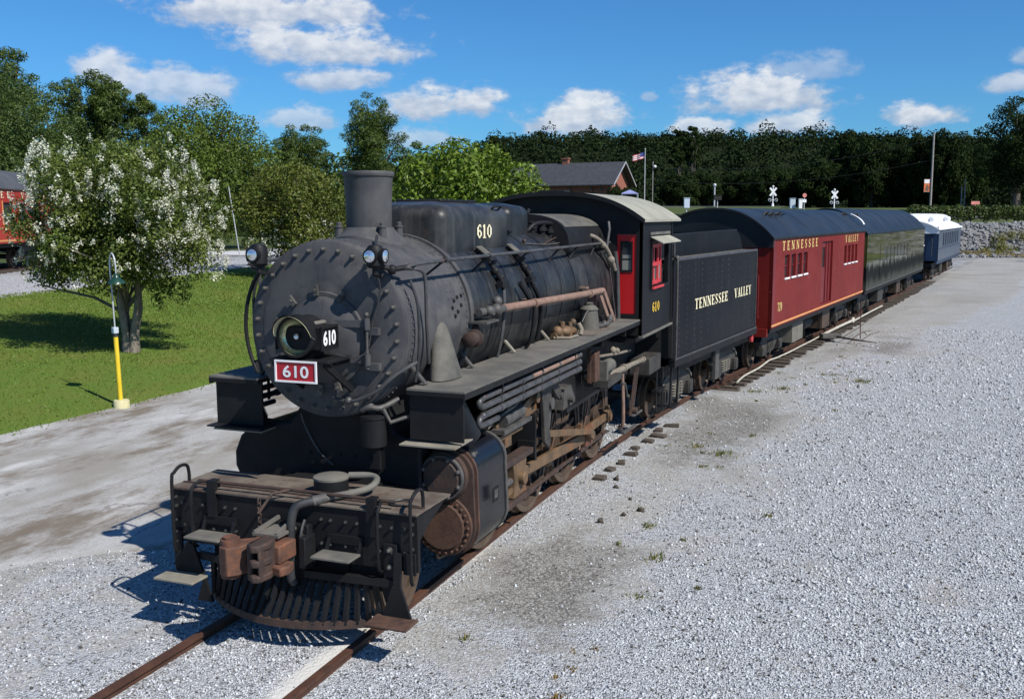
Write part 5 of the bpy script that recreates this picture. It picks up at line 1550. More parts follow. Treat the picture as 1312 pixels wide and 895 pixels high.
# ---- cylinders, both sides
for sx_ in (1, -1):
    S = lambda x: sx_ * x
    vx, vz, cx_, cz = 1.13, 1.315, 1.09, 0.80
    rv_, rc = 0.265, 0.325

    def hull(rv2, rc2, nn=28):
        # outline round valve chest and cylinder (x, z), bulging outwards
        pts = []
        for k in range(15):
            a = R(150 - k * (150 + 8) / 14); pts.append((vx + rv2 * math.cos(a), vz + rv2 * math.sin(a)))
        for k in range(17):
            a = R(-6 - k * 168 / 16); pts.append((cx_ + rc2 * math.cos(a), cz + rc2 * math.sin(a)))
        return [(S(p[0]), p[1]) for p in pts]
    cyl = P(MB().prism(hull(rv_ + 0.02, rc + 0.02), 'y', 8.95, 9.74), 'cylinder_jacket', 'gloss_black', ang=30)
    P(MB().prism(hull(rv_ + 0.032, rc + 0.032), 'y', 9.70, 9.752), 'jacket_rim', 'grey_iron', cyl, ang=30)
    P(MB().prism(hull(rv_ + 0.030, rc + 0.026), 'y', 8.925, 8.96), 'cylinder_flange', 'rusty_iron', cyl, ang=30)
    P(MB().prism(hull(rv_ - 0.0, rc - 0.0), 'y', 8.88, 8.94), 'cylinder_end', 'rust_dark', cyl, ang=30)
    vc = P(MB().lathe([(0.0, 8.735), (0.185, 8.735), (0.192, 8.745), (0.192, 8.76), (0.222, 8.765), (0.222, 8.80), (0.25, 8.805), (0.25, 8.90)], (S(1.10), 0, 1.31), 'y', 36, False, False), 'valve_cover', 'rust_dark', cyl, ang=30)
    P(MB().lathe([(0.218, 8.752), (0.232, 8.752), (0.236, 8.80), (0.218, 8.80)], (S(1.10), 0, 1.31), 'y', 36, False, False), 'valve_ring', 'grey_iron', cyl, ang=30)
    cc = P(MB().lathe([(0.0, 8.815), (0.235, 8.812), (0.245, 8.82), (0.245, 8.845), (0.315, 8.85), (0.32, 8.86), (0.32, 8.93)], (S(1.07), 0, 0.785), 'y', 40, False, False), 'cylinder_cover', 'rusty_iron', cyl, ang=30)
    for k in range(26):
        a = 2 * math.pi * k / 26
        o = cp(bolt_front, cyl, loc_of((S(1.07) + 0.282 * math.cos(a), 8.855, 0.785 + 0.282 * math.sin(a)))); o.name = 'bolt'
        o.data = bolt_rust; o.scale = (0.9, 0.6, 0.9)
    for k in range(8):
        a = 2 * math.pi * (k + 0.5) / 8
        o = cp(bolt_front, cyl, loc_of((S(1.10) + 0.205 * math.cos(a), 8.77, 1.31 + 0.205 * math.sin(a)))); o.scale = (1.1, 0.9, 1.1)
    # steam chest top plates
    P(MB().prism([(8.44, 1.705), (8.95, 1.715), (8.95, 1.70), (8.44, 1.69)], 'x', S(0.80), S(1.40)), 'chest_plate', 'tan_plate', cyl)
    P(MB().box(S(1.52), S(1.56), 9.28, 9.42, 0.98, 1.16) if False else MB().box(S(1.468), S(1.478), 9.22, 9.37, 0.96, 1.12), 'builder_plate', 'black_paint', cyl, bevel=0.004)
    P(MB().box(S(1.476), S(1.482), 9.25, 9.34, 1.0, 1.09), 'plate_number', 'grey_iron', cyl)
    P(MB().ball((S(1.36), 8.97, 1.52), 0.035, 8, 5).cyl((S(1.34), 8.95, 1.51), (S(1.40), 8.99, 1.55), 0.018, n=8), 'oil_cock', 'grey_iron', cyl)
    P(MB().lathe([(0.0, 9.86), (0.24, 9.855), (0.27, 9.74)], (S(1.1), 0, 0.78), 'y', 28, False, False).lathe([(0.0, 9.95), (0.11, 9.94), (0.12, 9.86)], (S(1.1), 0, 0.78), 'y', 20, False, False).lathe([(0.0, 9.88), (0.19, 9.87), (0.2, 9.74)], (S(1.12), 0, 1.32), 'y', 24, False, False), 'cylinder_back', 'rust_dark', cyl)
    # steam pipe casing (two-sided bell of plate)
    mb = MB(); rings = []
    for z, dx, dy, yc, xc in ((2.262, 0.14, 0.29, 9.20, 0.97), (2.36, 0.125, 0.25, 9.20, 0.95), (2.52, 0.11, 0.19, 9.22, 0.92), (2.68, 0.095, 0.145, 9.24, 0.885), (2.78, 0.085, 0.12, 9.255, 0.85), (2.83, 0.06, 0.08, 9.26, 0.83)):
        rings.append([(S(xc + dx * math.cos(2 * math.pi * i / 24)), yc + dy * math.sin(2 * math.pi * i / 24), z) for i in range(24)])
    P(mb.loft(rings), 'steam_pipe_casing', 'casing_dust' if sx_ > 0 else 'dusty_steel', ang=50)
    # blue-grey plates behind the apron
    P(MB().tube([(S(1.22), 8.75, 2.2), (S(1.25), 8.85, 1.95), (S(1.28), 8.98, 1.70)], [0.10, 0.13, 0.16], 14), 'steam_pipe', 'gloss_black', cyl)

    # running board
    rb = P(MB().box(S(0.86), S(1.48), 8.50, 15.585, 2.232, 2.252), 'running_board', 'dusty_steel')
    P(MB().box(S(1.462), S(1.482), 8.50, 15.585, 2.170, 2.231).box(S(0.86), S(1.46), 8.50, 8.52, 2.19, 2.231), 'board_edge', 'black_paint', rb)
    P(MB().box(S(0.86), S(1.44), 8.56, 8.585, 1.735, 2.23), 'apron', 'black_paint', rb, bevel=0.004)
    if sx_ < 0:
        P(MB().box(-1.47, -0.80, 8.42, 8.95, 1.718, 1.734), 'apron_plate', 'black_paint', rb)
    for y in (8.72, 9.9, 11.2, 12.5):
        xb = math.sqrt(max(0.9 ** 2 - (2.42 - ZC) ** 2, 0.1)) + 0.02
        P(MB().bar((S(0.97), y, 2.26), (S(xb - 0.05), y - 0.0, 2.46), 0.06, 0.02), 'board_brace', 'tan_plate' if y > 10 else 'grey_iron', rb)
    for y in (9.6, 10.9, 12.2, 13.5, 14.8):
        P(MB().box(S(0.60), S(1.44), y, y + 0.03, 2.06, 2.230), 'board_bracket', 'black_paint', rb)
    # plates on the board
    P(MB().box(S(0.90), S(1.40), 13.2, 14.3, 2.253, 2.262), 'tread_patch', 'deck_plate', rb)
    # cooling pipes
    for k, z in enumerate((2.08, 1.985, 1.89)):
        y1 = 12.5
        cpipe = P(MB().cyl((S(1.40), 9.15, z), (S(1.40), y1, z), 0.034, n=12).ball((S(1.40), 9.15, z), 0.040, 10, 6).ball((S(1.40), y1, z), 0.044, 10, 6), 'cooling_pipe', 'pipe_grey')
        for y in (9.6, 10.25, 10.9, 11.55, 12.3):
            P(MB().cyl((S(1.40), y, z), (S(1.40), y + 0.05, z), 0.043, n=12), 'pipe_collar', 'pipe_grey', cpipe)
        if k == 0:
            P(MB().cyl((S(1.402), 10.6, z + 0.001), (S(1.402), 12.3, z + 0.001), 0.0365, n=12), 'rusty_stretch', 'pipe_rust', cpipe)
    P(MB().tube([(S(1.40), 9.15, 2.08), (S(1.40), 9.06, 2.06), (S(1.40), 9.05, 2.02), (S(1.40), 9.12, 1.985)], 0.034, 10).tube([(S(1.40), 9.15, 1.89), (S(1.40), 9.06, 1.87), (S(1.40), 9.05, 1.82), (S(1.40), 9.12, 1.795), (S(1.40), 9.55, 1.795)], 0.030, 10), 'pipe_bend', 'pipe_grey')
    for y in (9.4, 10.5, 11.6, 12.4):
        P(MB().box(S(1.37), S(1.385), y, y + 0.04, 1.84, 2.23), 'pipe_hanger', 'black_paint')
    # piston rod, guides, crosshead
    P(MB().cyl((S(1.1), 9.9, 0.78), (S(1.1), 10.74, 0.78), 0.045, n=12), 'piston_rod', 'grey_iron')
    P(MB().box(S(1.03), S(1.19), 9.88, 11.3, 1.01, 1.08).box(S(1.03), S(1.19), 9.88, 11.3, 0.50, 0.57), 'guide_bar', 'rust_dark', bevel=0.006)
    P(MB().prism([(10.63, 0.58), (11.08, 0.58), (11.01, 0.72), (11.08, 1.0), (10.63, 1.0), (10.69, 0.8)], 'x', S(1.0), S(1.17)).cyl((S(0.98), 10.86, 0.79), (S(1.24), 10.86, 0.79), 0.08, n=16), 'crosshead', 'rod_steel', bevel=0.01)
    P(MB().box(S(0.75), S(1.20), 11.3, 11.35, 0.90, 1.45).box(S(0.98), S(1.21), 11.26, 11.30, 0.95, 1.15).box(S(0.76), S(0.80), 11.3, 11.34, 0.44, 0.90).box(S(0.76), S(1.21), 11.3, 11.34, 0.44, 0.50), 'guide_yoke', 'black_paint')
    # side rods and main rod
    dyc, dzc = (math.sin(-CRANK) * 0.355, math.cos(CRANK) * 0.355)
    if sx_ < 0: dyc, dzc = (-0.345, 0.085)
    pin = [(y + dyc, RD + dzc) for y in DRV]
    mb = MB()
    for k in range(3):
        a, b = pin[k], pin[k + 1]
        rings = []
        for q in np.linspace(0, 1, 9):
            h = 0.052 + 0.012 * math.sin(q * math.pi)
            yy = a[0] + (b[0] - a[0]) * q; zz = a[1]
            rings.append([(S(0.925), yy, zz - h), (S(0.975), yy, zz - h), (S(0.975), yy, zz + h), (S(0.925), yy, zz + h)])
        mb.loft(rings)
    sr = P(mb, 'side_rod', 'rod_steel', bevel=0.006)
    for k, p in enumerate(pin):
        P(MB().lathe([(0.0, S(0.90)), (0.115, S(0.90)), (0.115, S(0.99)), (0.085, S(0.995)), (0.085, S(1.02)), (0.0, S(1.02))], (0, p[0], p[1]), 'x', 20, False, False).box(S(0.92), S(0.98), p[0] - 0.04, p[0] + 0.04, p[1] + 0.1, p[1] + 0.17), 'rod_bearing', 'rod_steel', sr, ang=30)
    a, b = (10.86, 0.79), pin[2]
    rings = []
    dv = Vector((0, b[0] - a[0], b[1] - a[1])).normalized(); up_ = Vector((1, 0, 0)).cross(dv)
    for q in np.linspace(0, 1, 9):
        c0 = Vector((0, a[0] + (b[0] - a[0]) * q, a[1] + (b[1] - a[1]) * q)); h = 0.058 + 0.026 * q
        rings.append([tuple(c0 + up_ * sg * h + Vector((S(xx), 0, 0))) for xx, sg in ((1.04, -1), (1.10, -1), (1.10, 1), (1.04, 1))])
    mr = P(MB().loft(rings), 'main_rod', 'rod_steel', bevel=0.006)
    P(MB().lathe([(0.0, S(1.02)), (0.15, S(1.02)), (0.15, S(1.12)), (0.10, S(1.13)), (0.0, S(1.13))], (0, b[0], b[1]), 'x', 24, False, False).box(S(1.03), S(1.115), b[0] - 0.20, b[0] + 0.18, b[1] - 0.14, b[1] + 0.14), 'rod_big_end', 'coupler_rust' if sx_ > 0 else 'rod_steel', mr, bevel=0.01)
    # eccentric crank, link, radius rod, combination lever
    e = (b[0] - 0.26, b[1] + 0.13)
    P(MB().bar((S(1.16), b[0], b[1]), (S(1.16), e[0], e[1]), 0.12, 0.06, (1, 0, 0)).cyl((S(1.12), e[0], e[1]), (S(1.22), e[0], e[1]), 0.07, n=14), 'eccentric_crank', 'rod_steel')
    P(MB().bar((S(1.20), e[0], e[1]), (S(1.20), 11.68, 1.16), 0.05, 0.085, (0, 0, 1)), 'eccentric_rod', 'rod_steel')
    lnk = MB()
    ring = []
    pts = []
    for k in range(9):
        a_ = R(-32 + 8 * k)
        pts.append((S(1.20), 10.83 + 0.86 * math.cos(a_), 1.56 + 0.86 * math.sin(a_) * 0.95))
    for k in range(8):
        lnk.bar(pts[k], pts[k + 1], 0.10, 0.13, (1, 0, 0))
    lnk.cyl((S(1.10), 11.69, 1.56), (S(1.30), 11.69, 1.56), 0.075, n=14)
    P(lnk, 'expansion_link', 'grey_iron', ang=40)
    P(MB().prism([(11.13, 2.01), (11.33, 2.05), (11.63, 2.01), (11.93, 1.81), (12.13, 1.61), (12.08, 1.53), (11.94, 1.59), (11.73, 1.75), (11.6, 1.63), (11.58, 1.33), (11.68, 1.08), (11.58, 1.01), (11.44, 1.11), (11.38, 1.53), (11.3, 1.81), (11.13, 1.87)], 'x', S(1.235), S(1.285)).cyl((S(1.22), 12.08, 1.59), (S(1.31), 12.08, 1.59), 0.05, n=12), 'link_bracket', 'truck_iron', bevel=0.008)
    P(MB().bar((S(1.17), 10.05, 1.46), (S(1.17), 11.70, 1.60), 0.045, 0.085), 'radius_rod', 'rod_steel')
    P(MB().bar((S(1.15), 10.10, 1.60), (S(1.15), 10.30, 0.62), 0.05, 0.075, (0, 1, 0)).bar((S(1.13), 10.30, 0.64), (S(1.13), 10.80, 0.70), 0.04, 0.05), 'combination_lever', 'rod_steel')
    P(MB().cyl((S(1.12), 9.85, 1.33), (S(1.12), 10.25, 1.38), 0.035, n=10).box(S(1.02), S(1.24), 9.9, 10.75, 1.42, 1.47).box(S(1.03), S(1.23), 10.2, 10.4, 1.30, 1.42), 'valve_stem', 'rod_steel')
    P(MB().cyl((S(1.20), 10.15, 1.62), (S(1.20), 10.75, 1.64), 0.085, n=16).box(S(1.08), S(1.30), 10.0, 10.9, 1.50, 1.55).tube([(S(1.25), 9.95, 1.70), (S(1.28), 10.2, 1.78), (S(1.25), 10.55, 1.86), (S(1.15), 10.8, 1.9)], 0.012, 6), 'lubricator', 'grey_iron', ang=35)
    P(MB().bar((S(1.18), 10.75, 1.60), (S(1.20), 11.2, 1.72), 0.05, 0.10).cyl((S(1.12), 11.2, 1.72), (S(1.28), 11.2, 1.72), 0.07, n=12), 'rocker_arm', 'rod_steel')
    # springs and brake gear between the wheels
    for y in (11.3, 12.87, 14.45):
        P(MB().box(S(0.70), S(0.82), y - 0.03, y + 0.03, 0.4, 1.2).prism([(y - 0.10, 0.45), (y + 0.02, 0.38), (y + 0.02, 0.85), (y - 0.06, 0.80)], 'x', S(0.72), S(0.84)), 'brake_hanger', 'black_paint')
    for y in DRV:
        P(MB().prism([(y + RD * math.cos(R(q)) * 1.03, RD + RD * math.sin(R(q)) * 1.03) for q in (-28, -14, 0, 14, 26)] + [(y + RD * math.cos(R(q)) * 1.16, RD + RD * math.sin(R(q)) * 1.16) for q in (22, 0, -24)], 'x', S(0.73), S(0.82)), 'brake_shoe', 'rust_dark')
        P(MB().bar((S(0.80), y + 0.86, 0.55), (S(0.80), y + 0.80, 1.25), 0.03, 0.06, (0, 1, 0)), 'brake_hanger', 'rust_dark')
    P(MB().tube([(S(0.95), 9.0, 0.50), (S(0.95), 9.0, 0.38), (S(0.97), 9.6, 0.36), (S(0.97), 9.8, 0.30)], 0.016, 6), 'cylinder_cock', 'rod_steel')
    P(MB().bar((S(0.88), 10.4, 0.30), (S(0.88), 15.8, 0.32), 0.03, 0.05), 'brake_rod', 'rust_dark')
    for y in (11.36, 12.92, 14.5):
        P(MB().tube([(S(0.90), y, 1.45), (S(0.92), y + 0.04, 1.0), (S(0.80), y + 0.10, 0.5), (S(0.76), y + 0.06, 0.14)], 0.016, 6), 'sand_pipe', 'pipe_rust')
    P(MB().tube([(S(1.20), 9.75, 1.62), (S(1.24), 10.0, 1.72), (S(1.22), 10.6, 1.74), (S(1.05), 11.4, 1.78), (S(1.0), 12.6, 1.72)], 0.016, 6).tube([(S(1.12), 9.8, 1.68), (S(1.14), 10.4, 1.66), (S(1.0), 11.2, 1.62)], 0.011, 6), 'oil_line', 'pipe_tan')
    P(MB().prism([(12.55, 1.30), (12.95, 1.30), (13.05, 1.42), (12.9, 1.60), (12.6, 1.56)], 'x', S(0.98), S(1.16)).cyl((S(0.95), 12.78, 1.42), (S(1.24), 12.78, 1.42), 0.05, n=12), 'reverse_shaft', 'grey_iron')
    # reverse gear, injector and pipes under the board by the cab
    P(MB().prism([(13.9, 1.40), (14.75, 1.42), (14.75, 1.50), (14.6, 1.52), (13.9, 1.50)], 'x', S(1.05), S(1.42)), 'gear_shelf', 'truck_iron')
    P(MB().cyl((S(1.28), 14.05, 1.66), (S(1.28), 14.5, 1.66), 0.10, n=16).box(S(1.18), S(1.38), 13.95, 14.05, 1.5, 1.78), 'reverse_cylinder', 'casing_dust')
    P(MB().box(S(1.24), S(1.30), 13.62, 13.86, 1.52, 1.95).box(S(1.18), S(1.24), 13.6, 13.7, 1.5, 2.0), 'reverse_bracket', 'rusty_iron', bevel=0.008)
    P(MB().tube([(S(1.28), 14.4, 1.52), (S(1.30), 14.9, 1.50), (S(1.32), 15.3, 1.50), (S(1.33), 15.6, 1.50), (S(1.33), 16.4, 1.47)], [0.045, 0.05, 0.05, 0.04, 0.04], 12).cyl((S(1.33), 16.40, 1.47), (S(1.33), 16.46, 1.47), 0.055, n=12).cyl((S(1.31), 15.16, 1.50), (S(1.31), 15.24, 1.50), 0.068, n=12), 'feed_pipe', 'pipe_tan')
    P(MB().tube([(S(1.22), 13.8, 1.86), (S(1.24), 15.2, 1.74), (S(1.24), 15.9, 1.70)], 0.022, 8).ball((S(1.24), 14.8, 1.84), 0.06, 8, 5).ball((S(1.24), 15.05, 1.80), 0.05, 8, 5), 'injector_pipe', 'pipe_tan')
    P(MB().bar((S(1.24), 12.4, 1.32), (S(1.26), 15.6, 1.38), 0.04, 0.05), 'reach_rod', 'black_paint')
    # upper feed pipe along the boiler, with its check valve and the two struts
    fpipe = P(MB().tube([(S(1.06), 10.55, 2.86), (S(1.08), 11.5, 2.84), (S(1.12), 13.5, 2.80), (S(1.13), 14.5, 2.785), (S(1.12), 14.56, 2.77)], 0.048, 12), 'feedwater_pipe', 'pipe_rust')
    for y in (11.55, 13.85):
        P(MB().cyl((S(1.085 + (y - 11.5) * 0.018), y, 2.835 - (y - 11.5) * 0.02), (S(1.085 + (y - 11.5) * 0.018), y + 0.06, 2.835 - (y - 11.5) * 0.02), 0.062, n=14).box(S(0.9), S(1.10), y - 0.03, y + 0.09, 2.86, 2.885), 'pipe_clip', 'pipe_rust', fpipe)
    P(MB().ball((S(1.06), 10.38, 2.86), 0.075, 12, 7).ball((S(1.06), 10.16, 2.87), 0.06, 12, 7).cyl((S(1.0), 10.0, 2.86), (S(1.08), 10.55, 2.86), 0.045, n=12).cyl((S(0.85), 10.25, 2.83), (S(1.08), 10.25, 2.86), 0.05, n=12).ball((S(1.03), 10.48, 2.95), 0.06, 10, 6).box(S(0.90), S(1.12), 9.95, 10.3, 2.74, 2.765), 'check_valve', 'grey_iron', ang=40)
    P(MB().tube([(S(1.10), 11.55, 2.82), (S(1.08), 11.58, 2.6), (S(1.02), 11.6, 2.35), (S(0.96), 11.6, 2.26)], 0.022, 8).tube([(S(0.98), 11.35, 3.1), (S(1.03), 11.48, 2.95), (S(1.05), 11.55, 2.86)], 0.03, 8), 'valve_pipe', 'black_paint')
    for y, top in ((14.46, 2.76), (14.74, 2.74)):
        P(MB().bar((S(1.12), y, top), (S(1.17), y + 0.42, 2.26), 0.09, 0.012, (1, 0, 0)), 'strut', 'pipe_rust')
    P(MB().bar((S(1.11), 15.05, 3.1), (S(1.15), 15.3, 2.26), 0.035, 0.012, (1, 0, 0)).tube([(S(1.10), 15.40, 3.35), (S(1.13), 15.45, 3.0), (S(1.15), 15.46, 2.27)], 0.035, 10), 'vertical_pipe', 'pipe_grey')
    P(MB().tube([(S(0.78), 14.9, 3.62), (S(0.9), 14.95, 3.58), (S(1.0), 15.12, 3.45), (S(1.06), 15.3, 3.25), (S(1.10), 15.40, 3.05)], 0.036, 10).ball((S(1.06), 15.28, 3.22), 0.07, 10, 6).ball((S(0.98), 15.1, 3.46), 0.055, 10, 6), 'steam_line', 'pipe_tan', ang=40)
    P(MB().tube([(S(1.0), 15.2, 3.3), (S(1.03), 15.3, 3.7), (S(1.0), 15.36, 3.82)], 0.022, 8), 'vent_pipe', 'pipe_grey')
    # dynamo bell, pump and small pipes standing on the board
    P(MB().lathe([(0.16, 2.255), (0.155, 2.30), (0.135, 2.46), (0.125, 2.54), (0.14, 2.545), (0.14, 2.56), (0.10, 2.60), (0.06, 2.62), (0.075, 2.64), (0.04, 2.655)], (S(1.10), 13.95, 0), 'z', 24), 'dynamo', 'casing_dust', ang=30)
    P(MB().tube([(S(1.10), 13.6, 2.40), (S(1.13), 13.7, 2.52), (S(1.14), 13.88, 2.58)], 0.010, 5), 'dynamo_wire', 'grey_iron')
    pm = P(MB().ball((S(1.06), 12.90, 2.34), 0.10, 12, 7, (1, 1.3, 0.8)).ball((S(1.03), 12.68, 2.36), 0.075, 10, 6).cyl((S(1.0), 12.6, 2.30), (S(1.10), 13.25, 2.32), 0.05, n=12).cyl((S(1.05), 12.82, 2.25), (S(1.05), 12.82, 2.48), 0.04, n=10).cyl((S(1.10), 13.02, 2.25), (S(1.10), 13.02, 2.46), 0.035, n=10).ball((S(1.12), 13.1, 2.45), 0.05, 8, 5), 'air_pump_governor', 'rod_steel', ang=40)
    P(MB().tube([(S(1.16), 13.22, 2.42), (S(1.20), 13.24, 2.34), (S(1.20), 13.2, 2.26)], 0.035, 10).tube([(S(1.0), 12.6, 2.28), (S(1.2), 12.7, 2.275), (S(1.22), 13.0, 2.275)], 0.02, 8), 'governor_pipe', 'pipe_tan', pm)
    P(MB().tube([(S(1.22), 14.0, 2.30), (S(1.25), 14.3, 2.29), (S(1.24), 14.6, 2.32), (S(1.18), 14.95, 2.33)], 0.032, 10).ball((S(1.25), 14.25, 2.30), 0.055, 8, 5).ball((S(1.21), 14.7, 2.33), 0.06, 8, 5).ball((S(1.16), 14.95, 2.34), 0.05, 8, 5), 'drain_valve', 'grey_iron', ang=40)
    # ladder brackets and sand pipes below the sand dome
    for y in (10.85, 11.85):
        P(MB().obox((S(0.735), y, 3.44), (1, 0, -0.75), (0, 1, 0), (0.75, 0, 1), 0.14, 0.05, 0.035), 'dome_step', 'black_paint', bevel=0.006)
        P(MB().obox((S(0.72), y + 0.02, 3.50), (1, 0, -0.75), (0, 1, 0), (0.75, 0, 1), 0.10, 0.09, 0.006), 'dome_step_tread', 'casing_dust')
        P(MB().ball((S(0.86), y, 3.27), 0.055, 10, 6).ball((S(0.90), y + 0.08, 3.19), 0.05, 10, 6).tube([(S(0.80), y - 0.05, 3.38), (S(0.88), y, 3.25), (S(0.93), y + 0.04, 3.14), (S(0.955), y + 0.03, 3.05)], 0.03, 8).box(S(0.90), S(0.98), y - 0.06, y + 0.1, 3.08, 3.15), 'sand_valve', 'black_paint', ang=40)
    P(MB().tube([(S(0.955), 10.88, 3.05), (S(0.975), 10.84, 2.8), (S(0.955), 10.8, 2.5), (S(0.90), 10.8, 2.26)], 0.022, 8), 'sand_pipe', 'pipe_grey')
    P(MB().tube([(S(0.96), 11.88, 3.05), (S(1.0), 12.02, 2.85), (S(0.99), 12.1, 2.6), (S(0.93), 12.12, 2.3)], 0.030, 8), 'sand_pipe', 'black_paint')
    P(MB().tube([(S(0.93), 10.12, 2.50), (S(0.94), 10.12, 2.62), (S(0.95), 10.0, 2.70)], 0.05, 8).lathe([(0.04, 9.78), (0.085, 9.80), (0.085, 9.83), (0.06, 9.84), (0.075, 9.93), (0.10, 9.94), (0.10, 9.97), (0.05, 9.98), (0.05, 10.1)], (S(0.97), 0, 2.58), 'y', 14), 'relief_valve', 'rust_dark', ang=40)

# ---- cab
def roofz(x, hw=1.56, z0=3.80, rise=0.50, ex=2.7):
    return z0 + rise * (1 - min(abs(x) / hw, 1.0) ** ex)


CY0, CY1 = 15.60, 17.86
cabf = MB()
xs_c = [-1.5 + 3.0 * k / 40 for k in range(41)]
front = [(-1.5, 2.26), (1.5, 2.26)] + [(x, roofz(x) - 0.02) for x in xs_c[::-1]]
holes = [(sx_ * 1.07, sx_ * 1.40, 2.33, 3.62) for sx_ in (1, -1)]
def fw_mk(u, v, d): return (u, CY0 + d, v)
fh = [(1.07, 1.40, 2.33, 3.62), (-1.40, -1.07, 2.33, 3.62)]
cabf.wall(fw_mk, -1.5, 1.5, 1.98, 3.74, fh, 0.05)
arc = [(x, roofz(x) - 0.015) for x in xs_c]
vs = []; fs = []
for k in range(40):
    a, b = arc[k], arc[k + 1]
    cabf.add([(a[0], CY0, 3.74), (b[0], CY0, 3.74), (b[0], CY0, b[1]), (a[0], CY0, a[1])], [(0, 1, 2, 3)])
cab = P(cabf, 'cab', 'black_paint', ang=30)
for sx_ in (1, -1):
    S = lambda x: sx_ * x
    mb = MB()
    mk = lambda u, v, d: (sx_ * (1.5 - d), u, v)
    mb.wall(mk, CY0, CY1, 1.98, 3.82, [(16.22, 17.46, 2.74, 3.46)], 0.05)
    P(mb, 'side_panel', 'tender_paint', cab, ang=30)
    P(MB().box(S(1.46), S(1.535), CY0 - 0.02, CY1 + 0.02, 1.945, 1.978), 'sill', 'dusty_steel', cab)
    mb = MB()
    for a, b, c, d in ((CY0 - 0.012, CY0 + 0.05, 2.0, 3.8), (CY1 - 0.05, CY1 + 0.012, 2.0, 3.8)):
        mb.box(S(1.502), S(1.515), a, b, c, d)
    P(mb, 'corner_angle', 'black_paint', cab)
    mb = MB()
    for a, b, c, d in ((16.16, 17.52, 3.463, 3.51), (16.16, 17.52, 2.69, 2.737), (16.16, 16.216, 2.737, 3.463), (17.464, 17.52, 2.737, 3.463)):
        mb.box(S(1.503), S(1.530), a, b, c, d)
    wf = P(mb, 'window_frame', 'black_paint', cab)
    # red sashes, partly slid
    mb = MB()
    for y0, y1, xx in ((16.24, 16.86, 1.475), (16.62, 17.24, 1.44)):
        for a, b, c, d in ((y0, y0 + 0.075, 2.76, 3.44), (y1 - 0.075, y1, 2.76, 3.44)):
            mb.box(S(xx - 0.012), S(xx + 0.012), a, b, c, d)
        for c, d in ((2.76, 2.83), (3.38, 3.44), (3.07, 3.13)):
            mb.box(S(xx - 0.010), S(xx + 0.010), y0 + 0.075, y1 - 0.075, c, d)
    P(mb, 'window_sash', 'sash_red', wf)
    P(MB().box(S(1.438), S(1.442), 16.70, 17.17, 2.83, 3.07), 'pane', 'dusty_pane', wf)
    P(MB().box(S(1.50), S(1.56), 16.20, 17.0, 2.70, 2.735), 'arm_rest', 'sash_red', wf)
    P(MB().prism([(1.515 * sx_, 3.575), (1.72 * sx_, 3.475), (1.72 * sx_, 3.46), (1.515 * sx_, 3.56)], 'y', 16.12, 17.60), 'sun_visor', 'roof_dust', wf)
    P(MB().box(S(1.503), S(1.52), 16.1, 17.62, 3.60, 3.645), 'visor_rail', 'dusty_steel', wf)
    roman('610', 0.165, 'number', 'yellow_letter', cab, (S(1.504), 16.60, 2.38), (0, sx_, 0), (0, 0, 1), 0.52, gap=0.24)
    P(MB().tube([(S(1.53), CY1 + 0.05, 2.05), (S(1.54), CY1 + 0.06, 2.2), (S(1.54), CY1 + 0.06, 3.3), (S(1.53), CY1 + 0.05, 3.4)], 0.016, 8), 'grab_iron', 'grey_iron', cab)
    # front door
    dmb = MB()
    dk = lambda u, v, d: (sx_ * u, CY0 + 0.015 + d, v)
    dmb.wall(dk, 1.075, 1.395, 2.335, 3.615, [(1.145, 1.325, 3.02, 3.50)], 0.035)
    dr = P(dmb, 'cab_door', 'cab_red', cab, ang=30)
    mb = MB()
    for a, b, c, d in ((1.135, 1.335, 3.48, 3.51), (1.135, 1.335, 3.01, 3.04), (1.135, 1.16, 3.04, 3.48), (1.31, 1.335, 3.04, 3.48)):
        mb.box(S(a), S(b), CY0 + 0.003, CY0 + 0.045, c, d)
    P(mb, 'door_window_frame', 'black_paint', dr)
    P(MB().box(S(1.16), S(1.31), CY0 + 0.030, CY0 + 0.034, 3.04, 3.48), 'door_pane', 'dark_glass', dr)
    P(MB().box(S(1.163), S(1.308), CY0 + 0.022, CY0 + 0.028, 3.045, 3.20).box(S(1.163), S(1.308), CY0 + 0.022, CY0 + 0.028, 3.23, 3.29), 'painted_pane_reflection', 'dusty_pane', dr)  # pale strips laid over the door glass as a painted reflection
    # below the cab
    P(MB().box(S(1.02), S(1.38), 16.75, 17.65, 1.15, 1.44), 'tool_box', 'truck_iron', cab, bevel=0.01)
    P(MB().box(S(0.6), S(1.40), 15.62, 17.8, 1.86, 1.944), 'cab_floor', 'black_paint', cab)
    P(MB().bar((S(1.36), 15.95, 1.42), (S(1.33), 15.75, 0.75), 0.05, 0.03, (0, 1, 0)).bar((S(1.36), 15.80, 1.35), (S(1.33), 15.60, 0.65), 0.035, 0.03, (0, 1, 0)).cyl((S(1.25), 15.72, 0.72), (S(1.42), 15.72, 0.72), 0.06, n=12), 'grate_lever', 'rust_dark', cab)
    ld = MB()
    for y in (17.25, 17.75):
        ld.bar((S(1.40), y, 1.15), (S(1.40), y - 0.04, 0.40), 0.02, 0.05, (0, 1, 0))
    ld.box(S(1.30), S(1.48), 17.18, 17.80, 0.40, 0.42).box(S(1.32), S(1.46), 17.2, 17.78, 0.78, 0.80)
    P(ld, 'cab_step', 'black_paint', cab)
    P(MB().tube([(S(1.28), 15.2, 1.25), (S(1.30), 15.35, 1.22), (S(1.30), 15.5, 1.0), (S(1.28), 15.7, 0.95), (S(1.28), 15.9, 0.6), (S(1.28), 16.6, 0.55)], 0.022, 8).tube([(S(1.20), 15.4, 0.5), (S(1.22), 15.6, 0.35), (S(1.22), 16.4, 0.32)], 0.028, 8), 'under_cab_pipe', 'grey_iron', cab)
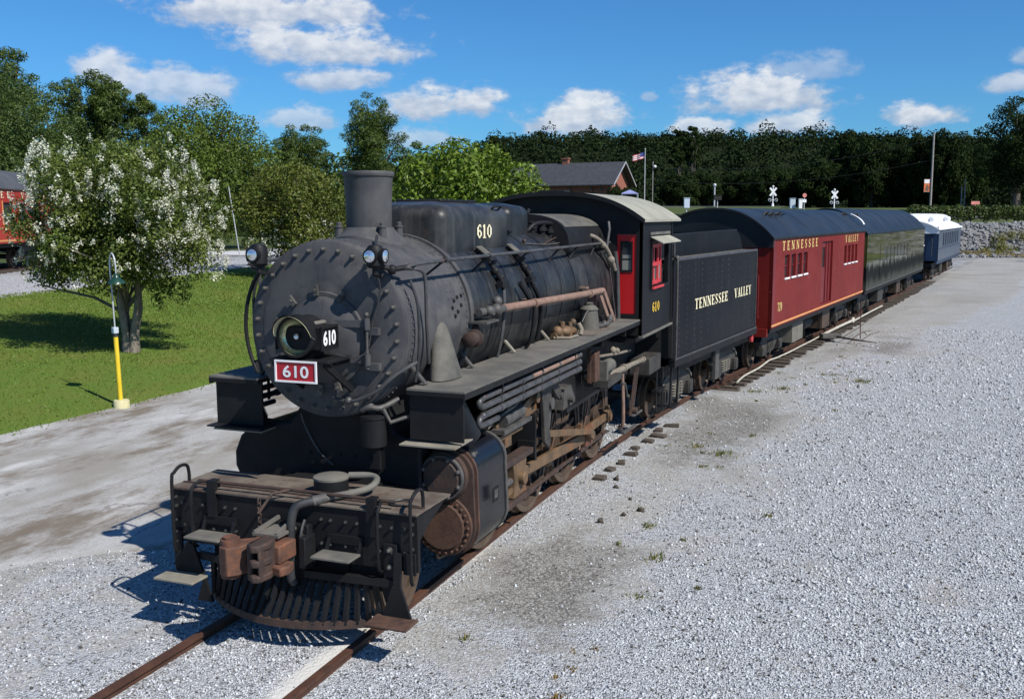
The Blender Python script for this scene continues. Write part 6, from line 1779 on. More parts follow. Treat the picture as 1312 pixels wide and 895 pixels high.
    P(MB().tube([(S(1.26), 15.3, 1.5), (S(1.28), 15.33, 0.9), (S(1.27), 15.36, 0.55), (S(1.2), 15.4, 0.5)], 0.03, 8), 'overflow_pipe', 'pipe_rust', cab)
P(MB().box(-1.45, 1.45, 17.3, 17.34, 1.98, 3.0), 'backhead', 'inside_dark', cab)
P(MB().box(-1.46, 1.46, 15.7, 17.84, 1.95, 1.975), 'cab_deck', 'inside_dark', cab)
mb = MB(); rings = []
for y in (15.47, 18.36):
    ring = [(x * 1.04, y, roofz(x) + 0.005) for x in xs_c] + [(x * 1.04, y, roofz(x) - 0.035) for x in xs_c[::-1]]
    rings.append(ring)
mb.loft(rings)
rf = P(mb, 'cab_roof', 'roof_dust', cab, ang=40)
for y in (16.35, 17.3):
    mb = MB(); rings = []
    for yy in (y - 0.02, y + 0.02):
        rings.append([(x * 1.04, yy, roofz(x) + 0.010) for x in xs_c])
    P(mb.loft(rings, cap=False, closed=False), 'roof_seam', 'roof_dust', rf)
P(MB().box(-0.25, 0.22, 15.50, 15.75, 4.292, 4.335), 'roof_vent', 'black_paint', rf, bevel=0.01)
mb = MB(); rings = []
for y in (15.45, 15.475):
    ring = [(x * 1.045, y, roofz(x) + 0.008) for x in xs_c] + [(x * 1.04, y, roofz(x) - 0.06) for x in xs_c[::-1]]
    rings.append(ring)
P(mb.loft(rings), 'roof_front_edge', 'black_paint', rf, ang=40)
# ================================================================== rolling stock
_truck = {}


def make_truck(parent, y, dusty=True, wb=1.5):
    """four-wheel truck centred on the centre line at y (thing space)"""
    key = (dusty, wb)
    m1 = 'truck_dusty' if dusty else 'truck_iron'
    fr = MB()
    for sx_ in (1, -1):
        x0, x1 = sx_ * 0.98, sx_ * 1.10
        h = wb / 2
        fr.prism([(-h - 0.16, 0.52), (-h + 0.12, 0.56), (-0.36, 0.30), (0.36, 0.30), (h - 0.12, 0.56), (h + 0.16, 0.52), (h + 0.16, 0.66), (0.42, 0.84), (-0.42, 0.84), (-h - 0.16, 0.66)], 'x', x0, x1)
    fr.box(-1.0, 1.0, -0.16, 0.16, 0.62, 0.82)
    fo = fr.build('truck', 'truck_iron', parent, ang=30, bevel=0.012, off=(0, 0, 0))
    OFF[fo.name] = (0, 0, 0)
    for sx_ in (1, -1):
        mb = MB(); h = wb / 2; rings = []
        for (yy, zz) in ((-h - 0.18, 0.60), (-h - 0.05, 0.72), (-0.45, 0.855), (0.45, 0.855), (h + 0.05, 0.72), (h + 0.18, 0.60)):
            rings.append([(sx_ * 0.97, yy, zz), (sx_ * 1.13, yy, zz), (sx_ * 1.13, yy, zz + 0.07), (sx_ * 0.97, yy, zz + 0.07)])
        mb.loft(rings).build('side_frame', m1, fo, ang=30, bevel=0.01)
        for yy in (-wb / 2, wb / 2):
            MB().box(sx_ * 1.0, sx_ * 1.17, yy - 0.13, yy + 0.13, 0.30, 0.58).box(sx_ * 1.17, sx_ * 1.19, yy - 0.10, yy + 0.10, 0.34, 0.55).build('journal_box', 'truck_iron', fo, ang=30, bevel=0.012)
        for yy in (-0.22, 0.0, 0.22):
            mb = MB()
            for k in range(5):
                mb.lathe([(0.05, 0.36 + k * 0.055), (0.082, 0.375 + k * 0.055), (0.082, 0.39 + k * 0.055), (0.05, 0.405 + k * 0.055)], (sx_ * 1.08, yy, 0), 'z', 12, False, False)
            mb.build('spring', m1, fo, ang=40)
    for yy in (-wb / 2, wb / 2):
        for sx_ in (1, -1):
            w = MB().lathe([(0.0, -0.05), (0.12, -0.06), (0.13, -0.02), (0.34, 0.0), (0.36, -0.055), (0.45, -0.055), (0.45, -0.03), (0.42, -0.018), (0.414, 0.070), (0.35, 0.072), (0.33, 0.03), (0.12, 0.03), (0.11, 0.10), (0.0, 0.10)], (0, 0, 0), 'x', 32, False, False)
            w.v = [(sx_ * 0.765 + sx_ * v[0], v[1] + yy, v[2] + 0.42) for v in w.v]
            w.build('wheel', 'wheel_iron', fo, ang=35)
        MB().cyl((-0.75, yy, 0.42), (0.75, yy, 0.42), 0.07, n=10).build('axle', 'truck_iron', fo)
    fo.location = (0, y, 0)
    return fo


def add_trucks(parent, ys_, dusty=(True, True), wb=1.5):
    a = make_truck(parent, ys_[0], dusty[0], wb)
    for k in range(1, len(ys_)):
        b = copy_tree(a, loc=(0, ys_[k], 0), parent=parent)
    return a


def arch(x, hw, z0, rise, ex=2.3):
    return z0 + rise * max(0.0, 1 - min(abs(x) / hw, 1.0) ** ex)


def car_roof(parent, hw, y0, y1, z0, rise, material, ex=2.3, over=0.0, end_mat=None, drop=0.0):
    N = 28
    xs_ = [-hw + 2 * hw * k / N for k in range(N + 1)]
    mb = MB(); rings = []
    for y in (y0, y1):
        rings.append([(x, y, arch(x, hw, z0, rise, ex)) for x in xs_] + [(x, y, arch(x, hw, z0, rise, ex) - 0.05) for x in xs_[::-1]])
    rf_ = mb.loft(rings).build('roof', material, parent, ang=40)
    for y in (y0 + 0.10, y1 - 0.10):
        poly = [(-hw + 0.04, z0 - 0.25)] + [(x * 0.985, arch(x, hw, z0, rise, ex) - 0.045) for x in xs_] + [(hw - 0.04, z0 - 0.25)]
        MB().prism(poly, 'y', y - 0.03, y + 0.03).build('roof_end', end_mat or material, rf_, ang=30)
    n = max(3, int((y1 - y0) / 2.2))
    for k in range(1, n):
        y = y0 + (y1 - y0) * k / n
        mb = MB()
        mb.loft([[(x, yy, arch(x, hw, z0, rise, ex) + dz_) for x in xs_] for yy, dz_ in ((y - 0.03, 0.0), (y - 0.02, 0.008), (y + 0.02, 0.008), (y + 0.03, 0.0))], cap=False, closed=False)
        mb.build('roof_seam', material, rf_, ang=40)
    return rf_


# ------------------------------------------------ tender
px_, py_, pth = path(22.7)
ten = thing('tender', 'black riveted tender lettered TENNESSEE VALLEY, coupled behind the engine cab', 'tender', (px_, py_, 0), -pth)
T = lambda mb, n, m_, p=None, **k: mb.build(n, m_, p or ten, **k)
A0, A1 = -4.56, 1.42
tank = T(MB().prism([(x[0], x[1]) for x in rrect(1.5, (A1 - A0) / 2, 0.08, 4, 0, (A0 + A1) / 2)], 'z', 1.27, 3.10), 'tank', 'tender_paint', ang=30)
T(MB().box(-1.44, 1.44, A0 + 0.08, A1 - 0.08, 3.101, 3.125), 'tank_deck', 'casing_dust', tank)
for sx_ in (1, -1):
    T(MB().cyl((sx_ * 1.485, A0 + 0.05, 3.11), (sx_ * 1.485, A1 - 0.05, 3.11), 0.028, n=10), 'top_bead', 'pipe_grey', tank)
    T(MB().cyl((sx_ * 1.502, A0 + 0.07, 1.30), (sx_ * 1.502, A0 + 0.07, 3.1), 0.016, n=8), 'corner_bead', 'pipe_grey', tank)
    T(MB().cyl((sx_ * 1.502, A1 - 0.06, 1.30), (sx_ * 1.502, A1 - 0.06, 3.1), 0.012, n=8), 'corner_bead', 'pipe_grey', tank)
    T(MB().box(sx_ * 1.40, sx_ * 1.52, A0 - 0.05, A1 + 0.03, 1.13, 1.262), 'side_sill', 'black_paint', tank)
    T(MB().box(sx_ * 1.503, sx_ * 1.525, A0 - 0.05, A1 + 0.03, 1.265, 1.29), 'sill_edge', 'pipe_grey', tank)
    mb = MB()
    for y in np.linspace(A0 + 0.22, A1 - 0.18, 13):
        for z in np.arange(1.38, 3.06, 0.115):
            mb.add([(sx_ * 1.500, y - 0.018, z - 0.018), (sx_ * 1.500, y + 0.018, z - 0.018), (sx_ * 1.500, y + 0.018, z + 0.018), (sx_ * 1.500, y - 0.018, z + 0.018), (sx_ * 1.512, y, z)], [(0, 1, 4), (1, 2, 4), (2, 3, 4), (3, 0, 4)])
    tag(T(mb, 'rivets', 'boiler_paint', tank, ang=0), kind='stuff')
    roman('TENNESSEE', 0.205, 'lettering', 'cream_letter', ten, (sx_ * 1.516, -2.30 if sx_ > 0 else -0.2, 2.215), (0, sx_, 0), (0, 0, 1), 2.30, wgt=1.05)
    roman('VALLEY', 0.205, 'lettering', 'cream_letter', ten, (sx_ * 1.516, 0.10 if sx_ > 0 else -2.7, 2.225), (0, sx_, 0), (0, 0, 1), 1.40, wgt=1.05)
# coal bunker with a curved rear top
prof = [(A0 + 0.02, 3.08), (A0 + 0.02, 3.54), (0.45, 3.58), (0.72, 3.57), (1.0, 3.50), (1.22, 3.36), (1.36, 3.18), (1.38, 3.10)]
for sx_ in (1, -1):
    T(MB().prism(prof, 'x', sx_ * 1.10, sx_ * 1.14), 'bunker_side', 'tender_paint', tank, ang=30)
    T(MB().tube([(sx_ * 1.12, p[0], p[1]) for p in prof[1:]], 0.022, 8), 'bunker_bead', 'black_paint', tank)
T(MB().box(-1.1, 1.1, A0 + 0.02, A0 + 0.06, 3.08, 3.50).box(-1.1, 1.1, 0.6, 0.64, 3.08, 3.54), 'bunker_end', 'tender_paint', tank)
T(MB().box(-1.45, 1.45, A0 - 0.02, A0 - 0.001, 1.3, 3.05), 'tender_front', 'inside_dark', tank)
T(MB().lathe([(0.35, 3.12), (0.35, 3.26), (0.37, 3.27), (0.37, 3.30), (0.0, 3.33)], (0, 1.0, 0), 'z', 24), 'water_hatch', 'black_paint', tank)
T(MB().box(0.85, 1.05, 0.9, 1.1, 3.12, 3.32), 'rear_lamp', 'rust_dark', tank)
T(MB().box(-1.3, 1.3, A0 - 0.1, A1 + 0.1, 0.92, 1.128), 'underframe', 'black_paint', ten)
add_trucks(ten, (-3.22, 0.28), (True, True), 1.45)
T(MB().box(1.30, 1.36, -1.40, -1.12, 0.42, 1.13), 'foot_board', 'grey_iron', ten)
T(MB().tube([(1.53, A0 - 0.06, 1.3), (1.55, A0 - 0.08, 1.5), (1.55, A0 - 0.08, 3.0), (1.52, A0 - 0.05, 3.16), (1.40, A0 - 0.02, 3.16)], 0.018, 8).ball((1.53, A0 - 0.05, 3.15), 0.05, 8, 5), 'grab_iron', 'grey_iron', ten)
T(MB().bar((1.42, A0 + 0.1, 1.2), (1.40, A0 + 0.04, 0.35), 0.03, 0.06, (0, 1, 0)).bar((1.42, A0 + 0.5, 1.2), (1.40, A0 + 0.46, 0.35), 0.03, 0.06, (0, 1, 0)).box(1.28, 1.46, A0 + 0.0, A0 + 0.5, 0.35, 0.37), 'step', 'black_paint', ten)
T(MB().cyl((1.40, 1.32, 1.02), (1.46, 1.32, 1.02), 0.09, n=14), 'valve_wheel', 'sash_red', ten)
T(MB().tube([(0.6, A1 + 0.1, 1.1), (0.65, A1 + 0.35, 0.8), (0.6, A1 + 0.6, 0.9), (0.55, A1 + 0.8, 1.1)], 0.035, 8), 'air_hose', 'hose_black', ten)
T(MB().box(-0.12, 0.12, A1, A1 + 0.8, 0.80, 1.0), 'coupler', 'rusty_iron', ten, bevel=0.02)


# ------------------------------------------------ cars
def car_frame(parent, y0, y1, material='truck_iron', kit=1):
    MB().box(-1.2, 1.2, y0 + 0.1, y1 - 0.1, 0.86, 1.06).build('underframe', 'black_paint', parent)
    L = y1 - y0
    mb = MB().box(1.0, 1.34, y0 + L * 0.24, y0 + L * 0.24 + 1.3, 0.38, 0.95)
    mb.build('battery_box', 'truck_dusty' if kit == 1 else 'truck_iron', parent, bevel=0.01)
    MB().cyl((0.9, y0 + L * 0.40, 0.62), (0.9, y0 + L * 0.40 + 1.6, 0.62), 0.20, n=16).build('air_tank', 'truck_iron', parent, ang=30)
    MB().box(0.7, 1.30, y0 + L * 0.56, y0 + L * 0.56 + 1.1, 0.35, 0.9).build('equipment_box', 'wheel_iron', parent, bevel=0.01)
    for y in (y0 + L * 0.38, y0 + L * 0.54, y0 + L * 0.66):
        MB().bar((1.25, y, 1.0), (1.2, y + 0.25, 0.35), 0.05, 0.05).build('truss_post', 'truck_iron', parent)
    MB().box(-0.1, 0.1, y0 - 0.7, y0 + 0.2, 0.80, 1.0).build('coupler', 'rusty_iron', parent, bevel=0.02)
    MB().tube([(0.5, y0 + 0.1, 1.0), (0.55, y0 - 0.2, 0.75), (0.5, y0 - 0.45, 0.7), (0.45, y0 - 0.6, 0.9)], 0.03, 8).build('air_hose', 'hose_black', parent)


def ends(parent, y0, y1, z0, z1, hw, material, gm='black_paint'):
    for y, sg in ((y0, -1), (y1, 1)):
        e = MB()
        mk = lambda u, v, d: (u, y - sg * d * 1.0, v)
        e.wall(mk, -hw, hw, z0, z1, [(-0.40, 0.40, z0 + 0.05, z0 + 2.0)], 0.06)
        eo = e.build('end_wall', material, parent, ang=30)
        MB().box(-0.39, 0.39, y - sg * 0.06, y - sg * 0.03, z0 + 0.05, z0 + 2.0).build('end_door', gm, eo)
        mb = MB()
        for x in (-0.48, 0.42):
            mb.box(x, x + 0.06, y, y + sg * 0.16, z0 - 0.05, z0 + 2.1)
        mb.box(-0.48, 0.48, y, y + sg * 0.16, z0 + 2.1, z0 + 2.16)
        mb.build('diaphragm', gm, eo)
        for x in (-1.2, 1.2):
            MB().tube([(x, y + sg * 0.02, z0 + 0.3), (x, y + sg * 0.08, z0 + 0.34), (x, y + sg * 0.08, z0 + 1.25), (x - 0.05, y + sg * 0.02, z0 + 1.3)], 0.016, 6).build('grab_iron', 'car_red_dull' if material.startswith('car_red') else 'grey_iron', eo)


# red baggage car
px_, py_, pth = path(32.0)
red = thing('baggage_car', 'maroon baggage car with sliding side door, lettered TENNESSEE VALLEY, coupled behind the tender', 'railway car', (px_, py_, 0), -pth)
Y0, Y1 = -6.55, 6.62
wins = []
for k in range(4):
    a = -5.33 + k * 0.72; wins.append((a, a + 0.50, 2.31, 2.90))
for k in range(4):
    a = 2.78 + k * 0.66; wins.append((a, a + 0.42, 2.33, 2.92))
DOOR = (-0.72, 0.86, 1.26, 3.13)
for sx_ in (1, -1):
    mk = lambda u, v, d: (sx_ * (1.53 - d), u, v)
    sw = MB().wall(mk, Y0, Y1, 1.10, 3.36, wins + [DOOR], 0.09).build('side_wall', 'car_red', red, ang=30)
    for (a, b, c, d) in wins:
        MB().box(sx_ * 1.455, sx_ * 1.46, a + 0.001, b - 0.001, c + 0.001, d - 0.001).build('window', 'dark_glass', sw)
        MB().box(sx_ * 1.50, sx_ * 1.56, a - 0.01, b + 0.01, c - 0.045, c - 0.002).build('window_sill', 'white_paint', sw)
        mb = MB()
        for q in ((a, a + 0.03, c, d), (b - 0.03, b, c, d), (a + 0.03, b - 0.03, d - 0.03, d), (a + 0.03, b - 0.03, (c + d) / 2 - 0.012, (c + d) / 2 + 0.012)):
            mb.box(sx_ * 1.462, sx_ * 1.485, q[0], q[1], q[2], q[3])
        mb.build('window_frame', 'car_red_dull', sw)
    dmb = MB(); dk = lambda u, v, d: (sx_ * (1.472 - d), u, v)
    dmb.wall(dk, DOOR[0] + 0.01, DOOR[1] - 0.01, DOOR[2] + 0.01, DOOR[3] - 0.02, [(-0.55, -0.02, 2.35, 2.95)], 0.03)
    dd = dmb.build('sliding_door', 'car_red_dull', sw, ang=30)
    MB().box(sx_ * 1.44, sx_ * 1.446, -0.55, -0.02, 2.35, 2.95).build('door_window', 'dark_glass', sw)
    MB().box(sx_ * 1.473, sx_ * 1.50, 0.45, 0.50, 1.3, 3.1).box(sx_ * 1.473, sx_ * 1.50, 0.05, 0.09, 1.3, 3.1).build('door_rail', 'car_red', sw)
    MB().box(sx_ * 1.531, sx_ * 1.545, Y0, Y1, 1.145, 1.19).build('gold_stripe', 'orange_stripe', sw)
    MB().box(sx_ * 1.48, sx_ * 1.56, Y0, Y1, 3.34, 3.375).build('eave_board', 'grey_iron', sw)
    MB().box(sx_ * 1.40, sx_ * 1.50, Y0 + 0.02, Y1 - 0.02, 0.98, 1.095).build('side_sill', 'black_paint', sw)
    o_ = sx_ * 1.534
    c1, c2 = (-3.55, 4.05) if sx_ > 0 else (3.55, -4.05)
    roman('TENNESSEE', 0.235, 'lettering', 'gold_letter', sw, (o_, c1, 3.14), (0, sx_, 0), (0, 0, 1), 4.2, gap=0.55)
    roman('VALLEY', 0.235, 'lettering', 'gold_letter', sw, (o_, c2, 3.14), (0, sx_, 0), (0, 0, 1), 2.35, gap=0.5)
    roman('EDDIE HIX', 0.17, 'lettering', 'gold_letter', sw, (o_, sx_ * 2.15, 1.58), (0, sx_, 0), (0, 0, 1), 1.9, gap=0.2) if False else None
    text('EXHIBIT CAR', 0.17, 'lettering', 'gold_letter', sw, (o_, sx_ * 2.2, 1.58), (0, sx_, 0), (0, 0, 1), width=1.9, bold=0.01) if False else None
    roman('720', 0.22, 'number', 'gold_letter', sw, (o_, sx_ * -5.75, 1.60), (0, sx_, 0), (0, 0, 1), 0.46, gap=0.12)
    # mid-side name board: small gold letters, too small to read in the photograph
    MB().box(sx_ * 1.531, sx_ * 1.537, Y0 + 0.02, Y0 + 0.24, 1.2, 3.3).build('corner_post', 'car_red_dull', sw)
ends(red, Y0, Y1, 1.10, 3.37, 1.53, 'car_red', 'car_red_dull')
car_roof(red, 1.57, Y0 - 0.12, Y1 + 0.05, 3.37, 0.74, 'roof_black', 2.4, end_mat='roof_black')
for y in (-4.9, -4.3, -3.6, 5.9):
    MB().tube([(0.85, y - 0.18, 3.93), (0.95, y, 4.02), (0.85, y + 0.2, 3.93), (1.0, y + 0.28, 3.95)], 0.022, 6).build('roof_hook', 'black_paint', red)
for k in range(7):
    a = R(18 + k * 9)
MB().loft([[(1.58 * math.cos(R(12 + 6 * k)) * 0.99, y, 3.37 + 0.76 * math.sin(R(12 + 6 * k)) ** 0.8) for k in range(7)] for y in (Y1 - 0.35, Y1 - 0.10)], cap=False, closed=False).build('roof_patch', 'white_paint', red)
add_trucks(red, (-4.9, 4.7), (False, False), 1.75)
car_frame(red, Y0, Y1)
MB().box(-1.45, 1.45, Y0 - 0.12, Y0 - 0.02, 0.90, 1.10).build('end_beam', 'car_red', red)

# black passenger car
px_, py_, pth = path(48.2)
blk = thing('passenger_car', 'glossy dark green passenger car reflecting the yard, between the maroon car and the blue coach', 'railway car', (px_, py_, 0), -pth)
Y0, Y1 = -8.95, 8.85
wins = [(-6.6, -5.75, 1.35, 2.75)] + [(-4.6 + k * 1.05, -4.6 + k * 1.05 + 0.62, 2.12, 2.62) for k in range(7)]
for sx_ in (1, -1):
    mk = lambda u, v, d: (sx_ * (1.53 - d), u, v)
    sw = MB().wall(mk, Y0, Y1, 1.12, 3.24, wins, 0.02).build('side_wall', 'car_green', blk, ang=30)
    for k, (a, b, c, d) in enumerate(wins):
        MB().box(sx_ * 1.512, sx_ * 1.518, a + 0.001, b - 0.001, c + 0.001, d - 0.001).build('window' if k else 'side_door', 'dark_glass' if k else 'car_green', sw)
    MB().box(sx_ * 1.531, sx_ * 1.545, Y0, Y1, 1.12, 1.17).build('sill_strip', 'grey_iron', sw)
    MB().box(sx_ * 1.40, sx_ * 1.50, Y0 + 0.02, Y1 - 0.02, 0.98, 1.115).build('side_sill', 'black_paint', sw)
    MB().box(sx_ * 1.531, sx_ * 1.56, Y1 - 0.25, Y1 - 0.05, 2.30, 2.36).build('bracket', 'white_paint', sw)
ends(blk, Y0, Y1, 1.12, 3.24, 1.53, 'car_green')
car_roof(blk, 1.545, Y0 - 0.05, Y1 + 0.05, 3.24, 0.94, 'roof_black', 2.1)
for x in (0.2, 0.9):
    MB().tube([(x, Y0 + 0.9, 4.15 - 0.3 * x), (x + 0.05, Y0 + 1.0, 4.24 - 0.3 * x), (x, Y0 + 1.3, 4.24 - 0.3 * x), (x, Y0 + 1.4, 4.14 - 0.3 * x)], 0.025, 6).build('roof_hook', 'black_paint', blk)
add_trucks(blk, (-7.0, 6.9), (False, False), 2.0)
car_frame(blk, Y0, Y1, kit=2)

# blue coach with the white clerestory roof
px_, py_, pth = path(71.5)
blu = thing('passenger_car', 'blue wooden coach with a white clerestory roof, last car of the parked train', 'railway car', (px_, py_, 0), -pth)
Y0, Y1 = -7.45, 7.6
wins = [(-4.9 + k * 1.38, -4.9 + k * 1.38 + 0.88, 2.05, 2.82) for k in range(8)]
for sx_ in (1, -1):
    mk = lambda u, v, d: (sx_ * (1.53 - d), u, v)
    sw = MB().wall(mk, Y0, Y1, 1.22, 3.08, wins, 0.06).build('side_wall', 'car_blue', blu, ang=30)
    for k, (a, b, c, d) in enumerate(wins):
        wp = MB().box(sx_ * 1.475, sx_ * 1.48, a + 0.001, b - 0.001, c + 0.001, d - 0.001).build('window', 'dark_glass', sw)
        MB().box(sx_ * 1.51, sx_ * 1.55, a - 0.05, b + 0.05, c - 0.05, c - 0.003).build('window_sill', 'car_blue', sw)
    MB().box(sx_ * 1.531, sx_ * 1.54, Y0, Y1, 1.90, 1.94).build('belt_rail', 'car_blue_end', sw)
    MB().box(sx_ * 1.531, sx_ * 1.545, Y0, Y0 + 0.12, 1.22, 3.06).build('corner_post', 'car_blue_end', sw)
    MB().box(sx_ * 1.40, sx_ * 1.50, Y0 + 0.02, Y1 - 0.02, 1.02, 1.215).build('side_sill', 'car_blue_end', sw)
ends(blu, Y0, Y1, 1.22, 3.10, 1.53, 'car_blue_end', 'car_blue_end')
car_roof(blu, 1.60, Y0 - 0.35, Y1 + 0.35, 3.08, 0.52, 'roof_white', 2.0, end_mat='roof_white')
cl = MB(); rings = []
for y, kx, kz in ((Y0 + 0.15, 0.5, 0.25), (Y0 + 0.7, 0.9, 0.9), (Y0 + 1.3, 1.0, 1.0), (Y1 - 1.3, 1.0, 1.0), (Y1 - 0.7, 0.9, 0.9), (Y1 - 0.15, 0.5, 0.25)):
    rings.append([(-0.72 * kx, y, 3.45), (-0.72 * kx, y, 3.45 + 0.42 * kz), (-0.40 * kx, y, 3.45 + 0.52 * kz), (0, y, 3.45 + 0.55 * kz), (0.40 * kx, y, 3.45 + 0.52 * kz), (0.72 * kx, y, 3.45 + 0.42 * kz), (0.72 * kx, y, 3.45)])
clo = cl.loft(rings).build('clerestory', 'roof_white', blu, ang=30)
for y in (-5.4, 3.5):
    MB().lathe([(0.20, 3.50), (0.22, 3.72), (0.15, 3.80), (0.0, 3.82)], (0.95, y, 0), 'z', 12).build('roof_vent', 'roof_white', clo)
add_trucks(blu, (-5.3, 5.4), (False, False), 2.0)
car_frame(blu, Y0, Y1, kit=2)

# red coach on the far left track, rails under it
LD = Vector((-0.44, 0.9, 0)).normalized()
LN = Vector((LD.y, -LD.x, 0))
LB = Vector((-27.9, 30.3, 0))                  # on the right-hand side of the coach
lrz = math.atan2(-LD.x, LD.y)
cxy = LB - LN * 1.5
ltr = thing('railway_track', 'rusty track carrying the bright red coach beyond the lawn on the left', 'railway track')
for la in (-0.7525, 0.7525):
    mb = MB(); rings = []
    for k in range(-12, 34, 2):
        p = cxy + LD * k + LN * la
        zz = tz(p.x, p.y) + 0.13
        rings.append([tuple(p + LN * a + Vector((0, 0, zz + b))) for a, b in ((-0.036, 0), (0.036, 0), (0.036, -0.14), (-0.036, -0.14))])
    mb.loft(rings).build('rail', 'rail_rust', ltr, ang=30)
for k in range(-18, 56):
    p = cxy + LD * k * 0.6
    if k == -18:
        t0 = MB().box(-1.3, 1.3, -0.11, 0.11, -0.1, 0.05).build('sleeper', 'tie_wood', ltr, ang=0)
    o = t0 if k == -18 else cp(t0, ltr)
    o.location = (p.x, p.y, tz(p.x, p.y) + 0.0); o.rotation_euler = (0, 0, lrz)
lz = tz(cxy.x, cxy.y) + 0.13
lc = thing('passenger_car', 'bright red coach with grey roof and orange stripes, behind the white flowering tree', 'railway car', (cxy.x, cxy.y, lz), lrz)
Y0, Y1 = -13.0, 4.5
wins = [(-0.95 - 1.62 * k, -0.95 - 1.62 * k + 1.05, 1.83, 2.66) for k in range(7)] + [(0.65, 1.5, 1.83, 2.66), (2.2, 3.1, 1.83, 2.66)]
for sx_ in (1, -1):
    mk = lambda u, v, d: (sx_ * (1.5 - d), u, v)
    sw = MB().wall(mk, Y0, Y1, 1.05, 3.22, wins, 0.08).build('side_wall', 'coach_red', lc, ang=30)
    for a, b, c, d in wins:
        w_ = MB().box(sx_ * 1.43, sx_ * 1.436, a + 0.001, b - 0.001, c + 0.001, d - 0.001).build('window', 'dark_glass', sw)
        mb = MB()
        for q in ((a - 0.06, a, c - 0.06, d + 0.06), (b, b + 0.06, c - 0.06, d + 0.06)):
            mb.box(sx_ * 1.501, sx_ * 1.52, *q)
        mb.build('window_frame', 'orange_stripe', w_)
    for z in (1.12, 1.60):
        MB().box(sx_ * 1.501, sx_ * 1.515, Y0, Y1, z, z + 0.07).build('stripe', 'orange_stripe', sw)
    roman('TENNESSEE', 0.26, 'lettering', 'cream_letter', sw, (sx_ * 1.506, sx_ * -2.9, 2.96), (0, sx_, 0), (0, 0, 1), 5.4, gap=0.8)
    roman('VALLEY', 0.26, 'lettering', 'cream_letter', sw, (sx_ * 1.506, sx_ * 2.2, 2.96), (0, sx_, 0), (0, 0, 1), 2.6, gap=0.6)
ends(lc, Y0, Y1, 1.05, 3.22, 1.5, 'coach_red', 'black_paint')
car_roof(lc, 1.56, Y0 - 0.1, Y1 + 0.1, 3.22, 0.82, 'roof_grey', 2.2)
add_trucks(lc, (-10.6, 2.4), (False, False), 2.0)
car_frame(lc, Y0, Y1, kit=2)

# ================================================================== things beside the track
# lamp post
g0 = tz(-9.87, 16.23)
lp = thing('lamp_post', 'yellow post lamp with green shade on a pale concrete block at the lawn edge', 'lamp post', (-9.87, 16.23, g0), R(-20))
MB().lathe([(0.0, -0.1), (0.165, -0.1), (0.165, 0.13), (0.150, 0.16), (0.0, 0.165)], (0.03, 0, 0), 'z', 20).build('footing', 'old_concrete', lp, ang=30)
po = MB().tube([(0, 0, 0.1), (-0.035, 0.0, 0.9), (-0.06, 0.0, 1.52)], 0.048, 14).build('post', 'yellow_post', lp)
MB().cyl((-0.06, 0, 1.50), (-0.06, 0, 1.56), 0.056, n=14).build('collar', 'hose_black', lp)
MB().box(-0.115, -0.005, -0.06, 0.05, 1.57, 1.70).build('junction_box', 'cabinet', lp, bevel=0.01)
MB().tube([(-0.065, 0, 1.6), (-0.10, 0, 2.3), (-0.14, 0, 2.95), (-0.125, 0, 3.14), (-0.04, 0, 3.25), (0.06, 0, 3.16), (0.10, 0, 3.0), (0.105, 0, 2.80)], 0.016, 8).build('gooseneck', 'galvanised', lp)
sh = MB().lathe([(0.02, 2.83), (0.05, 2.82), (0.06, 2.76), (0.10, 2.72), (0.165, 2.655), (0.178, 2.625), (0.168, 2.625), (0.10, 2.69), (0.0, 2.70)], (0.105, 0, 0), 'z', 28, False, False).build('lamp_shade', 'lamp_green', lp)
MB().ball((0.105, 0, 2.63), 0.045, 10, 6).build('bulb', 'lamp_glass', sh)

# white pipe lying along the sleepers
pts = []
for s_, l_ in ((23.7, 1.20), (25.0, 1.02), (26.5, 0.98), (27.6, 0.96), (28.6, 0.92), (29.6, 1.04), (31.3, 0.98), (32.8, 0.96), (34.0, 1.04)):
    pts.append(at(s_, l_, -0.04 + 0.03 * math.sin(s_ * 3)))
pp = thing('drain_pipe', 'long white plastic pipe lying crooked along the sleeper ends', 'pipe')
MB().tube(pts, 0.024, 10).build('bent_length', 'pvc_white', pp)
MB().tube([at(34.1, 1.02, -0.02), at(37, 1.06, 0.0), at(39.0, 1.14, 0.02)], 0.048, 10).build('thick_length', 'pvc_white', pp)
MB().tube([at(39.0, 1.18, 0.0), at(42.5, 1.14, 0.0), at(46.2, 1.14, 0.0)], 0.035, 10).build('thin_length', 'pvc_white', pp)
MB().cyl(at(39.0, 1.15, -0.06), at(39.15, 1.15, 0.10), 0.07, n=12).build('pipe_joint', 'pvc_white', pp)
tag(MB().obox((*at(33.9, 1.35)[:2], 0.02), (0.9, 0.3, 0), (-0.3, 0.9, 0), (0, 0, 1), 0.28, 0.22, 0.06).build('cover_plate', 'dusty_steel', None, ang=0), 'grey steel plate lying flat by the white pipe', 'plate')
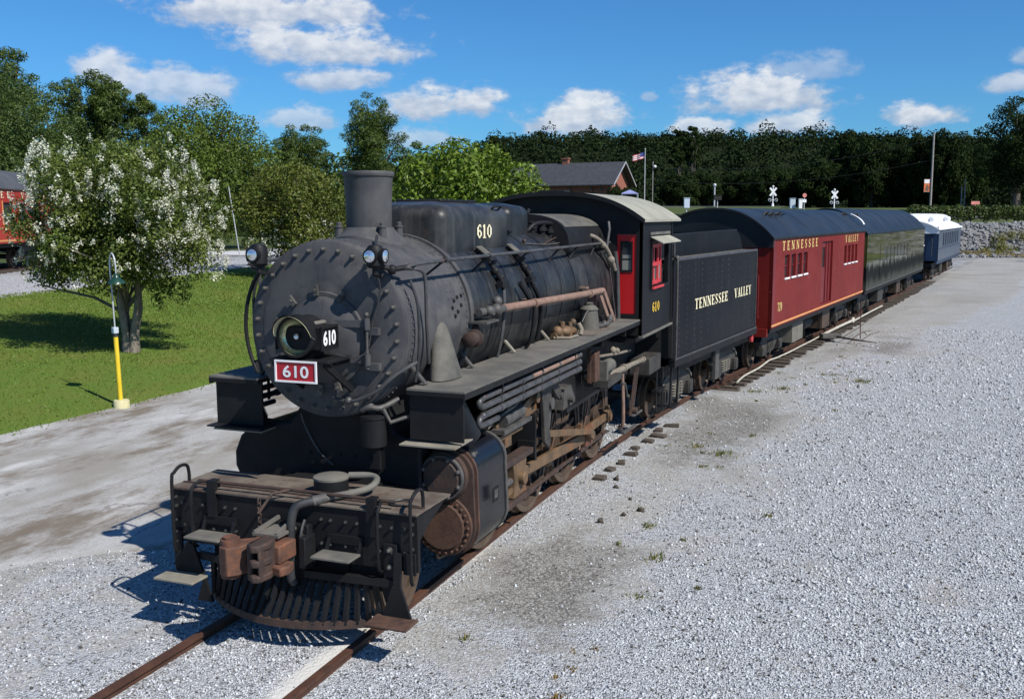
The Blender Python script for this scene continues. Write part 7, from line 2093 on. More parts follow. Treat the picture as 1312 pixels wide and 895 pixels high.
# fallen branch and an upright rusty rod beside it
brn = MB().tube([(3.35, 34.4, -0.02), (3.8, 33.3, 0.02), (4.3, 32.6, 0.03), (4.95, 31.9, 0.05)], [0.03, 0.035, 0.03, 0.012], 6)
brn.tube([(4.2, 32.8, 0.03), (4.45, 33.6, 0.16), (4.75, 34.0, 0.2)], [0.02, 0.015, 0.008], 5).tube([(3.9, 33.2, 0.02), (4.4, 34.6, 0.25), (4.7, 35.4, 0.45)], [0.02, 0.014, 0.007], 5).tube([(4.5, 32.4, 0.05), (4.75, 32.9, 0.2), (5.0, 33.0, 0.26)], [0.016, 0.012, 0.006], 5)
tag(brn.build('fallen_branch', 'twig', None), 'dry fallen branch lying on the gravel beside the maroon car', 'branch')
tag(MB().cyl((4.42, 34.0, -0.1), (4.40, 34.05, 1.15), 0.016, n=8).tube([(4.40, 34.05, 0.1), (4.55, 34.0, 0.12), (4.62, 33.9, 0.05)], 0.012, 6).build('metal_rod', 'rusty_iron', None), 'thin rusty rod standing upright in the gravel by the fallen branch', 'rod')

# clods and dark stones near the rail
for (x, y, sz) in ((2.0, 12.6, 0.07), (2.18, 12.9, 0.09), (1.78, 12.2, 0.10), (1.55, 13.9, 0.07), (1.9, 13.4, 0.08), (1.45, 14.3, 0.10)):
    P0 = np.array([[x, y, float(ground_z(np.array([x]), np.array([y]))[0]) + sz * 0.2]])
    o = stones('clod', P0, np.array([sz * 1.6]), 'tie_wood', None)
    if 'kind' in o: del o['kind']
    tag(o, 'dark crumbled clod lying on pale gravel beside the right rail', 'clod', 'dark clods beside the right rail')


def tuft(name, x, y, h, n, m_, label, cat='weed', group=None, spread=0.18):
    z = float(ground_z(np.array([x]), np.array([y]))[0])
    a = RNG.uniform(0, 2 * np.pi, n); r_ = RNG.uniform(0, spread, n) * RNG.uniform(0.3, 1, n)
    bx_, by_ = r_ * np.cos(a), r_ * np.sin(a)
    hh = h * RNG.uniform(0.5, 1.1, n)
    ln = RNG.normal(0, 0.5, (n, 2)) * hh[:, None]
    w = RNG.uniform(0.006, 0.014, n) * (1 + 2 * h)
    t = RNG.uniform(0, np.pi, n)
    p0 = np.stack([bx_ - w * np.cos(t), by_ - w * np.sin(t), 0 * t - 0.01], 1)
    p1 = np.stack([bx_ + w * np.cos(t), by_ + w * np.sin(t), 0 * t - 0.01], 1)
    p2 = np.stack([bx_ + ln[:, 0] + w * 0.5, by_ + ln[:, 1], hh], 1)
    v = np.stack([p0, p1, p2], 1).reshape(-1, 3)
    o = pymesh(name, v, np.arange(3 * n), 3, m_)
    o.location = (x, y, z)
    return tag(o, label, cat, group)


leafmat('weed_green', (0.10, 0.13, 0.025), (0.17, 0.17, 0.04), (0.28, 0.22, 0.06), isl=0.4, transl=0.25)
leafmat('weed_dry', (0.30, 0.20, 0.05), (0.26, 0.15, 0.04), (0.16, 0.10, 0.04), isl=0.4, transl=0.2)
for x, y, h, n, sp in ((2.43, 12.3, 0.07, 40, 0.16), (2.76, 11.1, 0.06, 60, 0.3), (2.15, 12.95, 0.06, 30, 0.12), (2.69, 16.6, 0.08, 80, 0.45), (2.2, 17.0, 0.07, 50, 0.3), (4.7, 25.2, 0.10, 90, 0.7), (4.0, 26.0, 0.07, 50, 0.6), (3.0, 23.5, 0.08, 60, 0.4), (2.4, 22.9, .07, 50, .4), (2.9, 9.9, .05, 40, .25)):
    tuft('weed_tuft', x, y, h, n, 'weed_green', 'low green weed tuft growing in the gravel right of the train', group='weed tufts in the gravel', spread=sp)
for _k in range(26):
    _s = 8 + 24 * rnd.random(); _l = rnd.uniform(1.3, 3.9)
    _p = at(_s, _l)
    tuft('weed_tuft', _p[0], _p[1], rnd.uniform(0.03, 0.07), rnd.randint(12, 40), 'weed_green', 'low green weed tuft growing in the gravel right of the train', group='weed tufts in the gravel', spread=rnd.uniform(0.06, 0.2))
for x, y, h, n, sp in ((2.75, 7.45, 0.05, 40, 0.12), (2.72, 8.0, 0.04, 26, 0.12), (2.62, 7.8, 0.04, 20, 0.1), (2.8, 8.5, 0.035, 18, 0.12), (2.62, 8.35, 0.03, 14, 0.1)):
    tuft('dry_weed', x, y, h, n, 'weed_dry', 'dry orange weed on the gravel at the bottom edge of the yard', group='dry weeds in the near gravel', spread=sp)
# ================================================================== far structures
RX, RY = math.cos(YAW), math.sin(YAW)


def far(px, d, photo_w=1312.0):
    """ground position at view distance d on the bearing given in degrees-like pixel offset (used once, offline bearings)"""
    l = (px - 656.0) / 1262.98 * d
    return CAM_P.x + FWX * d + RX * l, FWY * d + RY * l


def quadgrid(name, P_, m_, kind, smooth=True):
    P_ = np.asarray(P_); a, b = P_.shape[:2]
    i, j = np.meshgrid(np.arange(b - 1), np.arange(a - 1))
    k = (j * b + i).ravel()
    o = pymesh(name, P_.reshape(-1, 3), np.stack([k, k + 1, k + b + 1, k + b], 1).ravel(), 4, m_)
    if smooth: o.data.shade_smooth()
    return tag(o, kind=kind)


mat('road_grey', (0.13, 0.135, 0.145), (0.19, 0.195, 0.2), 0.5, 0.9)
mat('hill_floor', (0.008, 0.013, 0.005), (0.014, 0.02, 0.008), 0.05, 1.0, spec=0.05)  # floor colour darkened to stand for shade between the trees
mat('kerb_yellow', (0.45, 0.36, 0.06), None, rvar=0)
# cross road behind the train
u = np.linspace(-55, 75, 60); w = np.linspace(0, 1, 6)
U, Wd = np.meshgrid(u, w)
D_ = 119 + Wd * 9 + 0.02 * U
X = CAM_P.x + FWX * D_ + RX * U; Y = FWY * D_ + RY * U
quadgrid('road', np.stack([X, Y, terrain(X, Y) + 0.03], 2), 'road_grey', 'structure')
# pale access road at the upper left
u = np.linspace(-34, -8, 30); U, Wd = np.meshgrid(u, w)
D_ = 57 + Wd * 5 + (U + 20) * -0.1
X = CAM_P.x + FWX * D_ + RX * U; Y = FWY * D_ + RY * U
mat('pale_gravel', (0.42, 0.42, 0.42), (0.52, 0.52, 0.52), 0.6, 0.95)
quadgrid('road', np.stack([X, Y, terrain(X, Y) + 0.03], 2), 'pale_gravel', 'structure')

# wooded hill
def hill_h(U, D_):
    prof = 20.5 * ss(U, -62, 8) * (1 - 0.06 * ss(U, 90, 200)) + 2.2 * (fbm(U, U * 0, 0.03, 61) - 0.5)
    return 5.2 + prof * ss(D_, 225, 330) * (1 - 0.3 * ss(D_, 380, 520))


u = np.linspace(-130, 330, 70); d1 = np.linspace(205, 520, 40)
U, D_ = np.meshgrid(u, d1)
X = CAM_P.x + FWX * D_ + RX * U; Y = FWY * D_ + RY * U
quadgrid('hill', np.stack([X, Y, hill_h(U, D_)], 2), 'hill_floor', 'structure')

# brick depot
bx_, by_ = -34.6, 145.2
bz = tz(bx_, by_) - 0.1
dep = thing('depot_building', 'red brick depot with dark gabled roof and brick chimney beyond the green tree', 'building', (bx_, by_, bz), R(-5))
eh, rh = 8.95 - bz, 12.15 - bz
mk = lambda u, v, d: (u, d, v)
mb = MB().wall(mk, -17, 0, 0, eh, [(-9.2, -7.8, 0.9, 2.2), (-13.5, -12.2, 0.9, 2.2), (-3.2, -2.2, 0.0, 2.1)], 0.15)
mb.wall(lambda u, v, d: (-d, u, v), 0, 8.4, 0, eh, [(3.2, 4.4, 0.8, 2.1)], 0.15)
mb.add([(0, 0, eh), (0, 8.4, eh), (0, 4.2, rh - 0.15)], [(0, 1, 2)])
mb.wall(lambda u, v, d: (u, 8.4 - d, v), -17, 0, 0, eh, [], 0.15)
bw = mb.build('wall', 'brick', dep, ang=0)
for a, b, c, d in ((-9.2, -7.8, 0.9, 2.2), (-13.5, -12.2, 0.9, 2.2)):
    wn = MB().box(a + 0.01, b - 0.01, 0.11, 0.13, c + 0.01, d - 0.01).build('window', 'dark_glass', bw)
    MB().box(a - 0.08, b + 0.08, -0.04, 0.10, c - 0.10, c - 0.005).build('window_sill', 'trim_dark', wn)
MB().box(-3.19, -2.21, 0.08, 0.12, 0.0, 2.09).build('door', 'trim_dark', bw)
MB().box(-0.13, -0.11, 3.21, 4.39, 0.81, 2.09).build('window', 'dark_glass', bw)
rfm = MB()
for y0, y1 in ((-0.9, 4.2), (9.3, 4.2)):
    rfm.add([(-17.8, y0, eh - 0.35), (1.0, y0, eh - 0.35), (1.0, y1, rh), (-17.8, y1, rh), (-17.8, y0, eh - 0.50), (1.0, y0, eh - 0.50), (1.0, y1, rh - 0.15), (-17.8, y1, rh - 0.15)],
            [(0, 1, 2, 3), (7, 6, 5, 4), (0, 4, 5, 1), (1, 5, 6, 2), (2, 6, 7, 3), (3, 7, 4, 0)])
rf_ = rfm.build('roof', 'shingle', dep, ang=0)
for y0, y1 in ((-0.9, 4.2), (9.3, 4.2)):
    MB().add([(1.02, y0, eh - 0.33), (1.02, y1, rh + 0.03), (1.02, y1, rh - 0.20), (1.02, y0, eh - 0.56), (1.1, y0, eh - 0.33), (1.1, y1, rh + 0.03), (1.1, y1, rh - 0.20), (1.1, y0, eh - 0.56)],
             [(0, 1, 2, 3), (4, 7, 6, 5), (0, 4, 5, 1), (1, 5, 6, 2), (2, 6, 7, 3), (3, 7, 4, 0)]).build('barge_board', 'galvanised', rf_)
MB().box(-9.4, -8.4, 3.9, 4.6, rh - 0.4, rh + 0.75).box(-9.5, -8.3, 3.8, 4.7, rh + 0.60, rh + 0.80).build('chimney', 'brick', rf_)
for x in (-16, -12, -6.2, -2.7, -1.2):
    MB().box(x, x + 0.12, -0.75, -0.63, eh - 0.5, eh - 1.3).bar((x + 0.06, -0.7, eh - 0.55), (x + 0.06, 0.0, eh - 1.3), 0.1, 0.1).build('eave_bracket', 'trim_dark', dep)
# blue canopy beside it
cx1, cy1 = far(806, 138)
cz1 = tz(cx1, cy1)
can = thing('canopy_tent', 'small pale blue canopy tent at the gable end of the brick depot', 'canopy', (cx1, cy1, cz1), R(10))
top = MB().add([(-1.1, -1.0, 1.75), (1.1, -1.0, 1.75), (1.1, 1.0, 1.75), (-1.1, 1.0, 1.75), (0, 0, 2.25), (-1.1, -1.0, 1.6), (1.1, -1.0, 1.6), (1.1, 1.0, 1.6), (-1.1, 1.0, 1.6)], [(0, 1, 4), (1, 2, 4), (2, 3, 4), (3, 0, 4), (0, 5, 6, 1), (1, 6, 7, 2), (2, 7, 8, 3), (3, 8, 5, 0)]).build('canopy_top', 'canopy_blue', can, ang=0)
for x in (-1.05, 1.05):
    for y in (-0.95, 0.95):
        MB().cyl((x, y, 0), (x, y, 1.65), 0.05, n=6).build('leg', 'galvanised', can)
# flag pole
fx, fy = -29.7, 147.2
fz = tz(fx, fy)
fp_ = thing('flag_pole', 'tall pale flag pole standing right of the brick depot', 'flag pole', (fx, fy, fz))
MB().cyl((0, 0, 0), (0, 0, 13.75 - fz), 0.085, 0.06, 10).ball((0, 0, 13.8 - fz), 0.11, 8, 5).build('pole', 'galvanised', fp_)
fl = thing('flag', 'limp striped red and white flag with blue corner hanging at the pole top', 'flag', (fx, fy, 0), R(21))
for k in range(7):
    rings = []
    for q in range(9):
        x = -0.10 - 1.75 * q / 8; wv = 0.10 * math.sin(q * 1.5); sg = -0.06 * q
        zt = 13.35 + sg - k * 0.13
        x0 = x
        rings.append([(x0, wv, zt), (x0, wv + 0.012, zt), (x0, wv + 0.012, zt - 0.13), (x0, wv, zt - 0.13)])
    if k < 4:
        MB().loft(rings[:4]).build('canton_strip', 'flag_blue', fl); rings = rings[3:]
    MB().loft(rings).build('stripe', 'flag_red' if k % 2 == 0 else 'flag_white', fl)
# yard light on a pole
ax, ay = far(834.5, 152); az0 = tz(ax, ay)
yl = thing('yard_light', 'thin dark pole with a white lamp head right of the flag pole', 'street lamp', (ax, ay, az0))
MB().cyl((0, 0, 0), (0, 0, 12.1 - az0), 0.07, n=8).bar((0, 0, 11.4 - az0), (0.35, -0.2, 11.5 - az0), 0.05, 0.05).build('pole', 'grey_pole', yl)
MB().lathe([(0.0, 0.12), (0.18, 0.08), (0.26, -0.10), (0.16, -0.28), (0.0, -0.3)], (0.35, -0.2, 11.4 - az0), 'z', 12, False, False).build('lamp_head', 'white_paint', yl)
# level crossing signals
for (px, d, topz, lab) in ((987, 120, 7.45, 'white crossbuck railway crossing signal standing behind the maroon car, left one of two'), (1065, 126, 7.2, 'white crossbuck railway crossing signal standing behind the green car, right one of two')):
    x, y = far(px, d); z = tz(x, y)
    sgn = thing('crossing_signal', lab, 'crossing signal', (x, y, z), YAW, 'level crossing signals')
    H = topz - z
    MB().cyl((0, 0, 0), (0, 0, H - 0.1), 0.075, n=10).lathe([(0.18, 0.0), (0.12, 0.35), (0.0, 0.36)], (0, 0, 0), 'z', 10).build('post', 'white_paint', sgn)
    MB().lathe([(0.0, H - 0.2), (0.12, H - 0.17), (0.14, H - 0.02), (0.0, H + 0.05)], (0, 0, 0), 'z', 10, False, False).build('bell', 'white_paint', sgn)
    for sg in (1, -1):
        b_ = MB().obox((0, -0.10 - 0.02 * sg, H - 0.72), (1, 0, sg * 1.25), (0, 1, 0), (-sg * 1.25, 0, 1), 0.60, 0.012, 0.11).build('crossbuck_board', 'white_paint', sgn)
    text('RAIL', 0.13, 'lettering', 'hose_black', sgn, (-0.22, -0.135, H - 0.46), (1, 0, -1.25), (1.25, 0, 1), width=0.4, bold=0.02) if False else None
    MB().box(-0.42, 0.42, -0.05, 0.03, H - 1.72, H - 1.66).build('lamp_arm', 'galvanised', sgn)
    for sx_ in (-1, 1):
        lh = MB().cyl((sx_ * 0.38, -0.10, H - 1.69), (sx_ * 0.38, -0.02, H - 1.69), 0.20, n=16).build('lamp_disc', 'galvanised' , sgn)
        MB().cyl((sx_ * 0.38, -0.20, H - 1.69), (sx_ * 0.38, -0.10, H - 1.69), 0.11, n=14).build('lamp', 'hose_black', lh)
# signal cabinets and signs by the crossing
for nm, px, d, w_, h_, zoff, m_, lab, ct in (
        ('signal_cabinet', 1012, 117, 0.62, 1.15, 0.0, 'cabinet', 'pale grey signal cabinet standing right of the left crossing signal', 'cabinet'),
        ('signal_cabinet', 1022, 117.5, 0.40, 1.10, 0.0, 'white_paint', 'bright white narrow cabinet beside the pale grey signal cabinet', 'cabinet'),
        ('sign_board', 878, 112, 0.62, 1.10, 0.9, 'cabinet', 'pale blue board sign behind the tender, left of the maroon roof', 'sign'),
        ('relay_box', 917, 118, 0.9, 0.55, 0.9, 'inside_dark', 'black box above the front of the maroon car roof', 'box')):
    x, y = far(px, d); z = tz(x, y)
    th_ = thing(nm, lab, ct, (x, y, z), YAW)
    MB().box(-w_ / 2, w_ / 2, -0.2, 0.2, zoff, zoff + h_).build('case', m_, th_, bevel=0.02)
    MB().box(-w_ / 2 - 0.04, w_ / 2 + 0.04, -0.25, 0.25, zoff + h_ + 0.003, zoff + h_ + 0.05).build('lid', m_, th_)
    if zoff: MB().box(-0.05, 0.05, -0.05, 0.05, 0.0, zoff - 0.002).build('post', 'galvanised', th_)
x, y = far(1027, 116); z = tz(x, y)
rs = thing('traffic_sign', 'small red and white sign on a short post beside the white cabinet', 'sign', (x, y, z), YAW)
MB().box(-0.04, 0.04, -0.04, 0.04, 0, 1.9).build('post', 'galvanised', rs)
MB().cyl((0, -0.09, 1.72), (0, -0.05, 1.72), 0.24, n=12).build('sign_face', 'sign_pink', rs)
MB().box(-0.22, 0.22, -0.09, -0.05, 0.9, 1.25).build('lower_plate', 'white_paint', rs)
x, y = far(913, 121); z = tz(x, y)
tag(MB().cyl((x, y, z), (x, y, z + 2.6), 0.10, n=8).ball((x, y, z + 2.55), 0.22, 8, 5).build('marker_post', 'galvanised', None), 'short pale post standing behind the black box', 'post')
# utility pole with a banner
x, y = far(1187, 130); z = tz(x, y)
up_ = thing('utility_pole', 'tall wooden utility pole with a small colourful banner, in front of the dark woods', 'utility pole', (x, y, z), YAW)
MB().cyl((0, 0, 0), (0, 0, 14.5 - z), 0.15, 0.11, 10).build('pole', 'grey_pole', up_)
bn = MB().box(-0.95, -0.25, -0.03, 0.0, 6.95 - z, 8.5 - z).build('banner', 'sign_orange', up_)
MB().box(-0.93, -0.27, -0.036, -0.031, 8.0 - z, 8.48 - z).build('banner_top', 'white_paint', bn)
MB().prism([(-0.85, 7.1 - z), (-0.4, 7.0 - z), (-0.3, 7.5 - z), (-0.6, 7.9 - z)], 'y', -0.037, -0.031).build('banner_patch', 'sign_brown', bn)
for zz in (6.9, 8.5):
    MB().bar((-1.0, -0.015, zz - z), (0, -0.015, zz - z), 0.03, 0.03).build('banner_arm', 'galvanised', up_)
for zz, zb_ in ((11.2, 13.6), (9.4, 11.0)):
    pts = [(ax + (x - ax) * q, ay + (y - ay) * q, zz + (zb_ - zz) * q - 1.6 * 4 * q * (1 - q)) for q in [k / 16 for k in range(17)]]
    tag(MB().tube(pts, 0.022, 4).build('cable', 'hose_black', None), 'thin %s cable strung from the yard light to the utility pole' % ('upper' if zz > 10 else 'lower'), 'cable')
for px, hh, lab in ((1226, 3.4, 'short grey post behind the hedge, left one of a pair'), (1230, 4.4, 'taller grey post behind the hedge, right one of a pair')):
    x, y = far(px, 133); z = tz(x, y)
    tag(MB().cyl((x, y, z), (x, y, z + hh), 0.08, n=8).build('post', 'grey_pole', None), lab, 'post')
x, y = far(1244, 124); z = tz(x, y)
og = thing('sign_board', 'low pink sign on one post standing behind the hedge', 'sign', (x, y, z), YAW)
MB().box(-0.52, 0.52, -0.03, 0.03, 1.55, 1.95).build('sign_face', 'sign_pink', og)
MB().box(-0.06, 0.06, -0.02, 0.02, 0.0, 1.548).build('post', 'sign_pink', og)
# leaning white pole at upper left
x, y = far(302, 56); z = tz(x, y)
tag(MB().cyl((x + 0.30, y + 0.1, z), (x - 0.16, y - 0.05, 5.6), 0.03, n=8).build('leaning_pole', 'galvanised', None), 'thin white pole leaning in front of the dark trees at upper left', 'pole')

# rocks of the bank behind the last car
rocks = []
for k in range(6):
    bm = bmesh.new(); bmesh.ops.create_icosphere(bm, subdivisions=1, radius=0.5)
    for v in bm.verts:
        v.co *= rnd.uniform(0.72, 1.18); v.co.z *= 0.75
    me = bpy.data.meshes.new('rock'); bm.to_mesh(me); bm.free(); me.materials.append(MATS['rock']); rocks.append(me)
cand = []
for k in range(560):
    d = 93.2 + 13.5 * rnd.random(); l = d * (0.425 + 0.125 * rnd.random() ** 0.9)
    if rnd.random() < 0.25: l = d * (0.545 + 0.06 * rnd.random())
    x = CAM_P.x + FWX * d + RX * l; y = FWY * d + RY * l
    cand.append((x, y, d))
big, small = cand[:285], cand[285:]
for x, y, d in big:
    o = bpy.data.objects.new('rock', rnd.choice(rocks)); COL.objects.link(o)
    s_ = rnd.uniform(0.32, 1.0)
    o.location = (x, y, tz(x, y) + 0.12 * s_); o.scale = (s_ * rnd.uniform(0.8, 1.3), s_ * rnd.uniform(0.8, 1.2), s_ * rnd.uniform(0.7, 1.1))
    o.rotation_euler = (rnd.uniform(-0.4, 0.4), rnd.uniform(-0.4, 0.4), rnd.uniform(0, 6.28))
    tag(o, 'grey broken rock on the bank behind the blue coach', 'rock', 'rocks on the bank behind the train')
n = 2600
d = RNG.uniform(92.6, 108, n); l = d * RNG.uniform(0.42, 0.64, n)
x = CAM_P.x + FWX * d + RX * l; y = FWY * d + RY * l
stones('rubble', np.stack([x, y, terrain(x, y) + 0.05], 1), RNG.uniform(0.25, 0.6, n), 'rock', label='smaller broken stone between the rocks of the bank', cat='rubble')
# ================================================================== vegetation
leafmat('leaf_mid', (0.060, 0.100, 0.014), (0.100, 0.150, 0.020), (0.15, 0.19, 0.030))
leafmat('leaf_dense', (0.044, 0.080, 0.016), (0.068, 0.110, 0.022), (0.11, 0.15, 0.038))
leafmat('leaf_bright', (0.080, 0.140, 0.012), (0.120, 0.190, 0.020), (0.18, 0.24, 0.035), big=0.8)
leafmat('leaf_pine', (0.046, 0.078, 0.013), (0.072, 0.110, 0.018), (0.105, 0.14, 0.026))
leafmat('leaf_myrtle', (0.070, 0.108, 0.016), (0.108, 0.145, 0.026), (0.16, 0.19, 0.045), big=1.2)
leafmat('leaf_olive', (0.075, 0.105, 0.016), (0.115, 0.140, 0.022), (0.17, 0.17, 0.035), big=1.0)
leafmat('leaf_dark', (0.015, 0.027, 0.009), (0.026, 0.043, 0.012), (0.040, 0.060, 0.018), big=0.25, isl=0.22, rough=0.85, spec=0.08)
leafmat('leaf_hill', (0.012, 0.020, 0.008), (0.020, 0.032, 0.012), (0.028, 0.042, 0.015), big=0.05, transl=0.1, isl=0.2, rough=0.9, spec=0.05)  # deep green foliage with cloud shade mixed into the colour
leafmat('leaf_hedge', (0.040, 0.062, 0.014), (0.065, 0.095, 0.020), (0.095, 0.13, 0.03), big=0.7)
leafmat('flower_white', (0.60, 0.60, 0.44), (0.70, 0.70, 0.56), (0.78, 0.78, 0.70), isl=0.08, transl=0.3)


def unit(v):
    return v / np.maximum(np.linalg.norm(v, axis=-1, keepdims=True), 1e-9)


def leaf_quads(P_, Nn, size, ratio=0.5):
    n = len(P_)
    a = unit(np.cross(Nn, unit(RNG.normal(size=(n, 3)))))
    b = np.cross(Nn, a)
    s = size if isinstance(size, np.ndarray) else np.full(n, size)
    s = s[:, None]
    droop = Nn * s * 0.15
    v = np.stack([P_ - a * s * 0.5, P_ + b * s * ratio * 0.5 + droop, P_ + a * s * 0.5, P_ - b * s * ratio * 0.5 + droop], 1)
    return v.reshape(-1, 3)


def blob_points(blobs, n, inner=0.55):
    bl_ = np.array(blobs, float)
    vol = (bl_[:, 3] * bl_[:, 4] * bl_[:, 5]) ** 0.72
    idx = RNG.choice(len(bl_), n, p=vol / vol.sum())
    dr = unit(RNG.normal(size=(n, 3)))
    r_ = inner + (1 - inner) * RNG.uniform(0, 1, n) ** 0.6
    P_ = bl_[idx, :3] + dr * r_[:, None] * bl_[idx, 3:6]
    return P_, dr, idx


def crown(name, blobs, n, size, m_, parent=None, ratio=0.5, inner=0.5, upb=0.35, jit=0.8):
    P_, dr, idx = blob_points(blobs, n, inner)
    Nn = unit(dr + np.array([0, 0, upb]) + RNG.normal(0, jit, (n, 3)))
    s = size * RNG.uniform(0.65, 1.3, n)
    v = leaf_quads(P_, Nn, s, ratio)
    return pymesh(name, v, np.arange(4 * n), 4, m_, parent)


def make_blobs(c, rx, rz_, n, br=(0.24, 0.42), flat=0.8, low=-0.8, seed=0, top_bias=0.0):
    g = random.Random(seed); out = []
    for k in range(n):
        z = low + (1 - low) * ((k + 0.5) / n)
        z = max(-1, min(1, z))
        a = k * 2.39996 + g.uniform(-0.4, 0.4)
        rr = math.sqrt(max(0, 1 - z * z)) * g.uniform(0.62, 0.92)
        f = g.uniform(*br)
        out.append((c[0] + rx * rr * math.cos(a), c[1] + rx * rr * math.sin(a), c[2] + rz_ * z * g.uniform(0.72, 0.92), rx * f, rx * f, rx * f * flat))
    for k in range(max(3, n // 4)):
        out.append((c[0] + rx * g.uniform(-0.35, 0.35), c[1] + rx * g.uniform(-0.35, 0.35), c[2] + rz_ * g.uniform(-0.45, 0.45), rx * 0.4, rx * 0.4, rz_ * 0.34))
    return out


def limbs(mb, base, blobs, r0, rnd_, split=0.45, n=10, top=None):
    b0 = Vector(base)
    pick = blobs if len(blobs) <= n else rnd_.sample(blobs, n)
    for b in pick:
        e = Vector(b[:3])
        s0 = b0 + Vector((0, 0, (e.z - b0.z) * split * rnd_.uniform(0.5, 1.0)))
        m1_ = s0.lerp(e, 0.5) + Vector((rnd_.uniform(-0.2, 0.2), rnd_.uniform(-0.2, 0.2), 0.25))
        mb.tube([s0, m1_, e], [r0 * 0.5, r0 * 0.32, r0 * 0.10], 6)


def tree(name, x, y, H, rx, label, leaf_m, nleaf, size, seed, cat='tree', group=None, nblob=26, crown_lo=0.22, trunk_r=0.22, low=-0.8, ratio=0.5, inner=0.5, br=(0.24, 0.42), parent_z=None, flat=0.8, lean=0.0):
    z0 = tz(x, y) if parent_z is None else parent_z
    t = thing(name, label, cat, (x, y, z0), 0, group)
    g = random.Random(seed)
    c = (lean, 0, H * (1 + crown_lo) / 2); rz_ = H * (1 - crown_lo) / 2
    bl_ = make_blobs(c, rx, rz_, nblob, br, flat, low, seed)
    mb = MB().tube([(0, 0, -0.15), (g.uniform(-0.1, 0.1), 0, H * 0.2), (lean * 0.5, g.uniform(-0.15, 0.15), H * 0.45), (lean, 0, H * 0.8)], [trunk_r * 1.25, trunk_r, trunk_r * 0.75, trunk_r * 0.2], 10)
    limbs(mb, (0, 0, H * 0.1), bl_, trunk_r, g, n=12)
    mb.build('trunk', 'bark', t, ang=60)
    crown('crown', bl_, nleaf, size, leaf_m, t, ratio, inner)
    return t


def pine(name, x, y, H, rx, label, nleaf, size, seed, lo=0.35, group=None, layers=11, cone=0.42, trunk_r=0.16):
    z0 = tz(x, y)
    t = thing(name, label, 'tree', (x, y, z0), 0, group)
    g = random.Random(seed)
    bl_ = []; mb = MB().tube([(0, 0, -0.1), (0.05, 0, H * 0.4), (0, 0, H * 0.75), (0, 0, H * 0.97)], [trunk_r * 1.2, trunk_r * 0.9, trunk_r * 0.5, 0.03], 8)
    for k in range(layers):
        q = k / (layers - 1)
        z = H * (lo + (0.97 - lo) * q)
        z00 = z
        R_ = rx * ((1 - q) ** cone * 0.9 + 0.12) * g.uniform(0.8, 1.1)
        if q < 0.15: R_ *= 0.75
        R0 = R_; nb = g.randint(4, 6)
        for j in range(nb):
            a = 2 * math.pi * (j + g.random() * 0.6) / nb + k
            z = z00 + g.uniform(-0.6, 0.6) * H * 0.97 * (1 - lo) / layers; R_ = R0 * g.uniform(0.65, 1.15)
            for f in (0.55, 1.0):
                rr = R_ * f * g.uniform(0.8, 1.05)
                bl_.append((rr * math.cos(a), rr * math.sin(a), z + 0.10 * rr + g.uniform(-0.15, 0.15), rx * 0.23, rx * 0.23, rx * 0.17))
            mb.tube([(0, 0, z - 0.15), (R_ * 0.6 * math.cos(a), R_ * 0.6 * math.sin(a), z), (R_ * math.cos(a), R_ * math.sin(a), z + 0.12 * R_)], [0.05, 0.035, 0.012], 5)
    bl_.append((0, 0, H * 0.97, rx * 0.12, rx * 0.12, rx * 0.25))
    mb.build('trunk', 'bark', t, ang=60)
    crown('crown', bl_, nleaf, size, 'leaf_pine', t, 0.16, 0.1, 0.5, 0.9)
    return t


# --- white flowering tree on the lawn
x, y = -13.78, 20.86
z0 = tz(x, y)
cm = thing('flowering_tree', 'white flowering crape myrtle with several stems on the lawn, nearest tree at left', 'tree', (x, y, z0))
g = random.Random(5)
bl_ = make_blobs((-0.1, 0, 3.35), 2.75, 2.15, 46, (0.17, 0.30), 0.85, -0.82, 5)
bl_ = [b for b in bl_ if not (b[2] < 2.15 and math.hypot(b[0], b[1]) < 1.6)]
bl_ += [(1.0, 0.2, 1.9, 0.45, 0.45, 0.5), (1.55, 0.3, 1.65, 0.32, 0.32, 0.40), (-2.1, -0.3, 2.1, 0.6, 0.6, 0.4), (0.9, -0.6, 2.2, 0.5, 0.5, 0.4), (0.95, 0.15, 1.35, 0.2, 0.2, 0.25)]
mb = MB()
for (dx, dy, ex, ey, ez, r_) in ((-0.05, 0.0, -0.2, 0.1, 3.2, 0.13), (0.13, 0.05, 0.5, 0.2, 3.0, 0.12), (-0.15, 0.08, -0.9, 0.3, 2.8, 0.10), (0.05, -0.14, 0.2, -0.7, 2.9, 0.10), (0.20, -0.08, 0.95, -0.3, 2.5, 0.085)):
    mb.tube([(dx, dy, -0.1), (dx * 1.2, dy * 1.2, 0.5), (dx * 1.8 + ex * 0.12, dy * 1.8 + ey * 0.1, 1.15), (ex * 0.6, ey * 0.6, 1.9), (ex, ey, ez)], [r_ * 1.3, r_, r_ * 0.9, r_ * 0.7, r_ * 0.3], 9)
limbs(mb, (0, 0, 0.6), [b for b in bl_ if b[2] < 4.2], 0.085, g, 0.5, 26)
mb.tube([(0, 0, 1.0), (-0.9, -0.2, 1.45), (-1.8, -0.35, 1.62), (-2.5, -0.4, 1.75)], [0.05, 0.04, 0.03, 0.012], 6)
mb.build('trunk', 'bark_myrtle', cm, ang=60)
crown('crown', bl_, 62000, 0.098, 'leaf_myrtle', cm, 0.5, 0.25)
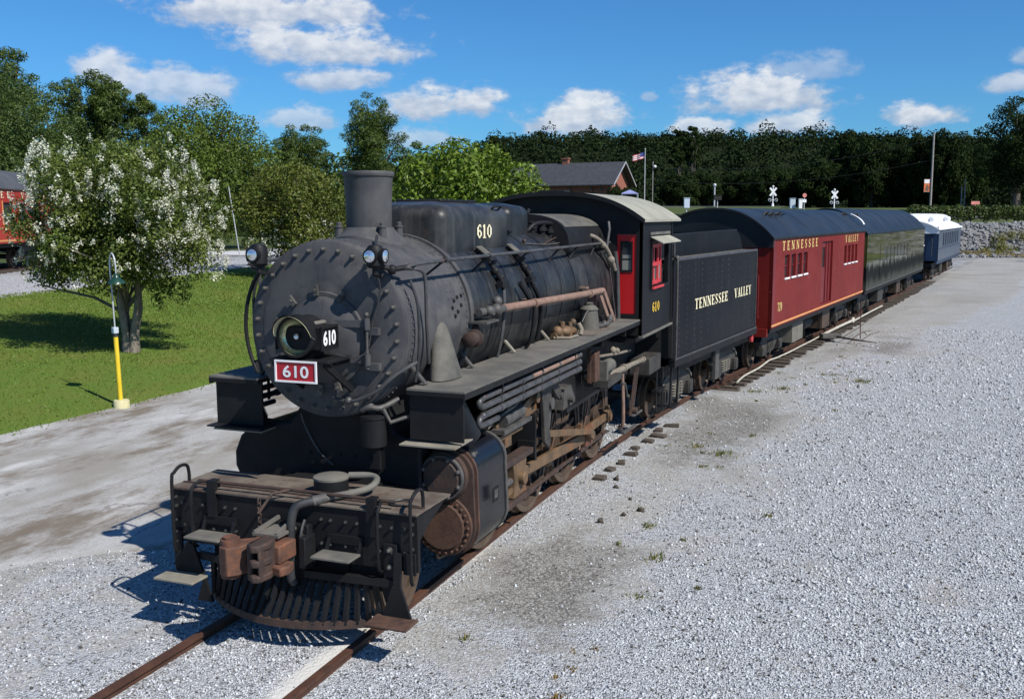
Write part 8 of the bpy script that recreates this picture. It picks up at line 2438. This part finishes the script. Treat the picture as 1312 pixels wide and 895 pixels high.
# flower panicles
nP = 640
P_, dr, idx = blob_points(bl_, 6000, 0.9)
out = (P_[:, 2] - 3.3) * 0.22 + np.hypot(P_[:, 0], P_[:, 1]) * 0.8 + RNG.normal(0, 0.35, len(P_))
sel = np.argsort(-out)[:int(nP * 2.4)]; sel = RNG.choice(sel, nP, replace=False)
C0 = P_[sel] + dr[sel] * 0.11 + np.array([0, 0, 0.05])
m_ = 26
q = RNG.normal(0, 1, (nP, m_, 3)) * np.array([0.036, 0.036, 0.060])
F_ = (C0[:, None] + q).reshape(-1, 3)
v = leaf_quads(F_, unit(RNG.normal(size=F_.shape) + np.array([0, 0, 0.5])), 0.046 * RNG.uniform(0.7, 1.3, len(F_)), 0.9)
tag(pymesh('blossoms', v, np.arange(4 * len(F_)), 4, 'flower_white', cm), kind='stuff')

# --- second, less open flowering tree behind the smokebox
x, y = -19.9, 38.6
t2 = tree('flowering_tree', x, y, 6.45 - tz(x, y), 2.75, 'olive green crape myrtle with few white flowers low down, left behind the smokestack', 'leaf_olive', 20000, 0.15, 21, nblob=34, crown_lo=0.10, trunk_r=0.12, low=-0.95, br=(0.2, 0.34))
bl2 = make_blobs((0, 0, 1.9), 2.6, 1.1, 20, (0.2, 0.3), 0.8, -0.9, 22)
P_, dr, idx = blob_points(bl2, 190, 0.95)
F_ = (P_[:, None] + RNG.normal(0, 1, (190, 10, 3)) * np.array([0.06, 0.06, 0.08])).reshape(-1, 3)
v = leaf_quads(F_, unit(RNG.normal(size=F_.shape)), 0.075 * RNG.uniform(0.7, 1.3, len(F_)), 0.8)
tag(pymesh('blossoms', v, np.arange(4 * len(F_)), 4, 'flower_white', t2), kind='stuff')

# --- trees at left and behind the engine
tree('shade_tree', -43.0, 43.8, 12.9 - tz(-43, 43.8), 4.6, 'large dense dark green tree behind the red coach at the left edge', 'leaf_dense', 42000, 0.17, 31, nblob=44, crown_lo=0.02, low=-0.95, br=(0.22, 0.36), trunk_r=0.3)
def ptree(x, y, top, rx, lab, n, sd, lo=0.1, nb=46, trunk=0.25, br=(0.15, 0.27)):
    return tree('pine_tree', x, y, top - tz(x, y), rx, lab, 'leaf_pine', n, 0.36, sd, nblob=nb, crown_lo=lo, low=-0.95, trunk_r=trunk, ratio=0.22, inner=0.3, br=br, flat=0.65)


ptree(-50.0, 59.0, 15.3, 3.0, 'tall open pine right of the large dark tree', 20000, 41, lo=0.30)
pine('pine_tree', -47.2, 60.4, 12.9 - tz(-47, 60), 1.9, 'slim pine on a long bare trunk, right of the tall open pine', 7000, 0.34, 42, lo=0.62, layers=6)
ptree(-54.4, 54.6, 16.6, 3.0, 'tall pine rising above the large dark tree at the left edge', 20000, 43, lo=0.25)
ptree(-53.0, 58.5, 14.6, 2.8, 'dark pine filling the gap between the two tall pines', 17000, 44, lo=0.2)
tree('shade_tree', -37.2, 54.4, 11.3 - tz(-37.2, 54.4), 4.7, 'broad rounded green tree in the middle of the left tree line', 'leaf_mid', 42000, 0.195, 51, nblob=40, crown_lo=0.04, low=-0.95, br=(0.22, 0.36), trunk_r=0.3)
tree('shade_tree', -46.0, 56.5, 8.6 - tz(-46, 56.5), 4.2, 'lower dark green tree filling the gap below the pines', 'leaf_dense', 22000, 0.21, 52, nblob=30, crown_lo=0.02, low=-0.95, trunk_r=0.25)
ptree(-41.0, 84.0, 15.9, 3.5, 'tall bushy pine above the smokestack', 26000, 61, lo=0.05, nb=60)
ptree(-37.6, 86.0, 11.5, 3.0, 'lower bushy pine right of the tall bushy pine', 15000, 63, lo=0.05)
ptree(-47.4, 82.0, 13.6, 3.3, 'shorter bushy pine left of the tall bushy pine', 20000, 62, lo=0.05, nb=54)
tree('shade_tree', -17.9, 53.4, 8.35 - tz(-17.9, 53.4), 4.55, 'bright green broad leaved tree between smokestack and brick depot', 'leaf_bright', 17000, 0.34, 71, nblob=38, crown_lo=0.02, low=-0.95, br=(0.22, 0.36), trunk_r=0.25, ratio=0.42)
for px, d, top, rx, sd, lab in ((638, 125, 176, 1.9, 81, 'small round dark tree top showing above the bright green tree'), (588, 112, 196, 2.4, 82, 'dark tree half hidden behind the bright green tree')):
    x, y = far(px, d)
    tree('shade_tree', x, y, 3.9 + (277 - top) / 1263 * d - tz(x, y), rx, lab, 'leaf_dark', 6000, 0.42, sd, nblob=18)
x, y = far(792, 139)
tree('shrub', x, y, 2.6, 1.9, 'dark rounded shrub against the gable end of the depot', 'leaf_dark', 5000, 0.25, 91, cat='shrub', nblob=16, crown_lo=0.0, trunk_r=0.08, low=-0.9)

# --- woods behind the left trees (one mass)
nb = 150
l = RNG.uniform(-95, -9, nb); d = RNG.uniform(104, 132, nb)
X = CAM_P.x + FWX * d + RX * l; Y = FWY * d + RY * l
zb = terrain(X, Y)
hh = RNG.uniform(4.0, 8.0, nb) * (1 - 0.45 * ss(l, -25, 5))
blw = [(X[k], Y[k], zb[k] + hh[k] * q, 3.0, 3.0, hh[k] * 0.33) for k in range(nb) for q in (0.3, 0.7)]
tag(crown('woods', blw, 26000, 0.75, 'leaf_dense', None, 0.6, 0.4), 'green woods closing the view behind the left hand trees', 'woods', kind='stuff')

# --- woods right of the picture, the ones mirrored in the car sides
nb = 110
d = RNG.uniform(74, 135, nb); l = d * RNG.uniform(0.62, 1.3, nb)
X = CAM_P.x + FWX * d + RX * l; Y = FWY * d + RY * l
zb = terrain(X, Y); hh = RNG.uniform(4, 12, nb)
blw = [(X[k], Y[k], zb[k] + hh[k] * q, 2.6, 2.6, hh[k] * 0.34) for k in range(nb) for q in (0.25, 0.7)]
tag(crown('woods', blw, 15000, 1.0, 'leaf_mid', None, 0.7, 0.4), 'green woods continuing beyond the right end of the rock bank', 'woods', kind='stuff')

# --- dark trees along the foot of the hill
protos = []
spec = [(868, 172, 226, 3.8), (893, 178, 222, 4.2), (925, 186, 226, 4.5), (958, 180, 224, 4.5), (985, 170, 216, 4.3), (1018, 176, 218, 4.5), (1050, 165, 206, 4.8), (1085, 168, 172, 4.2), (1112, 160, 184, 4.6), (1140, 165, 192, 4.8), (1163, 158, 176, 4.0), (1190, 172, 188, 4.6), (1205, 152, 176, 4.0), (1232, 168, 188, 4.6), (1180, 186, 182, 4.4)]
kinds = ['tall dark green tree', 'wide dark green tree', 'dark leafy tree']
where = ['left end of the dark tree row above the cab roof', 'second from the left in the dark row', 'third from the left in the dark row', 'fourth from the left in the dark row, left of the crossing signal', 'directly behind the left crossing signal', 'between the two crossing signals', 'just left of the right crossing signal', 'just right of the right crossing signal', 'right of the tallest one behind the green car', 'behind the far end of the green car', 'just left of the utility pole', 'directly behind the utility pole', 'just right of the utility pole', 'left of the big tree at the right edge', 'behind the utility pole top']
for k, (px, d, top, rx) in enumerate(spec):
    x, y = far(px, d); z = tz(x, y); H = 3.9 + (277 - top) / 1263 * d - z
    lab = (kinds[k % 3] + ' ' + where[k]).replace('in the dark row', 'in the row')
    if k < 3:
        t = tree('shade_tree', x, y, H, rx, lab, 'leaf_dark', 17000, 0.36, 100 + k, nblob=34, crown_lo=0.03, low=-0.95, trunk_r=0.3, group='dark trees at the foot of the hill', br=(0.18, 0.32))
        protos.append((t, H, rx))
    else:
        p_, H0, r0 = protos[k % 3]
        c = copy_tree(p_, loc=(x, y, z), rz=rnd.uniform(0, 6.28), label=lab, scale=(rx / r0, rx / r0, H / H0))
x, y = far(1296, 128); z = tz(x, y)
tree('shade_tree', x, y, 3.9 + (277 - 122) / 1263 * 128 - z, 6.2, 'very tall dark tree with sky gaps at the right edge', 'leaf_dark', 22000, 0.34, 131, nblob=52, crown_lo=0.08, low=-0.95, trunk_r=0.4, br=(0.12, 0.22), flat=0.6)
x, y = far(1345, 134); z = tz(x, y)
tree('shade_tree', x, y, 16, 6.0, 'dark tree cut off by the right edge of the picture', 'leaf_dark', 12000, 0.5, 132, nblob=40, crown_lo=0.03, low=-0.95, trunk_r=0.4, br=(0.16, 0.28))
for px, d, top, sd in ((884, 205, 160, 141), (866, 215, 166, 142)):
    x, y = far(px, d)
    tree('shade_tree', x, y, 3.9 + (277 - top) / 1263 * d - tz(x, y), 2.0, ['slender tree top rising above the ridge, right one of two', 'slender tree top rising above the ridge, left one of two'][sd - 141], 'leaf_dark', 3500, 0.5, sd, nblob=22, crown_lo=0.4, br=(0.2, 0.34))

# --- hill forest (one mass)
nT = 3000
U = RNG.uniform(-120, 320, nT); D_ = 208 + 175 * RNG.uniform(0, 1, nT) ** 0.8
X = CAM_P.x + FWX * D_ + RX * U; Y = FWY * D_ + RY * U; Z = hill_h(U, D_)
hh = RNG.uniform(3.0, 6.0, nT) + 3.0 * (RNG.uniform(0, 1, nT) < 0.04); rr = RNG.uniform(1.9, 3.6, nT)
blh = np.stack([X, Y, Z + hh * 0.55, rr, rr, hh * 0.5], 1)
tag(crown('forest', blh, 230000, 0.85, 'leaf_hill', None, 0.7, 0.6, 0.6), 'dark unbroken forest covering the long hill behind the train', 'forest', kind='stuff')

# --- hedge above the rock bank
hb = []
for k in range(64):
    l = 45.0 + 28 * k / 63; d = 111.5 + rnd.uniform(-0.5, 0.5)
    x = CAM_P.x + FWX * d + RX * l; y = FWY * d + RY * l; z = tz(x, y)
    hb.append((x, y, z + 1.15 + rnd.uniform(-0.1, 0.15), 0.75, 0.8, 0.85))
hx, hy = far(1238, 111.5); hz = tz(hx, hy)
hd = thing('hedge', 'long clipped green hedge along the top of the rock bank', 'hedge', (hx, hy, hz))
hb2 = [(b[0] - hx, b[1] - hy, b[2] - hz, b[3], b[4], b[5]) for b in hb]
crown('foliage', hb2, 16000, 0.26, 'leaf_hedge', hd, 0.6, 0.5)
mb = MB()
for b in hb2[::3]:
    mb.cyl((b[0], b[1], b[2] - 1.3), (b[0], b[1], b[2]), 0.05, n=5)
tag(mb.build('stems', 'bark', hd), kind='stuff')
# weeds on the bank
leafmat('leaf_weed', (0.14, 0.16, 0.03), (0.20, 0.19, 0.05), (0.28, 0.24, 0.08), big=0.6)
leafmat('leaf_weed_dry', (0.26, 0.20, 0.09), (0.32, 0.24, 0.11), (0.22, 0.19, 0.06), big=0.6)
for px, d, h, w_, n, m_, lab in ((1272, 98, 2.0, 0.8, 700, 'leaf_weed', 'tall yellow green weed clump high on the rock bank'), (1262, 95.5, 1.0, 1.0, 600, 'leaf_weed', 'low yellow green weeds at the foot of the rock bank'), (1292, 96, 1.4, 1.1, 800, 'leaf_weed', 'spreading weeds at the right end of the rock bank'),
                                 (1300, 100, 1.6, 1.0, 700, 'leaf_weed', 'tall green weeds high on the bank at the right edge'), (1247, 95, 0.7, 1.2, 700, 'leaf_weed_dry', 'dry tan weeds right of the blue coach'), (1285, 93.5, 0.5, 2.2, 900, 'leaf_weed_dry', 'wide strip of dry grass at the foot of the bank')):
    x, y = far(px, d)
    o = crown('weed_clump', [(rnd.uniform(-w_, w_), rnd.uniform(-w_, w_) * 0.5, h * rnd.uniform(0.25, 0.6), w_ * 0.45, w_ * 0.4, h * 0.4) for _ in range(9)], n, 0.22, m_, None, 0.3, 0.2, 0.3, 1.0)
    o.location = (x, y, tz(x, y)); tag(o, lab, 'weeds')
